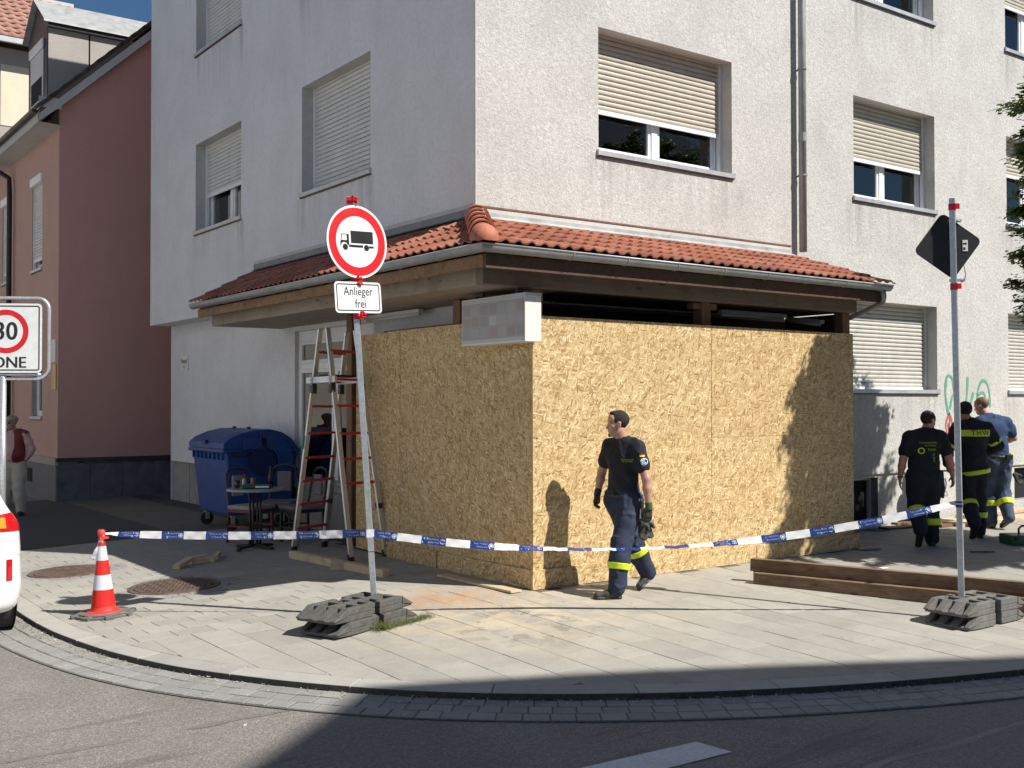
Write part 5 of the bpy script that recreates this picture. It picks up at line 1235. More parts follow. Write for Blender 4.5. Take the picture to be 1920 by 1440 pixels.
def span(A, B, sag, tw, phase, wd, name_i, chars=True):
    L = (B-A).length
    def fn(s_):
        u = s_/L; p = A.lerp(B, u)-Vector((0,0,sag*4*u*(1-u))); tn = (B-A)/L-Vector((0,0,sag*4*(1-2*u)/L)); return p, tn.normalized()
    tape = ribbon(fn, L, wd, tw, 'tape_span', barrier, 'tape_white')
    s_ = phase
    while s_ < L:
        a_, b_ = max(.01, s_), min(L-.01, s_+.215)
        if b_-a_ > .05:
            for of in (.0012, -.0012): ribbon(fn, L, lambda q: wd(q)*.999, tw, 'blue_print', tape, 'tape_blue', off=of, s0=a_, s1=b_)
            mid = (a_+b_)/2
            if b_-a_ > .2 and math.cos(tw(mid)) > .3:
                def bend(me, so, zo):
                    for v in me.vertices:
                        p, tn = fn(min(max(so+v.co.x, 0), L)); th = tw(so+v.co.x); sv = Vector((-tn.y, tn.x, 0)).normalized(); up = tn.cross(sv)
                        if up.z < 0: up = -up
                        w = up*math.cos(th)+sv*math.sin(th); nr = tn.cross(w).normalized()
                        if nr.dot(CAM-p) < 0: nr = -nr
                        q = so+v.co.x; c = .0035*math.sin(q*37)+.002*math.sin(q*91)
                        v.co = p+w*((zo+v.co.y)*wd(mid)/.075)+nr*.0022
                for ln, zo in (('Technisches', .016), ('Hilfswerk', -.014)):
                    me = text_mesh(ln, .027, .0001, .92); 
                    dx = -.018 if ln[0] == 'T' else -.002
                    bend(me, mid+dx, zo); part('tape_lettering', me, M['tape_print'], tape)
                rg = MB(); n = 20; ccx, ccz = .078, 0
                for ro, ri in ((.021,.017),(.012,.0)):
                    rg.add([(ccx+r*math.cos(2*PI*k/n), r*math.sin(2*PI*k/n), 0) for r in (ro, ri) for k in range(n)], [(k, (k+1) % n, n+(k+1) % n, n+k) for k in range(n)])
                for k in range(8):
                    an = k*PI/4; c_, s__ = math.cos(an), math.sin(an); rg.add([(ccx+c_*.020-s__*.003, s__*.020+c_*.003, 0),(ccx+c_*.020+s__*.003, s__*.020-c_*.003, 0),(ccx+c_*.026+s__*.003, s__*.026-c_*.003, 0),(ccx+c_*.026-s__*.003, s__*.026+c_*.003, 0)], [(0,1,2,3)])
                me = rg.mesh('tape_emblem'); bend(me, mid, 0); part('tape_emblem', me, M['tape_print'], tape)
        s_ += .43
    return tape
span(T0, T1, .02, lambda s_: .95*math.exp(-s_*4)+.08*math.sin(s_*2), .10, lambda s_: .022+.049*(1-math.exp(-s_*6)), 0)
L2 = (T2-T1).length
span(T1+Vector((.02,-.02,-.0)), T2, .262, lambda s_: .10+1.28*math.exp(-((s_-L2*.43)/(L2*.22))**4)+.5*math.exp(-((s_-L2)/.35)**2), .0, lambda s_: .069-.02*math.exp(-((s_-L2)/.3)**2), 1)
# short turn around the first post and the ends tied at the cone
a = MB(); c_ = T1+Vector((0,0,.0)); a.box((-.027,-.027,-.035),(.027,.027,.035), Matrix.Translation(c_) @ Matrix.Rotation(PI/4+.25, 4, 'Z')); part('tape_turn', a, M['tape_white'], barrier)
a = MB(); a.tube([T0+Vector((-.03,0,0)), T0+Vector((-.02,.03,.0)), T0+Vector((.02,.02,0)), T0+Vector((.02,-.025,0)), T0+Vector((-.03,-.03,0))], .008, 6, closed=True); part('tape_knot', a, M['tape_white'], barrier)
vs = []; tail0 = T0-Vector((.03,.03,.01)); rd = Vector((-Rv.x,-Rv.y,0))
for i in range(9):
    u = i/8; c = tail0+rd*(.02+.085*u)+Vector((0,0,-.21*u)); w = .012+.02*u; vs += [c+Vector((Rv.x,Rv.y,0))*w+Vector((0,0,.008*math.sin(i*2))), c-Vector((Rv.x,Rv.y,0))*w+Vector((Fv.x,Fv.y,0))*.01*math.cos(i*1.7)]
a = MB(); a.add(vs, [(2*i,2*i+1,2*i+3,2*i+2) for i in range(8)]); part('tape_tail', a, M['tape_white'], barrier, smooth=True)

# ================================================================== LADDER
lad = thing('platform_ladder', 'aluminium double ladder with red rungs leaning over the pale timber', 'ladder', (-.4,3.4,-.02), world=True)
FA, FC, FB, FD = Vector((-.72,3.92,-.02)), Vector((-.21,4.12,-.01)), Vector((-.50,2.84,-.02)), Vector((-.03,2.86,-.0))
TA, TC = Vector((-.62,3.40,2.71)), Vector((-.18,3.56,2.70)); TB, TD = Vector((-.60,3.25,2.72)), Vector((-.16,3.38,2.71))
def rail(f, t, nm='rail'):
    mb = MB(); mb.bar(f+Vector((0,0,.05)), t, .028, .066, up=(1,.2,0)); r = part(nm, mb, M['alu'], lad, bevel=.004)
    mb = MB(); mb.bar(f, f.lerp(t, .03), .036, .076, up=(1,.2,0)); part('rubber_foot', mb, M['black'], lad)
    mb = MB(); mb.bar(f.lerp(t, .02), f.lerp(t, .30), .018, .05, up=(1,.2,0)); 
    return r
for f, t in ((FA,TA),(FC,TC),(FB,TB),(FD,TD)): rail(f, t)
for (f, t, f2, t2, us) in ((FA,TA,FC,TC,(.11,.22,.325,.43,.54,.66,.77,.9)), (FB,TB,FD,TD,(.325,.43,.54,.66,.775,.9))):
    for u in us:
        mb = MB(); mb.bar(f.lerp(t, u), f2.lerp(t2, u), .034, .030); part('rung', mb, M['red_metal'], lad, bevel=.004)
# lower extension legs of the back rails, hinge blocks and cross brace
for f, t, sgn in ((FC,TC,1),(FD,TD,-1)):
    mb = MB(); mb.bar(f+Vector((.012,0,.02)), f.lerp(t, .33)+Vector((.012,0,0)), .03, .074, up=(1,.2,0)); part('leg_extension', mb, M['alu'], lad, bevel=.004)
    mb = MB(); p = f.lerp(t, .22); mb.cbox(p, (.05,.09,.06)); part('clamp', mb, M['black'], lad)
uP = .775
q = [FA.lerp(TA, uP), FC.lerp(TC, uP), FD.lerp(TD, uP), FB.lerp(TB, uP)]
for a_, b_, ext_ in ((q[0], q[3], .1), (q[1], q[2], .06)):
    d = (b_-a_).normalized(); mb = MB(); mb.bar(a_-d*ext_+Vector((-.03,0,0)), b_+d*ext_+Vector((-.03,0,0)), .03, .075); part('platform_bar', mb, M['alu'], lad, bevel=.004)
for p in q: 
    mb = MB(); mb.cbox(p+Vector((-.01,0,-.10)), (.06,.08,.12)); part('hinge_block', mb, M['black'], lad, bevel=.01)
for p in q[:1]+q[3:]: 
    mb = MB(); mb.tube([p+Vector((-.05,-.02,-.06)), p+Vector((-.06,-.02,.07))], .007, 6); mb.tube([p+Vector((-.055,-.05,.01)), p+Vector((-.055,.03,.0))], .006, 6); part('locking_pin', mb, M['galv'], lad)
mb = MB(); mb.bar((q[0]+q[3])/2+Vector((0,0,.05)), (q[1]+q[2])/2+Vector((0,0,.05)), .16, .03); part('tool_on_rung', mb, M['black'], lad)
a = MB(); a.bar(FA.lerp(TA,.47)+Vector((-.036,0,0)), FA.lerp(TA,.53)+Vector((-.036,0,0)), .004, .05, up=(1,.2,0)); part('green_mark', a, speck('faded_green_mark', (.08,.3,.22), (.12,.36,.28), 8), lad)

# pale timber under the ladder, wedge block, offcuts
def lumber(name, label, p0, p1, w, h, mat, grp=None, cat='timber'):
    p0 = Vector(p0); p1 = Vector(p1); L = (p1-p0).length; mb = MB(); mb.box((-w/2,0,0),(w/2,L,h)); o = part(name, mb, M[mat], bevel=.003)
    d = (p1-p0).normalized(); o.rotation_euler = (math.asin(d.z), 0, math.atan2(-d.x, d.y)); o.location = p0; return tag(o, label, cat, grp)
lumber('squared_timber', 'long pale squared timber lying on the shaded slabs under the ladder feet', (-.73,1.62,g(-.73,1.6)+.0), (-.88,3.62,g(-.88,3.6)), .09, .085, 'pine_y')
lumber('wood_block', 'small wooden block pressed against the long pale timber', (-.93,2.50,g(-.9,2.5)), (-.80,2.42,g(-.8,2.4)), .10, .10, 'pine_y')
lumber('flat_board', 'narrow plywood strip lying half in the sun beside the hoarding foot', (-.24,-.04,g(-.2,0)+.002), (-.26,1.26,-.008), .13, .022, 'pine_y')
for i, (p0, p1, w, h, lb) in enumerate([((-2.20,3.86,g(-2.2,3.9)),(-1.95,4.05,g(-1.9,4)+.05),.09,.045,'tilted wooden offcut on the shaded slabs, nearest the striped cone'), ((-1.95,4.10,g(-1.9,4)),(-1.62,4.12,g(-1.6,4)),.12,.05,'middle wooden offcut in the little heap on the shaded slabs'), ((-1.72,4.02,g(-1.7,4)),(-1.48,4.42,g(-1.5,4.4)+.03),.06,.035,'thin slanting offcut at the table side of the little heap'), ((-1.98,4.16,g(-2,4)+.05),(-1.70,4.22,g(-1.7,4)+.055),.09,.02,'flat chip of wood lying on top of the little heap')]):
    lumber('wood_offcut', lb, p0, p1, w, h, 'pine_y', 'offcuts on the shaded slabs')

# big formwork beams at the right
bd = Vector((1.1,-2.26,0)).normalized(); bn = Vector((-bd.y, bd.x, 0))
def beam(off, z, L, st, lb):
    p = Vector((2.13,-.93,0))+bn*off+bd*st; o = lumber('timber_beam', lb, (p.x,p.y,g(2.6,-2.2)+z+.03), (p.x+bd.x*L,p.y+bd.y*L,g(2.6,-2.2)+z-.055), .085, .128, 'beam_old', 'heavy timber beams before the hoarding'); return o
beam(.0, .0, 3.9, 0, 'front dark timber beam lying along the paving behind the diamond post foot')
beam(.105, .0, 4.0, -.03, 'lower rear timber beam, the one carrying another beam')
beam(.10, .130, 4.05, -.06, 'top timber beam stacked on the rear one, a white chip on it')
pb = lumber('paper_scrap', 'white scrap lying on the top timber beam', (2.66,-2.05,.205), (2.74,-2.07,.205), .05, .012, 'paper', cat='scrap')

# ================================================================== WASTE CONTAINER
bn_ = thing('waste_container', 'big blue wheeled waste container with domed lid against the shaded wall', 'waste container', (-.08,7.05,g(-.3,7)), 0)
# local: x = depth (front at -x), y = width
BW, BD = .68, .56; ZB, ZT = .22, 1.14
def quadbox(mb, a, b): # a,b = (x0,x1,y0,y1,z)
    vs = [(a[0],a[2],a[4]),(a[1],a[2],a[4]),(a[1],a[3],a[4]),(a[0],a[3],a[4]),(b[0],b[2],b[4]),(b[1],b[2],b[4]),(b[1],b[3],b[4]),(b[0],b[3],b[4])]
    mb.add(vs, [(0,3,2,1),(4,5,6,7),(0,1,5,4),(1,2,6,5),(2,3,7,6),(3,0,4,7)])
a = MB(); quadbox(a, (-BD+.10,BD-.08,-BW+.08,BW-.08,ZB), (-BD+.02,BD,-BW,BW,ZT)); part('body', a, M['bin_blue'], bn_, bevel=.03, seg=3)
a = MB(); a.box((-BD-.04,-BW-.03,ZT-.02),(BD+.02,BW+.03,ZT+.035)); part('rim', a, M['bin_blue'], bn_, bevel=.015)
for k in range(8):
    a = MB(); y = -BW+.12+k*.165; a.box((-BD-.005,y,ZT-.12),(-BD+.05,y+.02,ZT-.02)); part('rim_rib', a, M['bin_blue'], bn_)
# domed lid: arc profile in xz, extruded along y
a = MB(); arc = [(-BD-.03,ZT+.04),(-BD-.03,ZT+.115),(-BD+.06,ZT+.19),(-BD+.25,ZT+.265),(-.1,ZT+.31),(.12,ZT+.315),(.3,ZT+.27),(.45,ZT+.18),(BD-.02,ZT+.06),(BD,ZT+.04)]
for y0, y1 in ((-BW-.02, BW+.02),):
    n = len(arc); a.add([(x, y0, z) for x, z in arc]+[(x, y1, z) for x, z in arc], [tuple(range(n)), tuple(range(n, 2*n))[::-1]]+[(i+1, i, n+i, n+i+1) for i in range(n-1)])
b = part('domed_lid', a, M['bin_blue'], bn_, bevel=.012); 
a = MB()
for y in (-.3, .25): a.box((-.06,y,ZT+.30),(-.02,y+.05,ZT+.345))
a.box((-BD-.06,-.07,ZT+.10),(-BD-.02,.07,ZT+.16)); part('lid_grip', a, M['bin_dark'], bn_)
# big side arm discs (both ends) as in the picture
for sg_ in (-1, 1):
    y0 = sg_*(BW+.03); a = MB(); y1 = y0+sg_*.035
    def ring(cx_, cz_, r0, r1, a0, a1, n=26):
        for i in range(n):
            t0, t1 = a0+(a1-a0)*i/n, a0+(a1-a0)*(i+1)/n
            P4 = [(cx_+r*math.cos(t), cz_+r*math.sin(t)) for r, t in ((r0,t0),(r1,t0),(r1,t1),(r0,t1))]
            a.add([(x, y0, z) for x, z in P4]+[(x, y1, z) for x, z in P4], [(0,3,2,1),(4,5,6,7),(0,1,5,4),(1,2,6,5),(2,3,7,6),(3,0,4,7)])
    ring(.02, ZT-.16, .21, .44, -1.1, 1.75); a.box((-.30,min(y0,y1),ZT+.03),(.05,max(y0,y1),ZT+.20)); 
    part('lid_arm', a, M['bin_blue'], bn_, bevel=.006)
    a = MB(); a.tube([(-.02,y0,ZT-.15),(-.02,y1+sg_*.002,ZT-.15)], .20, 28); part('pivot_recess', a, M['bin_dark'], bn_)
    a = MB(); a.tube([(.2,y1,ZT-.52),(.2,y1+sg_*.02,ZT-.52)], .03, 12); part('pin', a, M['black'], bn_)
    a = MB(); a.box((-.50,min(y0,y1),ZT-.06),(-.22,max(y0,y1),ZT+.0)); part('side_handle', a, M['bin_dark'], bn_)
for x, y in ((-.38,-.5),(-.38,.5),(.38,-.5),(.38,.5)):
    a = MB(); a.tube([(x,y-.025,.10),(x,y+.025,.10)], .10, 20); w = part('wheel', a, M['tyre'], bn_, bevel=.008)
    a = MB(); a.box((x-.03,y-.045,.09),(x+.03,y+.045,.24)); part('fork', a, M['galv'], w)

# ================================================================== TABLE, CHAIRS, THINGS ON THE TABLE
tz = g(-.92, 4.66)
tb = thing('bistro_table', 'round grey topped bistro table in the shade behind the ladder', 'table', (-.90,4.68,tz))
a = MB(); a.lathe([(.33,.735),(.355,.74),(.36,.75),(.355,.765),(.34,.768)], 40); part('tabletop', a, M['table_top'], tb)
a = MB()
for dx, dy in ((.05,.05),(-.05,.05),(.05,-.05),(-.05,-.05)): a.tube([(dx,dy,.04),(dx,dy,.735)], .014, 10)
part('column', a, M['iron'], tb, smooth=True)
for k in range(4):
    an = k*PI/2+.4; a = MB(); a.bar((0,0,.05),(.30*math.cos(an),.30*math.sin(an),.02), .05, .03); a.cbox((.29*math.cos(an),.29*math.sin(an),.008), (.06,.06,.016)); part('foot', a, M['iron'], tb, bevel=.005)
def chair(x, y, rz, label, cm, wm):
    t = thing('dining_chair', label, 'chair', (x,y,g(x,y)), rz, 'chairs round the bistro table')
    for sx in (-.2, .2):
        a = MB(); a.bar((sx,-.2,0),(sx*.98,-.19,.44), .035, .035, up=(0,1,0)); part('leg', a, M[wm], t, bevel=.004)
        a = MB(); a.tube([(sx,.22,0),(sx,.20,.44),(sx*.97,.24,.70),(sx*.85,.28,.90)], .017, 8); part('back_post', a, M[wm], t, smooth=True)
    a = MB(); a.box((-.22,-.22,.40),(.22,.22,.44)); part('seat_rail', a, M[wm], t, bevel=.006)
    a = MB(); a.box((-.225,-.235,.44),(.225,.21,.495)); part('cushion', a, M[cm], t, bevel=.02, seg=3)
    a = MB(); a.tube([(-.17,.28,.90),(-.12,.29,.95),(0,.295,.97),(.12,.29,.95),(.17,.28,.90)], .018, 8); part('top_rail', a, M[wm], t, smooth=True)
    a = MB(); a.box((-.10,.225,.60),(.10,.265,.88), Matrix.Identity(4)); part('back_pad', a, M[cm], t, bevel=.02, seg=3)
    a = MB(); a.bar((-.19,-.19,.2),(.19,-.19,.2), .02, .02); a.bar((-.2,-.19,.22),(-.2,.21,.22), .02, .02); a.bar((.2,-.19,.22),(.2,.21,.22), .02, .02); part('stretcher', a, M[wm], t)
    return t
chair(-.70, 5.30, -2.75+PI, 'mahogany framed chair with pale upholstery between container and table', 'cushion', 'chair_wood')
chair(-.20, 5.50, -.7, 'dark chair with purplish seat near the container, left of its twin', 'cushion_dark', 'black')
chair(-.22, 4.75, -1.5, 'dark chair with purplish seat close behind the ladder', 'cushion_dark', 'black')
# items on the table
gb = thing('bread_bag', 'green crumpled bakery pack lying on the round table', 'food pack', (-.90,4.60,tz+.768), -.55)
a = MB(); a.box((-.19,-.07,0),(.17,.07,.055)); b = part('pack', a, M['green_box'], gb, bevel=.018, seg=3)
a = MB(); a.box((-.02,-.085,.015),(.15,-.069,.038)); part('pale_band', a, M['paper'], gb, bevel=.006)
cup = thing('glass_tumbler', 'small clear tumbler at the table edge nearest the container', 'glass', (-1.09,4.80,tz+.768)); a = MB(); a.lathe([(.026,0),(.034,.10),(.031,.10),(.024,.006)], 20); part('tumbler', a, M['glass'], cup, smooth=True)
c3 = thing('spice_shaker', 'white shaker standing behind the green pack on the table', 'shaker', (-.98,4.86,tz+.768)); a = MB(); a.lathe([(.02,0),(.022,.08),(.014,.11),(.01,.12)], 16); part('shaker', a, M['sign_white'], c3, smooth=True)
c4 = thing('tin_can', 'copper coloured can beside the white shaker', 'can', (-.87,4.82,tz+.768)); a = MB(); a.lathe([(.03,0),(.031,.004),(.031,.12),(.026,.125)], 20); part('can', a, plain('copper_tin', (.28,.12,.07), .35, .5), c4, smooth=True)
c5 = thing('dark_bottle', 'dark tall bottle on the ladder side of the round table', 'bottle', (-.72,4.62,tz+.768)); a = MB(); a.lathe([(.03,0),(.032,.15),(.012,.20),(.012,.27),(.014,.275)], 18); part('bottle', a, M['black'], c5, smooth=True)

# ================================================================== TOOLS AND OFFCUTS AT THE RIGHT
case = thing('tool_case', 'dark green plastic tool case with black carrying handle on the shaded slabs', 'tool case', (7.35,-.95,-.03), -.55)
a = MB(); a.box((-.28,-.16,0),(.28,.16,.13)); part('case_body', a, M['green_box'], case, bevel=.02, seg=3)
a = MB(); a.box((-.285,-.165,.06),(.285,.165,.07)); part('case_seam', a, M['black'], case)
a = MB(); a.tube([(-.09,0,.13),(-.09,0,.20),(-.05,0,.235),(.12,0,.235),(.16,0,.20),(.16,0,.13)], .014, 8); part('handle', a, M['black'], case, smooth=True)
a = MB(); a.cbox((-.2,-.165,.09),(.05,.02,.05)); a.cbox((.18,-.165,.09),(.05,.02,.05)); part('latch', a, M['black'], case)
cl = thing('screw_clamps', 'pair of steel screw clamps lying by the tool case', 'clamps', (6.6,-1.35,-.04), -.9)
a = MB(); a.bar((-.05,0,.05),(.75,0,.02), .03, .012); a.bar((0,.10,.02),(.7,.16,.02), .03, .012); part('rail', a, M['galv'], cl)
a = MB(); a.bar((.55,-.05,.03),(.55,.14,.05), .03, .03); a.tube([(.6,-.09,.04),(.72,-.05,.04),(.75,.05,.04),(.68,.15,.04),(.58,.12,.04)], .014, 8); a.tube([(.42,-.02,.03),(.45,-.14,.04)], .015, 8); part('jaw', a, M['alu'], cl)
OFF = [((6.35,-1.75,-.05),(6.75,-1.95,-.05),.11,.035,'reddish brown block offcut nearest the beams'),((4.95,-.10,0),(5.22,-.22,0),.16,.02,'flat grey board offcut at the hoarding end'),((7.05,.98,0),(7.95,.86,0),.20,.03,'brown board lying before the basement wall'),((7.45,1.08,.03),(8.2,1.02,.03),.12,.03,'thin board resting on the brown board'),((7.9,.66,0),(8.7,.62,0),.14,.045,'dark plank between the two walking men'),((6.05,-.95,-.03),(6.30,-1.12,-.03),.05,.012,'thin splinter on the shaded slabs'),((9.0,.78,0),(9.3,.72,0),.10,.05,'small reddish block near the facade foot'),((7.0,-1.75,-.05),(7.7,-2.0,-.05),.16,.02,'wide reddish scrap beside the screw clamps')]
for p0, p1, w, h, lb in OFF: lumber('wood_offcut', lb, p0, p1, w, h, random.choice(['beam_old','post_wood']) if 'grey' not in lb else 'beam_wood_y', 'offcuts scattered on the right pavement')
for i, (p0, p1, w, h, lb) in enumerate([((8.6,.95,0),(12.6,.95,0),.30,.05,'upper pale plank of the stack along the facade'),((8.2,.62,0),(12.4,.40,0),.34,.05,'pale plank lying nearest the blue shirted man'),((8.9,.9,.052),(12.2,.88,.052),.2,.05,'narrow pale plank lying on the stack along the facade')]):
    lumber('new_plank', lb, p0, p1, w, h, 'pine_y', 'pale planks along the facade')

# ================================================================== GRASS, WEEDS, CABLE
mb = MB(); rg_ = random.Random(5)
for i in range(1500):
    u = rg_.random(); x = -2.02+.62*u+rg_.gauss(0,.03); y = -.50+.16*u+rg_.gauss(0,.035)
    if u < .22: x += rg_.gauss(0,.02); 
    z = g(x, y); hgt = rg_.uniform(.015, .05)*(1.4 if u < .2 else .8); an = rg_.uniform(0, 2*PI); dx, dy = math.cos(an)*hgt*.7, math.sin(an)*hgt*.7; w = .0022
    mb.add([(x-w,y-w,z),(x+w,y+w,z),(x+dx*.6+w*.6,y+dy*.6,z+hgt*.7),(x+dx,y+dy,z+hgt)], [(0,1,2,3)])
for i in range(500):
    s_ = rg_.uniform(11.0, 14.2); x, y = kpt(s_, -rg_.uniform(.0,.2)); z = g(x, y)+ROADOFF+.01; hgt = rg_.uniform(.008,.02); an = rg_.uniform(0, 2*PI); w = .002
    if s_ > 12.6 and rg_.random() < .7: continue
    mb.add([(x-w,y-w,z),(x+w,y+w,z),(x+math.cos(an)*hgt,y+math.sin(an)*hgt,z+hgt)], [(0,1,2)])
tag(part('grass_tuft', mb, M['grass']), 'green grass growing out beside the rubber post foot', 'grass', kind='stuff')
mb = MB(); mb.tube([(-14,31,18.8),(-6,32,18.3),(3,33,19.5),(12,34,22)], .018, 5); tag(part('overhead_cable', mb, M['steel_black']), 'thin overhead cable crossing the blue sky', 'cable')
mb = MB(); mb.cbox((0,0,0),(.035,.004,.012)); o = part('road_leaf', mb, M['litter2']); o.location = (-3.78,-1.98,g(-3.78,-1.98)+ROADOFF+.006); o.rotation_euler = (.3,0,.5); tag(o, 'pale fallen leaf on the sunlit asphalt', 'leaf')

# ================================================================== CAR
car = thing('white_car', 'white hatchback parked along the kerb, only its rear corner in view', 'car', (-5.2,3.6,-.21), 0)
# local: rear at -y.  stations along y: (y, half width, z under, z shoulder, half roof width, z roof)
def car_section(y, hw, zu, zs_, hr, zt):
    pts = []; 
    pts += [(hw*.80, zu), (hw*.95, zu+.05), (hw*1.0, zu+.18), (hw*1.0, zu+.34), (hw*.985, zs_-.12), (hw*.965, zs_-.03), (hw*.93, zs_+.02)]
    if zt > zs_+.1: pts += [(hr+.09, zs_+.12), (hr+.03, zt-.12), (hr-.06, zt-.03), (hr*.6, zt)]
    else: pts += [(hw*.85, zs_+.04), (hw*.7, zs_+.06), (hw*.55, zs_+.07), (hw*.4, zs_+.075)]
    full = [(x, y, z) for x, z in pts]+[(-x, y, z) for x, z in pts[::-1]]; return full
ST = [(-2.13,.72,.34,.84,.5,.84),(-2.11,.80,.26,.98,.60,1.10),(-2.03,.87,.22,1.05,.66,1.36),(-1.88,.90,.2,1.03,.66,1.50),(-1.2,.90,.2,1.0,.66,1.55),(-.2,.90,.2,.93,.62,1.50),(.6,.90,.2,.92,.58,1.40),(1.1,.90,.2,.92,.5,.98),(1.7,.88,.2,.86,.5,.86),(2.05,.80,.24,.72,.5,.72),(2.18,.66,.3,.60,.4,.60)]
rings = [car_section(*s_) for s_ in ST]; n = len(rings[0]); vs = [p for r in rings for p in r]
fs = [(i*n+k, i*n+(k+1) % n, (i+1)*n+(k+1) % n, (i+1)*n+k) for i in range(len(rings)-1) for k in range(n)]+[tuple(range(n))[::-1], tuple((len(rings)-1)*n+k for k in range(n))]
a = MB(); a.add(vs, fs); me = a.mesh('body'); bm = bmesh.new(); bm.from_mesh(me); bmesh.ops.recalc_face_normals(bm, faces=bm.faces[:]); bm.to_mesh(me); bm.free(); smooth_by_angle(me, 45)
body = link('body', me, M['car_white'], car); sb = body.modifiers.new('sub', 'SUBSURF'); sb.levels = 2; sb.render_levels = 2
def drape(me, bvh, dirv, off):
    for v in me.vertices:
        hit = bvh.ray_cast(v.co, dirv)
        if hit[0] is not None: v.co = hit[0]-dirv*off
bpy.context.view_layer.update(); dg = bpy.context.evaluated_depsgraph_get(); dg.update(); ev = body.evaluated_get(dg); em = bpy.data.meshes.new_from_object(ev)
bmc = bmesh.new(); bmc.from_mesh(em); BV = BVHTree.FromBMesh(bmc)
def car_patch(name, mat, y0, y1, z0, z1, side=1, off=.004, shape=None):
    """patch wrapped round the rear right corner: swept by angle about a vertical axis"""
    mb = MB(); N1, N2 = 22, 12; vs = []; ax = Vector((side*.45, -1.55, 0))
    for i in range(N1+1):
        an = y0+(y1-y0)*i/N1
        for j in range(N2+1):
            u, v = i/N1, j/N2; zz = (shape(u, v) if shape else z0+(z1-z0)*v)
            d = Vector((side*math.cos(an), -math.sin(an), 0)); far_ = Vector((ax.x, ax.y, zz))+d*2.5; h = BV.ray_cast(far_, -d)
            vs.append((h[0]+d*off) if h[0] is not None else Vector((ax.x, ax.y, zz))+d*.4)
    mb.add(vs, [(i*(N2+1)+j, (i+1)*(N2+1)+j, (i+1)*(N2+1)+j+1, i*(N2+1)+j+1) for i in range(N1) for j in range(N2)]); return part(name, mb, mat, car, smooth=True)
for sd in (1, -1):
    tl = car_patch('tail_lamp', M['car_red'], .02, 1.30, .79, .99, sd, .008, lambda u, v: .93+.02*u+v*(.20-.06*u)+(.5-v)*.10*max(0,1-u*7))
    car_patch('indicator', M['car_orange'], 1.12, 1.5, .86, .92, sd, .011, lambda u, v: .975+v*.09)
    car_patch('reflector', M['car_red'], 1.05, 1.12, .53, .71, sd, .006)
    car_patch('bumper_recess', M['sign_grey'], .50, .98, .74, .75, sd, .003)
    car_patch('bumper_line', M['sign_grey'], .02, 1.3, .80, .804, sd, .002)
for x, y in ((.80,-1.42),(-.80,-1.42),(.80,1.35),(-.80,1.35)):
    sg_ = 1 if x > 0 else -1
    a = MB(); a.lathe([(.20,-.10),(.29,-.10),(.315,-.08),(.32,0),(.315,.08),(.29,.10),(.20,.10)], 40, M=Matrix.Translation((x,y,.315)) @ Matrix.Rotation(PI/2, 4, 'Y')); w = part('tyre', a, M['tyre'], car, smooth=False)
    a = MB(); a.lathe([(.20,.0),(.20,.098)], 32, M=Matrix.Translation((x,y,.315)) @ Matrix.Rotation(PI/2*sg_, 4, 'Y')); part('rim', a, M['rim'], w)
    a = MB(); a.tube([(x+sg_*.085,y,.33),(x+sg_*.09,y,.33)], .35, 40); part('wheel_arch', a, M['black'], car)
a = MB(); a.box((-.55,-2.118,1.0),(.55,-2.06,1.02)); 
for sd in (1,):
    pass
mb = MB(); mb.box((-.26,-2.15,.5),(.26,-2.13,.61)); part('number_plate', mb, M['sign_white'], car)

# bitumen joints on the carriageway
def seam(pts, w, m, name):
    mb = MB(); P = catmull(pts, .06); vs = []
    for i, q in enumerate(P):
        a_ = P[max(0, i-1)]; b_ = P[min(len(P)-1, i+1)]; dx, dy = b_-a_; L = math.hypot(dx, dy) or 1; ww = w*(.5+.18*math.sin(i*1.3)+.12*math.sin(i*.47)); z = g(*q)+ROADOFF-.002
        vs += [(q[0]-dy/L*ww, q[1]+dx/L*ww, z), (q[0]+dy/L*ww, q[1]-dx/L*ww, z)]
    mb.add(vs, [(2*i, 2*i+1, 2*i+3, 2*i+2) for i in range(len(P)-1)]); return tag(part(name, mb, m), kind='structure')
M['tar'] = speck('bitumen_joint', (.11,.10,.09), (.19,.175,.155), 45, .95, bump=.5, bscale=150, objc=False, dirt=.8, dirtc=(.18,.165,.145))
M['pale_joint'] = speck('worn_pale_joint', (.22,.205,.17), (.32,.30,.25), 45, .9, bump=.5, bscale=150, objc=False, dirt=.8, dirtc=(.18,.165,.145))
seam([(-9,-1.9),(-6.5,-1.75),(-5.12,-1.77),(-4.46,-1.79),(-4.09,-1.80),(-3.68,-1.82),(-3.28,-1.88),(-3.0,-1.93)], .05, M['tar'], 'bitumen_joint')
seam([(-2.2,-5.0),(-1.21,-4.74),(-.56,-4.79),(.27,-4.80),(1.6,-5.05),(5,-5.6)], .05, M['pale_joint'], 'worn_joint')
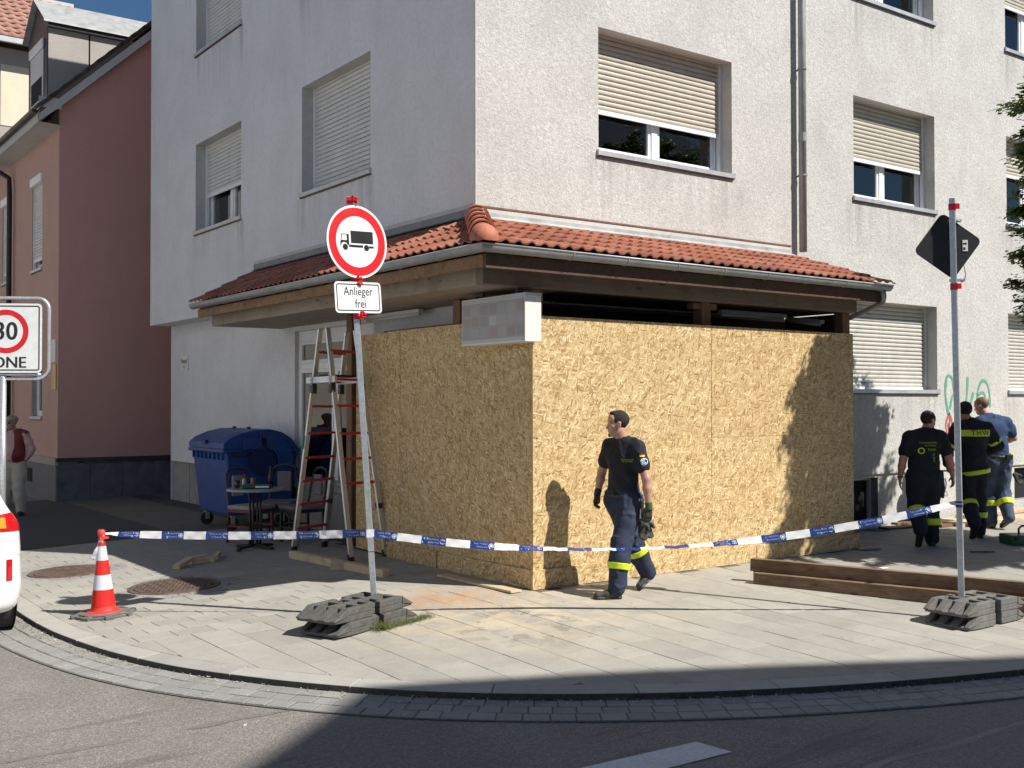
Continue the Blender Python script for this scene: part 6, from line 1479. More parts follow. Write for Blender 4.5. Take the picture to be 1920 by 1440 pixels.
# ================================================================== PEOPLE (signed distance bodies -> surface nets)
class SDF:
    def __init__(s, lo, hi, res):
        s.res = res; s.lo = np.array(lo, np.float32); s.n = np.ceil((np.array(hi)-np.array(lo))/res).astype(int)+1
        s.D = np.full(tuple(s.n), .25, np.float32)
        s.ax = [s.lo[i]+res*np.arange(s.n[i], dtype=np.float32) for i in range(3)]
    def _sub(s, pts, m):
        pts = np.array(pts, float); a = np.floor((pts.min(0)-m-s.lo)/s.res).astype(int); b = np.ceil((pts.max(0)+m-s.lo)/s.res).astype(int)+1
        a = np.clip(a, 0, s.n); b = np.clip(b, 0, s.n); sl = tuple(slice(a[i], b[i]) for i in range(3))
        if any(b[i] <= a[i] for i in range(3)): return None, None
        X, Y, Z = np.meshgrid(s.ax[0][sl[0]], s.ax[1][sl[1]], s.ax[2][sl[2]], indexing='ij'); return sl, (X, Y, Z)
    def _smin(s, sl, d, k):
        A = s.D[sl]
        if k <= 0: s.D[sl] = np.minimum(A, d); return
        h = np.clip(.5+.5*(A-d)/k, 0, 1); s.D[sl] = A*(1-h)+d*h-k*h*(1-h)
    def rc(s, a, b, ra, rb, k=.02, yaw=0, flat=1.0):
        """tapered capsule; flat < 1 squashes it along its local y, turned by yaw"""
        a = np.array(a, float); b = np.array(b, float)
        sl, G = s._sub([a, b], max(ra, rb)+.05)
        if sl is None: return s
        X, Y, Z = G; c, sn = math.cos(-yaw), math.sin(-yaw)
        def rt(x, y): return (c*x-sn*y, (sn*x+c*y)/flat)
        X2, Y2 = rt(X, Y); ax_, ay_ = rt(a[0], a[1]); bx_, by_ = rt(b[0], b[1])
        px, py, pz = X2-ax_, Y2-ay_, Z-a[2]; bx, by, bz = bx_-ax_, by_-ay_, b[2]-a[2]; L = bx*bx+by*by+bz*bz+1e-9
        t = np.clip((px*bx+py*by+pz*bz)/L, 0, 1)
        d = np.sqrt((px-t*bx)**2+(py-t*by)**2+(pz-t*bz)**2)-(ra+(rb-ra)*t)
        if flat != 1: d = d*(.5+.5*flat)
        s._smin(sl, d.astype(np.float32), k); return s
    def el(s, c, r, R=None, k=.012):
        c = np.array(c, float); sl, G = s._sub([c], max(r)+.05)
        if sl is None: return s
        X, Y, Z = G; P = [X-c[0], Y-c[1], Z-c[2]]
        if R is not None: P = [R[0][i]*P[0]+R[1][i]*P[1]+R[2][i]*P[2] for i in range(3)]
        q = np.sqrt((P[0]/r[0])**2+(P[1]/r[1])**2+(P[2]/r[2])**2)
        q2 = np.sqrt((P[0]/r[0]**2)**2+(P[1]/r[1]**2)**2+(P[2]/r[2]**2)**2)+1e-6
        s._smin(sl, (q*(q-1)/q2).astype(np.float32), k); return s
    def sub(s, c, r, R=None):
        c = np.array(c, float); sl, G = s._sub([c], max(r)+.02)
        if sl is None: return s
        X, Y, Z = G; P = [X-c[0], Y-c[1], Z-c[2]]
        if R is not None: P = [R[0][i]*P[0]+R[1][i]*P[1]+R[2][i]*P[2] for i in range(3)]
        q = np.sqrt((P[0]/r[0])**2+(P[1]/r[1])**2+(P[2]/r[2])**2); d = (q-1)*min(r)
        s.D[sl] = np.maximum(s.D[sl], -d.astype(np.float32)); return s
    def cut(s, n, c):
        """keep the side n.p < c"""
        n = np.array(n, float); n /= np.linalg.norm(n)
        pl = (n[0]*s.ax[0])[:, None, None]+(n[1]*s.ax[1])[None, :, None]+(n[2]*s.ax[2])[None, None, :]-c
        s.D = np.maximum(s.D, pl.astype(np.float32)); return s
    def mesh(s, name, wr=0, wf=18, seed=0, zdir=.5):
        D = s.D; ins = D < 0; nx, ny, nz = D.shape
        C = [ins[i:nx-1+i, j:ny-1+j, k:nz-1+k] for i in (0,1) for j in (0,1) for k in (0,1)]
        cnt = sum(c.astype(np.int8) for c in C); act = (cnt > 0) & (cnt < 8); I = np.argwhere(act); idx = -np.ones(act.shape, np.int64); idx[act] = np.arange(len(I))
        off = np.array([(i,j,k) for i in (0,1) for j in (0,1) for k in (0,1)]); V = [D[I[:,0]+o[0], I[:,1]+o[1], I[:,2]+o[2]] for o in off]
        acc = np.zeros((len(I),3)); w = np.zeros(len(I))
        for p in range(8):
            for q in range(p+1, 8):
                if np.abs(off[p]-off[q]).sum() != 1: continue
                m = (V[p] < 0) != (V[q] < 0); t = np.where(m, V[p]/(V[p]-V[q]+1e-12), 0); pos = off[p]+t[:, None]*(off[q]-off[p]); acc += pos*m[:, None]; w += m
        P = (I+acc/w[:, None])*s.res+s.lo
        F = []
        for axn in range(3):
            o = [1 if i == axn else 0 for i in range(3)]
            A = ins[:nx-o[0], :ny-o[1], :nz-o[2]]; B = ins[o[0]:, o[1]:, o[2]:]; E_ = np.argwhere(A != B)
            u, v = [(1,2),(2,0),(0,1)][axn]; du = np.eye(3, dtype=int)[u]; dv = np.eye(3, dtype=int)[v]
            ok = (E_[:, u] > 0) & (E_[:, v] > 0) & (E_[:, u] < D.shape[u]-1) & (E_[:, v] < D.shape[v]-1); E_ = E_[ok]
            q = np.stack([idx[tuple((E_-du-dv).T)], idx[tuple((E_-dv).T)], idx[tuple(E_.T)], idx[tuple((E_-du).T)]], 1)
            fl = A[tuple(E_.T)]; q = np.where(fl[:, None], q, q[:, ::-1]); F.append(q[(q >= 0).all(1)])
        F = np.concatenate(F)
        me = bpy.data.meshes.new(name)
        def fill(me, P, F):
            me.vertices.add(len(P)); me.vertices.foreach_set('co', P.astype(np.float32).ravel()); me.loops.add(len(F)*4); me.loops.foreach_set('vertex_index', F.astype(np.int32).ravel())
            me.polygons.add(len(F)); me.polygons.foreach_set('loop_start', np.arange(0, len(F)*4, 4, dtype=np.int32)); me.update(calc_edges=True); me.polygons.foreach_set('use_smooth', [True]*len(F))
        fill(me, P, F)
        if wr:
            N_ = np.zeros(len(P)*3, np.float32); me.vertex_normals.foreach_get('vector', N_); N_ = N_.reshape(-1, 3)
            r_ = np.random.RandomState(seed); h = 0
            for i in range(9):
                k = r_.normal(size=3); k[2] *= zdir; k = k/np.linalg.norm(k)*wf*(.6+.22*i); ph = r_.rand()*6.28
                wv = P@k+ph+.9*np.sin(P@(r_.normal(size=3)*8)+i)
                h = h+(1-np.abs(np.sin(wv))*2)/(1+.35*i)
            P2 = P+N_*np.clip(h*wr/3, -.005, .03)[:, None]
            me.vertices.foreach_set('co', P2.astype(np.float32).ravel()); me.update()
        return me

def lerp3(a, b, t): return tuple(a[i]+(b[i]-a[i])*t for i in range(3))
def frame(f, u=(0,0,1)):
    f = Vector(f).normalized(); u = Vector(u); s_ = f.cross(u).normalized(); u = s_.cross(f); return s_, f, u
def hand_prims(S, wrist, d, side, palm_n, grow=0.0, curl=.5, k=.006):
    """palm plus five unequal bent fingers.  d: towards fingertips, side: towards thumb, palm_n: palm facing"""
    w = Vector(wrist); d = Vector(d).normalized(); n = Vector(palm_n); n = (n-d*n.dot(d)).normalized(); sd = d.cross(n); 
    if sd.dot(Vector(side)) < 0: sd = -sd
    for q in (-.024, -.008, .008, .024): S.rc(w+sd*q*.7, w+d*.088+sd*q, .015+grow, .012+grow, k=.012)
    for q, L in ((.028,.068),(.010,.078),(-.009,.072),(-.027,.056)):
        p = w+d*.088+sd*q; c1 = (d*math.cos(curl*.5)+n*math.sin(curl*.5)); c2 = (d*math.cos(curl*1.3)+n*math.sin(curl*1.3)); c3 = (d*math.cos(curl*2.1)+n*math.sin(curl*2.1))
        a_ = p+c1*L*.45; b_ = a_+c2*L*.32; e_ = b_+c3*L*.25
        S.rc(p, a_, .0095+grow, .0088+grow, k=k*.6).rc(a_, b_, .0088+grow, .008+grow, k=k*.6).rc(b_, e_, .008+grow, .0068+grow, k=k*.6)
    t0 = w+d*.022+sd*.026; t1 = t0+(d*.6+sd*.6+n*.35).normalized()*.040; t2 = t1+(d*.92+sd*.12+n*.4).normalized()*.030
    S.rc(t0, t1, .015+grow, .0115+grow, k=.012).rc(t1, t2, .011+grow, .009+grow, k=k)
def head_prims(S, c, f, tilt=(0,0,1)):
    s_, f, u = frame(f, tilt); c = Vector(c); R = [[s_[i], f[i], u[i]] for i in range(3)]
    P = lambda x, y, z: tuple(c+s_*x+f*y+u*z)
    S.el(P(0,-.016,.036), (.074,.094,.086), R, k=.0); S.el(P(0,.022,-.03), (.060,.070,.082), R, k=.03)
    S.el(P(0,.040,-.078), (.047,.044,.038), R, k=.03); S.el(P(0,.072,-.100), (.024,.019,.018), R, k=.02); S.el(P(0,.055,.055), (.058,.030,.040), R, k=.03)
    S.rc(P(-.036,.076,.022), P(.036,.076,.022), .013, .013, k=.018)
    S.el(P(-.040,.060,-.022), (.020,.018,.018), R, k=.02); S.el(P(.040,.060,-.022), (.020,.018,.018), R, k=.02)
    S.sub(P(-.031,.094,-.001), (.016,.012,.010), R); S.sub(P(.031,.094,-.001), (.016,.012,.010), R)
    S.rc(P(0,.083,.010), P(0,.104,-.034), .0075, .0115, k=.009); S.el(P(-.010,.090,-.038), (.008,.009,.007), R, k=.006); S.el(P(.010,.090,-.038), (.008,.009,.007), R, k=.006)
    S.el(P(0,.086,-.060), (.024,.012,.007), R, k=.006); S.el(P(0,.083,-.071), (.021,.012,.007), R, k=.006); S.rc(P(-.018,.096,-.0655), P(.018,.096,-.0655), .001, .001, k=0)
    for sg_ in (-1, 1):
        S.el(P(sg_*.076,-.004,-.006), (.008,.020,.031), R, k=.006); S.el(P(sg_*.080,-.008,.010), (.009,.016,.016), R, k=.005)
    return P, R
def person(name, label, origin, rz, J, cfg):
    """J: joints in a local frame (x = sideways in the picture, y = away from it, z = up)"""
    t = thing(name, label, 'person', origin, rz, cfg.get('group'))
    lo = np.array([min(p[i] for p in J.values() if len(p) == 3) for i in range(3)])-.24; hi = np.array([max(p[i] for p in J.values() if len(p) == 3) for i in range(3)])+.24
    lo[2] = -.03; res = cfg.get('res', .0075); B = cfg.get('bulk', 1.0)
    V = lambda k_: Vector(J[k_])
    lat = (V('shR')-V('shL')); yawS = math.atan2(lat.y, lat.x); latH = (V('hipR')-V('hipL')); yawH = math.atan2(latH.y, latH.x)
    fwd = Vector((-lat.y, lat.x, 0)).normalized()
    if fwd.dot(Vector(cfg['fwd'])) < 0: fwd = -fwd
    chest = (V('shL')+V('shR'))/2; pel = (V('hipL')+V('hipR'))/2; nb = V('neck')
    def torso(S, gr, z_lo=-9):
        bl = cfg.get('belly', .0)
        S.rc(tuple(chest+Vector((0,0,-.07))+lat*.17), tuple(chest+Vector((0,0,-.07))-lat*.17), .112*B+gr, .112*B+gr, k=.03, yaw=yawS, flat=.82)
        S.rc(tuple(chest+Vector((0,0,-.12))+lat*.10), tuple(pel+Vector((0,0,.20))+latH*.08), .125*B+gr, .108*B+gr+bl*.5, k=.05, yaw=yawS, flat=.80)
        S.rc(tuple(chest+Vector((0,0,-.12))-lat*.10), tuple(pel+Vector((0,0,.20))-latH*.08), .125*B+gr, .108*B+gr+bl*.5, k=.05, yaw=yawS, flat=.80)
        if bl: S.el(tuple(pel+Vector((0,0,.17))+fwd*(.02+bl)), (.14*B+gr,.13*B+gr,.14), None, k=.06)
        S.rc(tuple(pel+Vector((0,0,.20))+latH*.12), tuple(pel+Vector((0,0,-.01))+latH*.30), .108*B+gr+bl*.4, .110*B+gr, k=.05, yaw=yawH, flat=.88)
        S.rc(tuple(pel+Vector((0,0,.20))-latH*.12), tuple(pel+Vector((0,0,-.01))-latH*.30), .108*B+gr+bl*.4, .110*B+gr, k=.05, yaw=yawH, flat=.88)
        for sd in 'LR': S.rc(tuple(nb+Vector((0,0,-.02))), tuple(V('sh'+sd)+Vector((0,0,.012))), .052+gr, .055*B+gr, k=.05)
    def arm(S, sd, gr, a0=0.0, a1=2.0, k=.02):
        sh, elb, wr = V('sh'+sd), V('el'+sd), V('wr'+sd)
        pts = [(sh, .060*B), (sh.lerp(elb, .5), .050*B), (elb, .040*B), (elb.lerp(wr, .35), .041*B), (wr, .028)]
        for i in range(4):
            u0, u1 = i*.5, i*.5+.5
            if u1 <= a0 or u0 >= a1: continue
            (p, r), (q, r2) = pts[i], pts[i+1]
            c0 = max(0, (a0-u0)/.5); c1 = min(1, (a1-u0)/.5)
            S.rc(tuple(p.lerp(q, c0)), tuple(p.lerp(q, c1)), r+(r2-r)*c0+gr, r+(r2-r)*c1+gr, k=k)
    def leg(S, sd, gr, flare=0, k=.03, rr=(.094,.080,.060,.060,.044)):
        hp, kn, an = V('hip'+sd), V('kn'+sd), V('an'+sd); bk = (hp-kn).normalized().cross(Vector((1,0,0)))
        P = [(hp, rr[0]*B), (hp.lerp(kn, .5), rr[1]*B), (kn, rr[2]), (kn.lerp(an, .35), rr[3]), (an, rr[4])]
        for i in range(4): S.rc(tuple(P[i][0]), tuple(P[i+1][0]), P[i][1]+gr+(flare if i > 1 else flare*.5), P[i+1][1]+gr+(flare if i > 0 else flare*.5), k=k)
    # ---- skin: one continuous body
    S = SDF(lo, hi, res); torso(S, -.014); 
    for sd in 'LR': arm(S, sd, 0); leg(S, sd, -.008)
    for sd in 'LR':
        up_ = (V('an'+sd)-V('he'+sd)); dd_ = (V('to'+sd)-V('he'+sd)).normalized(); up_ = (up_-dd_*up_.dot(dd_)).normalized(); hq, tq = V('he'+sd)+up_*.036, V('to'+sd)+up_*.030
        S.rc(J['an'+sd], tuple(hq.lerp(V('an'+sd), .3)+dd_*.02), .032, .024, k=.0); S.rc(tuple(hq.lerp(tq, .25)), tuple(hq.lerp(tq, .72)), .022, .018, k=.01)
    hc = V('head'); S.rc(tuple(hc+Vector((0,0,-.075))-Vector(cfg['face'])*.022), tuple(nb+Vector((0,0,-.03))), .056*min(B,1.08), .062*B, k=.02)
    P, R = head_prims(S, J['head'], cfg['face'], cfg.get('tilt', (0,0,1)))
    for sd in 'LR':
        if cfg.get('hand'+sd):
            h = cfg['hand'+sd]; hand_prims(S, J['wr'+sd], h['d'], h['side'], h['n'], h.get('grow', 0)-.001, h.get('curl', .5))
    body = part('body', S.mesh('body'), M[cfg['skin']], t)
    # ---- eyes
    for sg_ in (-1, 1):
        e = MB(); c = Vector(P(sg_*.031,.0715,-.001)); e.lathe([(.0001,-.0105),(.006,-.0085),(.0105,0),(.006,.0085),(.0001,.0105)], 12, c); part('eye', e, M['eye'], body, smooth=True)
        e = MB(); e.lathe([(.0001,-.005),(.0045,-.003),(.005,0),(.0045,.003),(.0001,.005)], 10, Vector(P(sg_*.031,.0785,-.001))); part('iris', e, M['black'], body, smooth=True)
    # ---- hair
    hr = cfg.get('hair', 'hair')
    if hr:
        H = SDF(np.array(J['head'])-.16, np.array(J['head'])+.18, .004); g_ = cfg.get('hair_t', .012)
        H.el(P(0,-.020,.040), (.074+g_,.094+g_,.086+g_*1.1), R, k=0); 
        if cfg.get('quiff'): H.el(P(0,.034,.110), (.046,.036,.017), R, k=.02)
        fv = Vector(R[0][1:2]+R[1][1:2]+R[2][1:2]); uv = Vector((R[0][2], R[1][2], R[2][2]))
        hq_ = cfg.get('hairline', .05)
        H.sub(P(0,.096,hq_-.070), (.12,.066,.108), R)
        nn_ = (-uv*1.0+fv*.18).normalized(); H.cut(nn_, nn_.dot(Vector(P(0,0,cfg.get('nape', -.055)))))
        H.sub(P(.08,.006,-.02), (.03,.022,.045), R); H.sub(P(-.08,.006,-.02), (.03,.022,.045), R)
        part('hair', H.mesh('hair', .0025, 60, 3), M[hr], body)
    if cfg.get('beard'):
        H = SDF(np.array(J['head'])-.16, np.array(J['head'])+.16, .0035)
        H.el(P(0,.076,-.102), (.022,.021,.020), R, k=0); H.rc(P(-.018,.090,-.052), P(.018,.090,-.052), .004, .004, k=.004); part('beard', H.mesh('beard', .001, 80, 2), M['hair'], body)
    if cfg.get('cap'):
        H = SDF(np.array(J['head'])-.17, np.array(J['head'])+.19, .005); H.el(P(0,-.015,.060), (.090,.108,.070), R, k=0); H.el(P(0,.085,.045), (.06,.05,.012), R, k=.015); nn_ = Vector((0,0,-1)); H.cut(nn_, nn_.dot(Vector(P(0,0,.030)))); part('cap', H.mesh('cap'), M['cap'], body)
        e = MB(); 
        for sg_ in (-1, 1): e.lathe([(.0001,-.016),(.018,-.010),(.022,0),(.018,.010),(.0001,.016)], 14, Vector(P(sg_*.033,.086,-.0)))
        part('sunglasses', e, M['black'], body, smooth=True)
    # ---- shirt or jacket
    lay = SDF(lo, hi, res); gr = cfg.get('shirt_gr', .012); torso(lay, gr)
    sl = cfg.get('sleeve', .62)
    for sd in 'LR': arm(lay, sd, gr+.008, 0, sl, k=.03)
    for i in range(3): pass
    zlo = cfg.get('shirt_z', pel.z+.03)
    lay.cut((0,0,-1), -zlo)
    lay.sub(tuple(nb+Vector((0,0,.058))+fwd*.015), (.066,.066,.048)); 
    for sd in 'LR':       # trim sleeve ends square to the arm
        sh, elb, wr = V('sh'+sd), V('el'+sd), V('wr'+sd)
    shirt = part('shirt' if not cfg.get('jacket') else 'jacket', lay.mesh('shirt', cfg.get('wr', .006), 17, cfg.get('seed', 1), .7), M[cfg['shirt']], t)
    # ---- trousers
    lay = SDF(lo, hi, res); gr = .010
    lay.rc(tuple(pel+Vector((0,0,.10))+latH*.15), tuple(pel+Vector((0,0,-.02))+latH*.30), .112*B+gr, .114*B+gr, k=.05, yaw=yawH, flat=.9)
    lay.rc(tuple(pel+Vector((0,0,.10))-latH*.15), tuple(pel+Vector((0,0,-.02))-latH*.30), .112*B+gr, .114*B+gr, k=.05, yaw=yawH, flat=.9)
    fl = cfg.get('flare', .018)
    for sd in 'LR': leg(lay, sd, gr+.002, fl, k=.035)
    lay.cut((0,0,1), pel.z+.12)
    tr = part('trousers', lay.mesh('trousers', cfg.get('wrT', .009), 15, cfg.get('seed', 1)+5, .8), M[cfg['trouser']], t)
    # ---- boots
    for sd in 'LR':
        he, to, an = V('he'+sd), V('to'+sd), V('an'+sd); F_ = SDF(np.minimum(np.minimum(he, to), an)-.1, np.maximum(np.maximum(he, to), an)+.16, .006)
        dd = (to-he).normalized(); up = (an-he); up = (up-dd*up.dot(dd)).normalized(); ys = math.atan2(dd.y, dd.x)
        L = (to-he).length; wv = dd.cross(up)
        F_.rc(tuple(he+dd*.045+up*.045), tuple(he+dd*(L*.5)+up*.040), .042, .038, k=.02); F_.rc(tuple(he+dd*(L*.45)+up*.036), tuple(he+dd*(L-.045)+up*.030), .042, .036, k=.03)
        F_.rc(tuple(he+dd*.05+up*.05), tuple(an+up*.03), .046, .050, k=.03)
        n_ = -up; F_.cut(n_, n_.dot(he)-.0); part('boot', F_.mesh('boot', .002, 40, 2), M[cfg.get('boot', 'boot')], t)
        so = SDF(np.minimum(he, to)-.09, np.maximum(he, to)+.09, .006); so.rc(tuple(he+dd*.04), tuple(he+dd*(L*.5)), .043, .038, k=.0); so.rc(tuple(he+dd*(L*.5)), tuple(he+dd*(L-.045)), .038, .046, k=.02)
        so.cut(n_, n_.dot(he)+.0); so.cut(up, up.dot(he)+.022); part('sole', so.mesh('sole'), M['black'], t)
    # ---- reflective bands round the calves
    for sd, u, w_ in cfg.get('bands', []):
        kn, an = V('kn'+sd), V('an'+sd); c = kn.lerp(an, u); d = (an-kn).normalized(); F_ = SDF(np.array(c)-.16, np.array(c)+.16, .006)
        lo_u, hi_u = .0, 1.0
        P_ = [(V('hip'+sd).lerp(kn, .5), .080*B), (kn, .060), (kn.lerp(an, .35), .060), (an, .044)]
        for i in range(3): F_.rc(tuple(P_[i][0]), tuple(P_[i+1][0]), P_[i][1]+.012+fl+.013, P_[i+1][1]+.012+fl+.009, k=.03)
        F_.cut(tuple(d), d.dot(c)+w_/2); F_.cut(tuple(-d), -d.dot(c)+w_/2); part('reflective_band', F_.mesh('band', .002, 20, 4), M['hi_vis'], tr)
    return t, body, shirt, tr, P, torso, arm, fwd, pel, chest, lo, hi
def shirt_print(t, shirt, me, mat, origin, right, up, off=.004, name='print'):
    """lay flat lettering on the cloth by casting it inwards"""
    bmx = bmesh.new(); bmx.from_mesh(shirt.data); bv = BVHTree.FromBMesh(bmx); bmx.free()
    r = Vector(right).normalized(); u = Vector(up).normalized(); n = r.cross(u); o_ = Vector(origin)
    for v in me.vertices:
        p = o_+r*v.co.x+u*v.co.y+n*.25; h = bv.ray_cast(p, -n, .6)
        v.co = (h[0]+n*off) if h[0] is not None else o_+r*v.co.x+u*v.co.y
    return part(name, me, M[mat] if isinstance(mat, str) else mat, shirt)
def grid_mesh(w, h, nx_=14, ny_=6, name='patch'):
    mb = MB(); mb.add([(-w/2+w*i/nx_, -h/2+h*j/ny_, 0) for i in range(nx_+1) for j in range(ny_+1)], [(i*(ny_+1)+j, (i+1)*(ny_+1)+j, (i+1)*(ny_+1)+j+1, i*(ny_+1)+j+1) for i in range(nx_) for j in range(ny_)]); return mb.mesh(name, True)
def disc_mesh(r0, r1, n=24):
    mb = MB(); mb.add([(r*math.cos(2*PI*k/n), r*math.sin(2*PI*k/n), 0) for r in (r0, r1) for k in range(n)], [(k, (k+1) % n, n+(k+1) % n, n+k) for k in range(n)]); return mb.mesh('emblem')
RZ = math.atan2(Rv.y, Rv.x)

# ---- the worker walking in front of the boards
J = dict(head=(-.052,-.01,1.636), neck=(.005,.0,1.49), shL=(.128,-.105,1.405), shR=(-.112,.105,1.41), elL=(.205,-.19,1.115), wrL=(.225,-.215,.855), elR=(-.185,.19,1.16), wrR=(-.235,.12,.955),
         hipL=(.075,-.062,.90), hipR=(-.065,.06,.90), knL=(-.035,-.185,.50), anL=(-.085,-.245,.095), heL=(-.035,-.235,.0), toL=(-.312,-.285,.0),
         knR=(.120,.130,.465), anR=(.265,.235,.165), heR=(.335,.255,.135), toR=(.165,.145,-.0))
cfg = dict(fwd=(-.6,-.8,0), face=(-1,-.10,-.06), skin='skin', hair='hair', quiff=True, beard=True, hair_t=.007, hairline=.052, nape=-.050, shirt='black_shirt', trouser='navy_cloth', sleeve=.60, shirt_z=.935, shirt_gr=.015, bulk=1.04, belly=0,
           bands=[('L',.50,.062),('R',.22,.055),('R',.62,.0001)][:2], seed=3, res=.007, flare=.030, wr=.024, wrT=.030,
           handL=dict(d=(-.05,.0,-1), side=(-1,-.3,0), n=(-.3,.95,0), curl=.55), handR=dict(d=(-.25,-.15,-1), side=(-.8,-.6,0), n=(.5,-.3,-.2), curl=.75))
o_ = (.61,-.62,g(.61,-.62))
wk, body, shirt, tr, P, torso, arm, fwd, pel, chest, lo, hi = person('person', 'man in black T-shirt and navy trousers with yellow bands striding past the boards', o_, RZ, J, cfg)
for sd, cuff in (('L','glove_cuff'),('R','glove_red')):
    h = cfg['hand'+sd]; wr = np.array(J['wr'+sd]); S = SDF(wr-.26, wr+.2, .0045); hand_prims(S, J['wr'+sd], h['d'], h['side'], h['n'], .0035, h['curl']); gl = part('glove', S.mesh('glove', .001, 60, 1), M['glove'], wk)
    S = SDF(wr-.12, wr+.16, .005); el = Vector(J['el'+sd]); w_ = Vector(J['wr'+sd]); d = (w_-el).normalized(); S.rc(tuple(w_-d*.045), tuple(w_+d*.03), .037, .032, k=0); S.cut(tuple(-d), -d.dot(w_)+.042); S.cut(tuple(d), d.dot(w_)+.03); part('glove_cuff', S.mesh('cuff'), M[cuff if sd == 'L' else 'glove'], gl)
    if sd == 'R':
        S = SDF(wr-.2, wr+.1, .005); dd = Vector(h['d']).normalized(); S.el(tuple(w_+dd*.06+Vector((.022,-.012,0))), (.02,.02,.045), None, k=0); part('palm_pad', S.mesh('pad'), M['glove_red'], gl)
# spare gloves, tool pouch and keys on the belt
S = SDF((.02,-.40,.42), (.36,.05,.98), .006); hand_prims(S, (.165,-.13,.70), (.1,0,-1), (1,.2,0), (.2,-1,0), .006, .25); hand_prims(S, (.205,-.10,.71), (.25,0,-1), (1,.2,0), (.2,-1,0), .006, .3); part('spare_gloves', S.mesh('gloves'), M['glove'], wk)
S = SDF((.0,-.3,.5), (.32,.1,1.05), .006); S.rc((.150,-.11,.92), (.158,-.125,.74), .040, .046, k=0, yaw=.6, flat=.7).rc((.165,-.165,.80), (.165,-.165,.76), .022, .020, k=.006); part('tool_pouch', S.mesh('pouch'), M['black'], wk)
a = MB(); 
for k in range(4): a.box((.135+.02*k,-.175,.905),(.147+.02*k,-.168,.93))
a.tube([(.155,-.17,.83),(.15,-.18,.74)], .012, 8); part('metal_keys', a, M['alu'], wk)
a = MB(); n = 22; a.tube([tuple(pel+Vector((.155*math.cos(2*PI*k/n)*math.cos(-.7)-.125*math.sin(2*PI*k/n)*math.sin(-.7), .155*math.cos(2*PI*k/n)*math.sin(-.7)+.125*math.sin(2*PI*k/n)*math.cos(-.7), .045))) for k in range(n)], .015, 8, closed=True); part('belt', a, M['black'], wk, smooth=True)
# shirt prints: unit lines on the left chest, flag and round patch on the left sleeve
for ln, z in (('TECHNISCHES', 1.298), ('HILFSWERK', 1.280)):
    me = text_mesh(ln, .019, .0002, 1.0); shirt_print(wk, shirt, me, 'hi_vis', (.005,-.19,z), (.85,-.52,0), (0,0,1), .003, 'chest_lettering')
for i, m in enumerate(('sign_black', 'sign_red', 'hi_vis')):
    shirt_print(wk, shirt, grid_mesh(.045, .009, 6, 1), m, (.178,-.15,1.352-.009*i), (.93,-.25,0), (0,0,1), .0035, 'flag_stripe')
shirt_print(wk, shirt, disc_mesh(.033, .0005), 'sign_white', (.196,-.16,1.283), (.93,-.25,0), (0,0,1), .003, 'sleeve_patch')
shirt_print(wk, shirt, disc_mesh(.028, .022), 'tape_blue', (.196,-.16,1.283), (.93,-.25,0), (0,0,1), .005, 'patch_ring')
shirt_print(wk, shirt, disc_mesh(.015, .008, 8), 'tape_blue', (.196,-.16,1.283), (.93,-.25,0), (0,0,1), .005, 'patch_wheel')

# ---- stocky man seen from behind at the left of the group
J = dict(head=(.085,.06,1.590), neck=(.03,.02,1.475), shL=(-.185,.0,1.375), shR=(.225,.04,1.38), elL=(-.275,-.02,1.10), wrL=(-.30,.03,.85), elR=(.325,.0,1.11), wrR=(.40,.08,.88),
         hipL=(-.095,.0,.88), hipR=(.095,.0,.88), knL=(-.115,-.02,.50), anL=(-.165,-.30,.235), heL=(-.17,-.375,.21), toL=(-.175,-.24,-.0), knR=(.09,.02,.46), anR=(.09,.0,.085), heR=(.085,-.07,.0), toR=(.13,.19,.0))
cfgA = dict(fwd=(0,1,0), face=(.85,.5,-.2), skin='skin2', hair='hair', hair_t=.010, hairline=.05, nape=-.045, shirt='black_shirt', trouser='navy_dark', sleeve=.66, shirt_z=.92, shirt_gr=.016, bulk=1.20, belly=.02, seed=8, res=.0095, flare=.034, wr=.018, wrT=.024,
            bands=[('R',.42,.085),('L',.28,.075)], handL=dict(d=(.05,.1,-1), side=(.5,.8,0), n=(.9,-.2,0), curl=.5), handR=dict(d=(.1,.1,-1), side=(-.5,.8,0), n=(-.9,-.1,0), curl=.5))
mA = person('person', 'stocky man in black shirt with yellow back print seen from behind, nearest the hoarding', (6.06,-.32,-.012), RZ, J, cfgA)
for ln, z, sz, dx in (('THW', 1.225, .05, .045), ('FEUERWEHR', 1.315, .036, .0), ('KARLSRUHE', 1.280, .030, .03)):
    me = text_mesh('TECHNISCHES' if ln[0] == 'F' else 'HILFSWERK' if ln[0] == 'K' else ln, sz, .0003, 1.0); shirt_print(mA[0], mA[2], me, 'hi_vis', (.01+dx,0,z), (1,0,0), (0,0,1), .006, 'back_lettering')
me = disc_mesh(.042, .028, 12); shirt_print(mA[0], mA[2], me, 'hi_vis', (-.075,0,1.215), (1,0,0), (0,0,1), .006, 'back_emblem')
me = text_mesh('THW', .05, .0003); shirt_print(mA[0], mA[2], me, 'hi_vis', (.075,0,1.13), (0,0,-1), (1,0,0), .006, 'back_lettering')
a = MB(); c = Vector((-.298,.02,.875)); a.tube([c+Vector((.033*math.cos(q), .033*math.sin(q), .0)) for q in np.linspace(0, 2*PI, 15)[:-1]], .009, 6, closed=True); part('wristwatch', a, M['black'], mA[0], smooth=True)
S = SDF((.08,-.25,.55), (.36,.2,1.0), .007); S.rc((.215,.0,.93), (.225,.0,.70), .035, .045, k=0).rc((.225,-.03,.72), (.225,-.03,.62), .03, .02, k=.01); part('tool_pouch', S.mesh('pouch'), M['black'], mA[0])
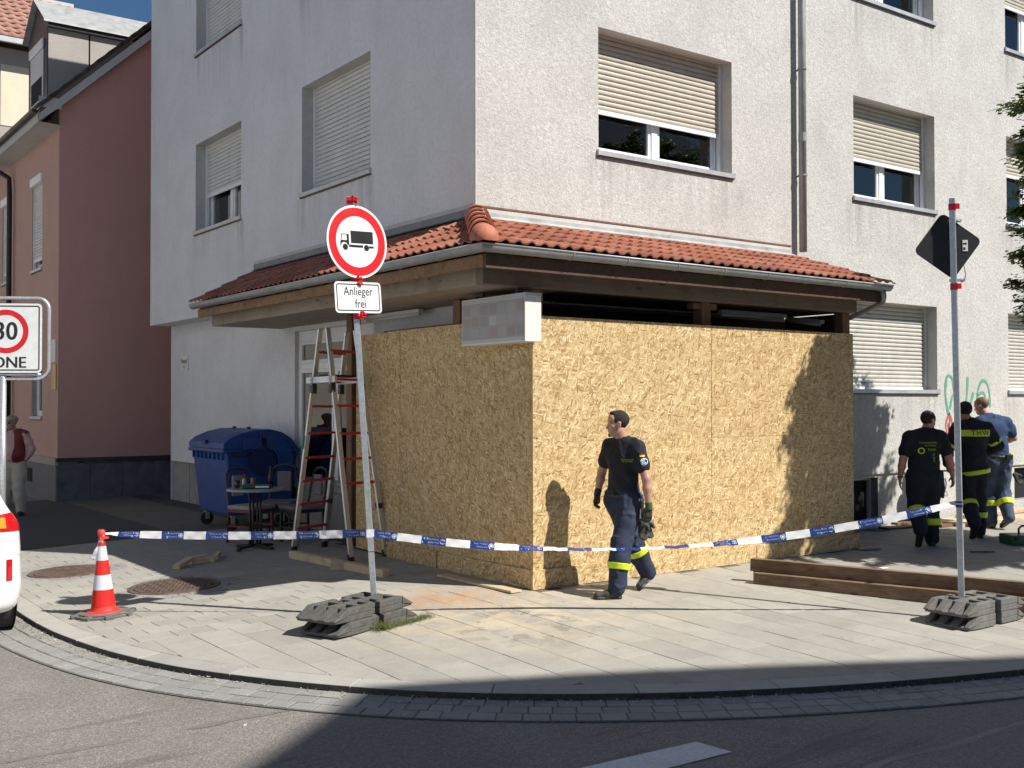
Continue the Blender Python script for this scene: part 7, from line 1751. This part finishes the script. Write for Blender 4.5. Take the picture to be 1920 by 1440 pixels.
a = MB(); a.tube([(.255,-.04,.86),(.268,-.04,.80),(.262,-.04,.74),(.25,-.04,.70)], .008, 6); a.tube([(.262+.02*math.cos(q), -.04, .66+.03*math.sin(q)) for q in np.linspace(0, 2*PI, 11)[:-1]], .005, 5, closed=True); part('carabiner', a, M['galv'], mA[0])

# ---- man in the jacket with the THW band
J = dict(head=(-.085,.05,1.703), neck=(-.03,.02,1.575), shL=(-.20,-.0,1.465), shR=(.195,.02,1.465), elL=(-.33,.02,1.19), wrL=(-.28,.17,.98), elR=(.36,.03,1.24), wrR=(.24,.26,1.12),
         hipL=(-.09,.0,.93), hipR=(.09,.0,.93), knL=(-.09,-.02,.52), anL=(-.10,-.28,.22), heL=(-.10,-.355,.20), toL=(-.11,-.21,-.0), knR=(.075,.03,.50), anR=(.08,.0,.09), heR=(.075,-.07,.0), toR=(.12,.19,.0))
cfgB = dict(fwd=(0,1,0), face=(-.25,.95,-.25), skin='skin2', hair='hair', hair_t=.014, hairline=.05, nape=-.07, shirt='navy_dark', trouser='navy_dark', sleeve=1.95, shirt_z=.80, shirt_gr=.026, bulk=1.12, jacket=True, seed=12, res=.0095, flare=.032, wr=.018, wrT=.024,
            bands=[('R',.48,.075),('L',.25,.07)], handL=dict(d=(.2,.5,-.8), side=(.5,.8,0), n=(.9,-.2,0), curl=.6), handR=dict(d=(-.6,.7,.1), side=(0,.3,1), n=(-.9,-.1,0), curl=.6))
mB = person('person', 'man from behind in navy jacket with yellow THW band across the back', (7.27,-.27,-.01), RZ, J, cfgB)
shirt_print(mB[0], mB[2], grid_mesh(.40, .088, 24, 4), 'hi_vis', (.0,0,1.415), (1,0,0), (0,0,1), .006, 'reflective_back_band')
me = text_mesh('THW', .095, .0003, 1.1, spacing=1.2); shirt_print(mB[0], mB[2], me, 'sign_black', (.055,0,1.415), (1,0,0), (0,0,1), .013, 'band_lettering')
J2 = J
def ring_band(par, pts, d, c, w_, mat='hi_vis', lo_=None):
    F_ = SDF(np.array(c)-.3, np.array(c)+.3, .008)
    for (p, q, r1_, r2_) in pts: F_.rc(p, q, r1_, r2_, k=.03)
    d = Vector(d).normalized(); c = Vector(c); F_.cut(tuple(d), d.dot(c)+w_/2); F_.cut(tuple(-d), -d.dot(c)+w_/2); return part('reflective_band', F_.mesh('band', .002, 20, 4), M[mat], par)
S = SDF(mB[10], mB[11], .009); mB[5](S, .050); dv = Vector((-.16,0,1)).normalized(); c = Vector((0,0,.885)); S.cut(tuple(dv), dv.dot(c)+.03); S.cut(tuple(-dv), -dv.dot(c)+.03); part('hem_band', S.mesh('band'), M['hi_vis'], mB[2])
for sd, u in (('R',.75),('L',.80)):
    sh, el = Vector(J['sh'+sd]), Vector(J['el'+sd]); c = sh.lerp(el, u); ring_band(mB[2], [(tuple(sh), tuple(el), .060*1.12+.036, .040*1.12+.042)], el-sh, c, .045)

# ---- man in the blue shirt
J = dict(head=(-.175,.07,1.765), neck=(-.105,.04,1.635), shL=(-.235,-.02,1.53), shR=(.165,.03,1.52), elL=(-.30,.12,1.27), wrL=(-.20,.30,1.20), elR=(.29,.06,1.30), wrR=(.20,.26,1.22),
         hipL=(-.075,.0,.97), hipR=(.10,.0,.97), knL=(-.06,.12,.53), anL=(-.05,.05,.09), heL=(-.05,-.03,.0), toL=(-.07,.24,.0), knR=(.115,.05,.52), anR=(.10,-.18,.17), heR=(.115,-.24,.135), toR=(.05,-.03,-.0))
cfgC = dict(fwd=(0,1,0), face=(-.75,.62,-.25), skin='skin2', hair='hair_red', hair_t=.006, hairline=.05, nape=-.045, shirt='blue_shirt', trouser='blue_trouser', sleeve=.72, shirt_z=1.03, shirt_gr=.017, bulk=1.12, seed=21, res=.0095, flare=.03, boot='boot_brown', wr=.020, wrT=.028,
            bands=[('R',.45,.08),('L',.42,.075)], handL=dict(d=(.3,.8,-.3), side=(.5,0,.8), n=(.9,-.2,0), curl=.7), handR=dict(d=(-.7,.7,-.1), side=(0,.3,1), n=(-.9,-.1,0), curl=.7))
mC = person('person', 'man in royal blue T-shirt and faded blue trousers, rightmost of the walking group', (8.51,.11,0), RZ, J, cfgC)
a = MB(); pel = mC[8]; n = 22; a.tube([tuple(pel+Vector((.168*math.cos(2*PI*k/n), .128*math.sin(2*PI*k/n), .065))) for k in range(n)], .024, 8, closed=True); a.cbox((.13,-.14,1.03), (.09,.04,.07)); part('belt', a, M['black'], mC[0], smooth=False)
a = MB(); a.cbox((.205,-.03,1.06), (.05,.07,.05)); part('yellow_holder', a, M['hi_vis'], mC[0], bevel=.01)
S = SDF((.15,-.3,.45), (.5,.2,1.0), .007); hand_prims(S, (.25,-.04,.78), (.55,0,-.9), (1,.2,0), (.2,-1,0), .006, .25); part('hanging_glove', S.mesh('glove'), M['glove'], mC[0])

# ---- elderly man in the red vest at the far left
J = dict(head=(-.075,.0,1.575), neck=(-.04,.03,1.44), shL=(-.215,.0,1.35), shR=(.14,.03,1.36), elL=(-.30,.03,1.10), wrL=(-.24,-.10,.93), elR=(.255,.05,1.13), wrR=(.15,.02,.93),
         hipL=(-.11,.0,.86), hipR=(.07,.0,.86), knL=(-.14,-.05,.46), anL=(-.16,-.04,.09), heL=(-.16,.03,.0), toL=(-.18,-.22,.0), knR=(.085,-.06,.46), anR=(.11,-.03,.09), heR=(.11,.04,.0), toR=(.14,-.20,.0))
cfgD = dict(fwd=(0,-1,0), face=(-.35,-.93,.0), skin='skin3', hair=None, cap=True, shirt='pink_shirt', trouser='beige_cloth', sleeve=1.9, shirt_z=.93, shirt_gr=.012, bulk=1.02, belly=.03, seed=31, res=.0105, flare=.026, bands=[], boot='black',
            handL=dict(d=(.3,-.3,-.8), side=(.5,-.5,0), n=(.9,.2,0), curl=.5), handR=dict(d=(-.5,-.3,-.8), side=(0,-.8,0), n=(-.9,-.1,0), curl=.5))
mD = person('person', 'elderly man in beige cap, dark red vest and pale trousers behind the zone sign post', (-2.33,11.53,g(-2.33,11.53)), RZ, J, cfgD)
S = SDF(mD[10], mD[11], .010); mD[5](S, .028); S.cut((0,0,-1), -.90); S.sub((-.075,-.17,1.2), (.105,.16,.5)); S.sub((-.04,.03,1.49), (.085,.09,.085))
for sd in 'LR': S.sub(J['sh'+sd] if sd == 'L' else (.19,.03,1.33), (.055,.07,.075))
part('quilted_vest', S.mesh('vest', .006, 24, 6), M['vest_red'], mD[0])

# tidy helper properties
for o in SC.objects:
    if '_w' in o: del o['_w']
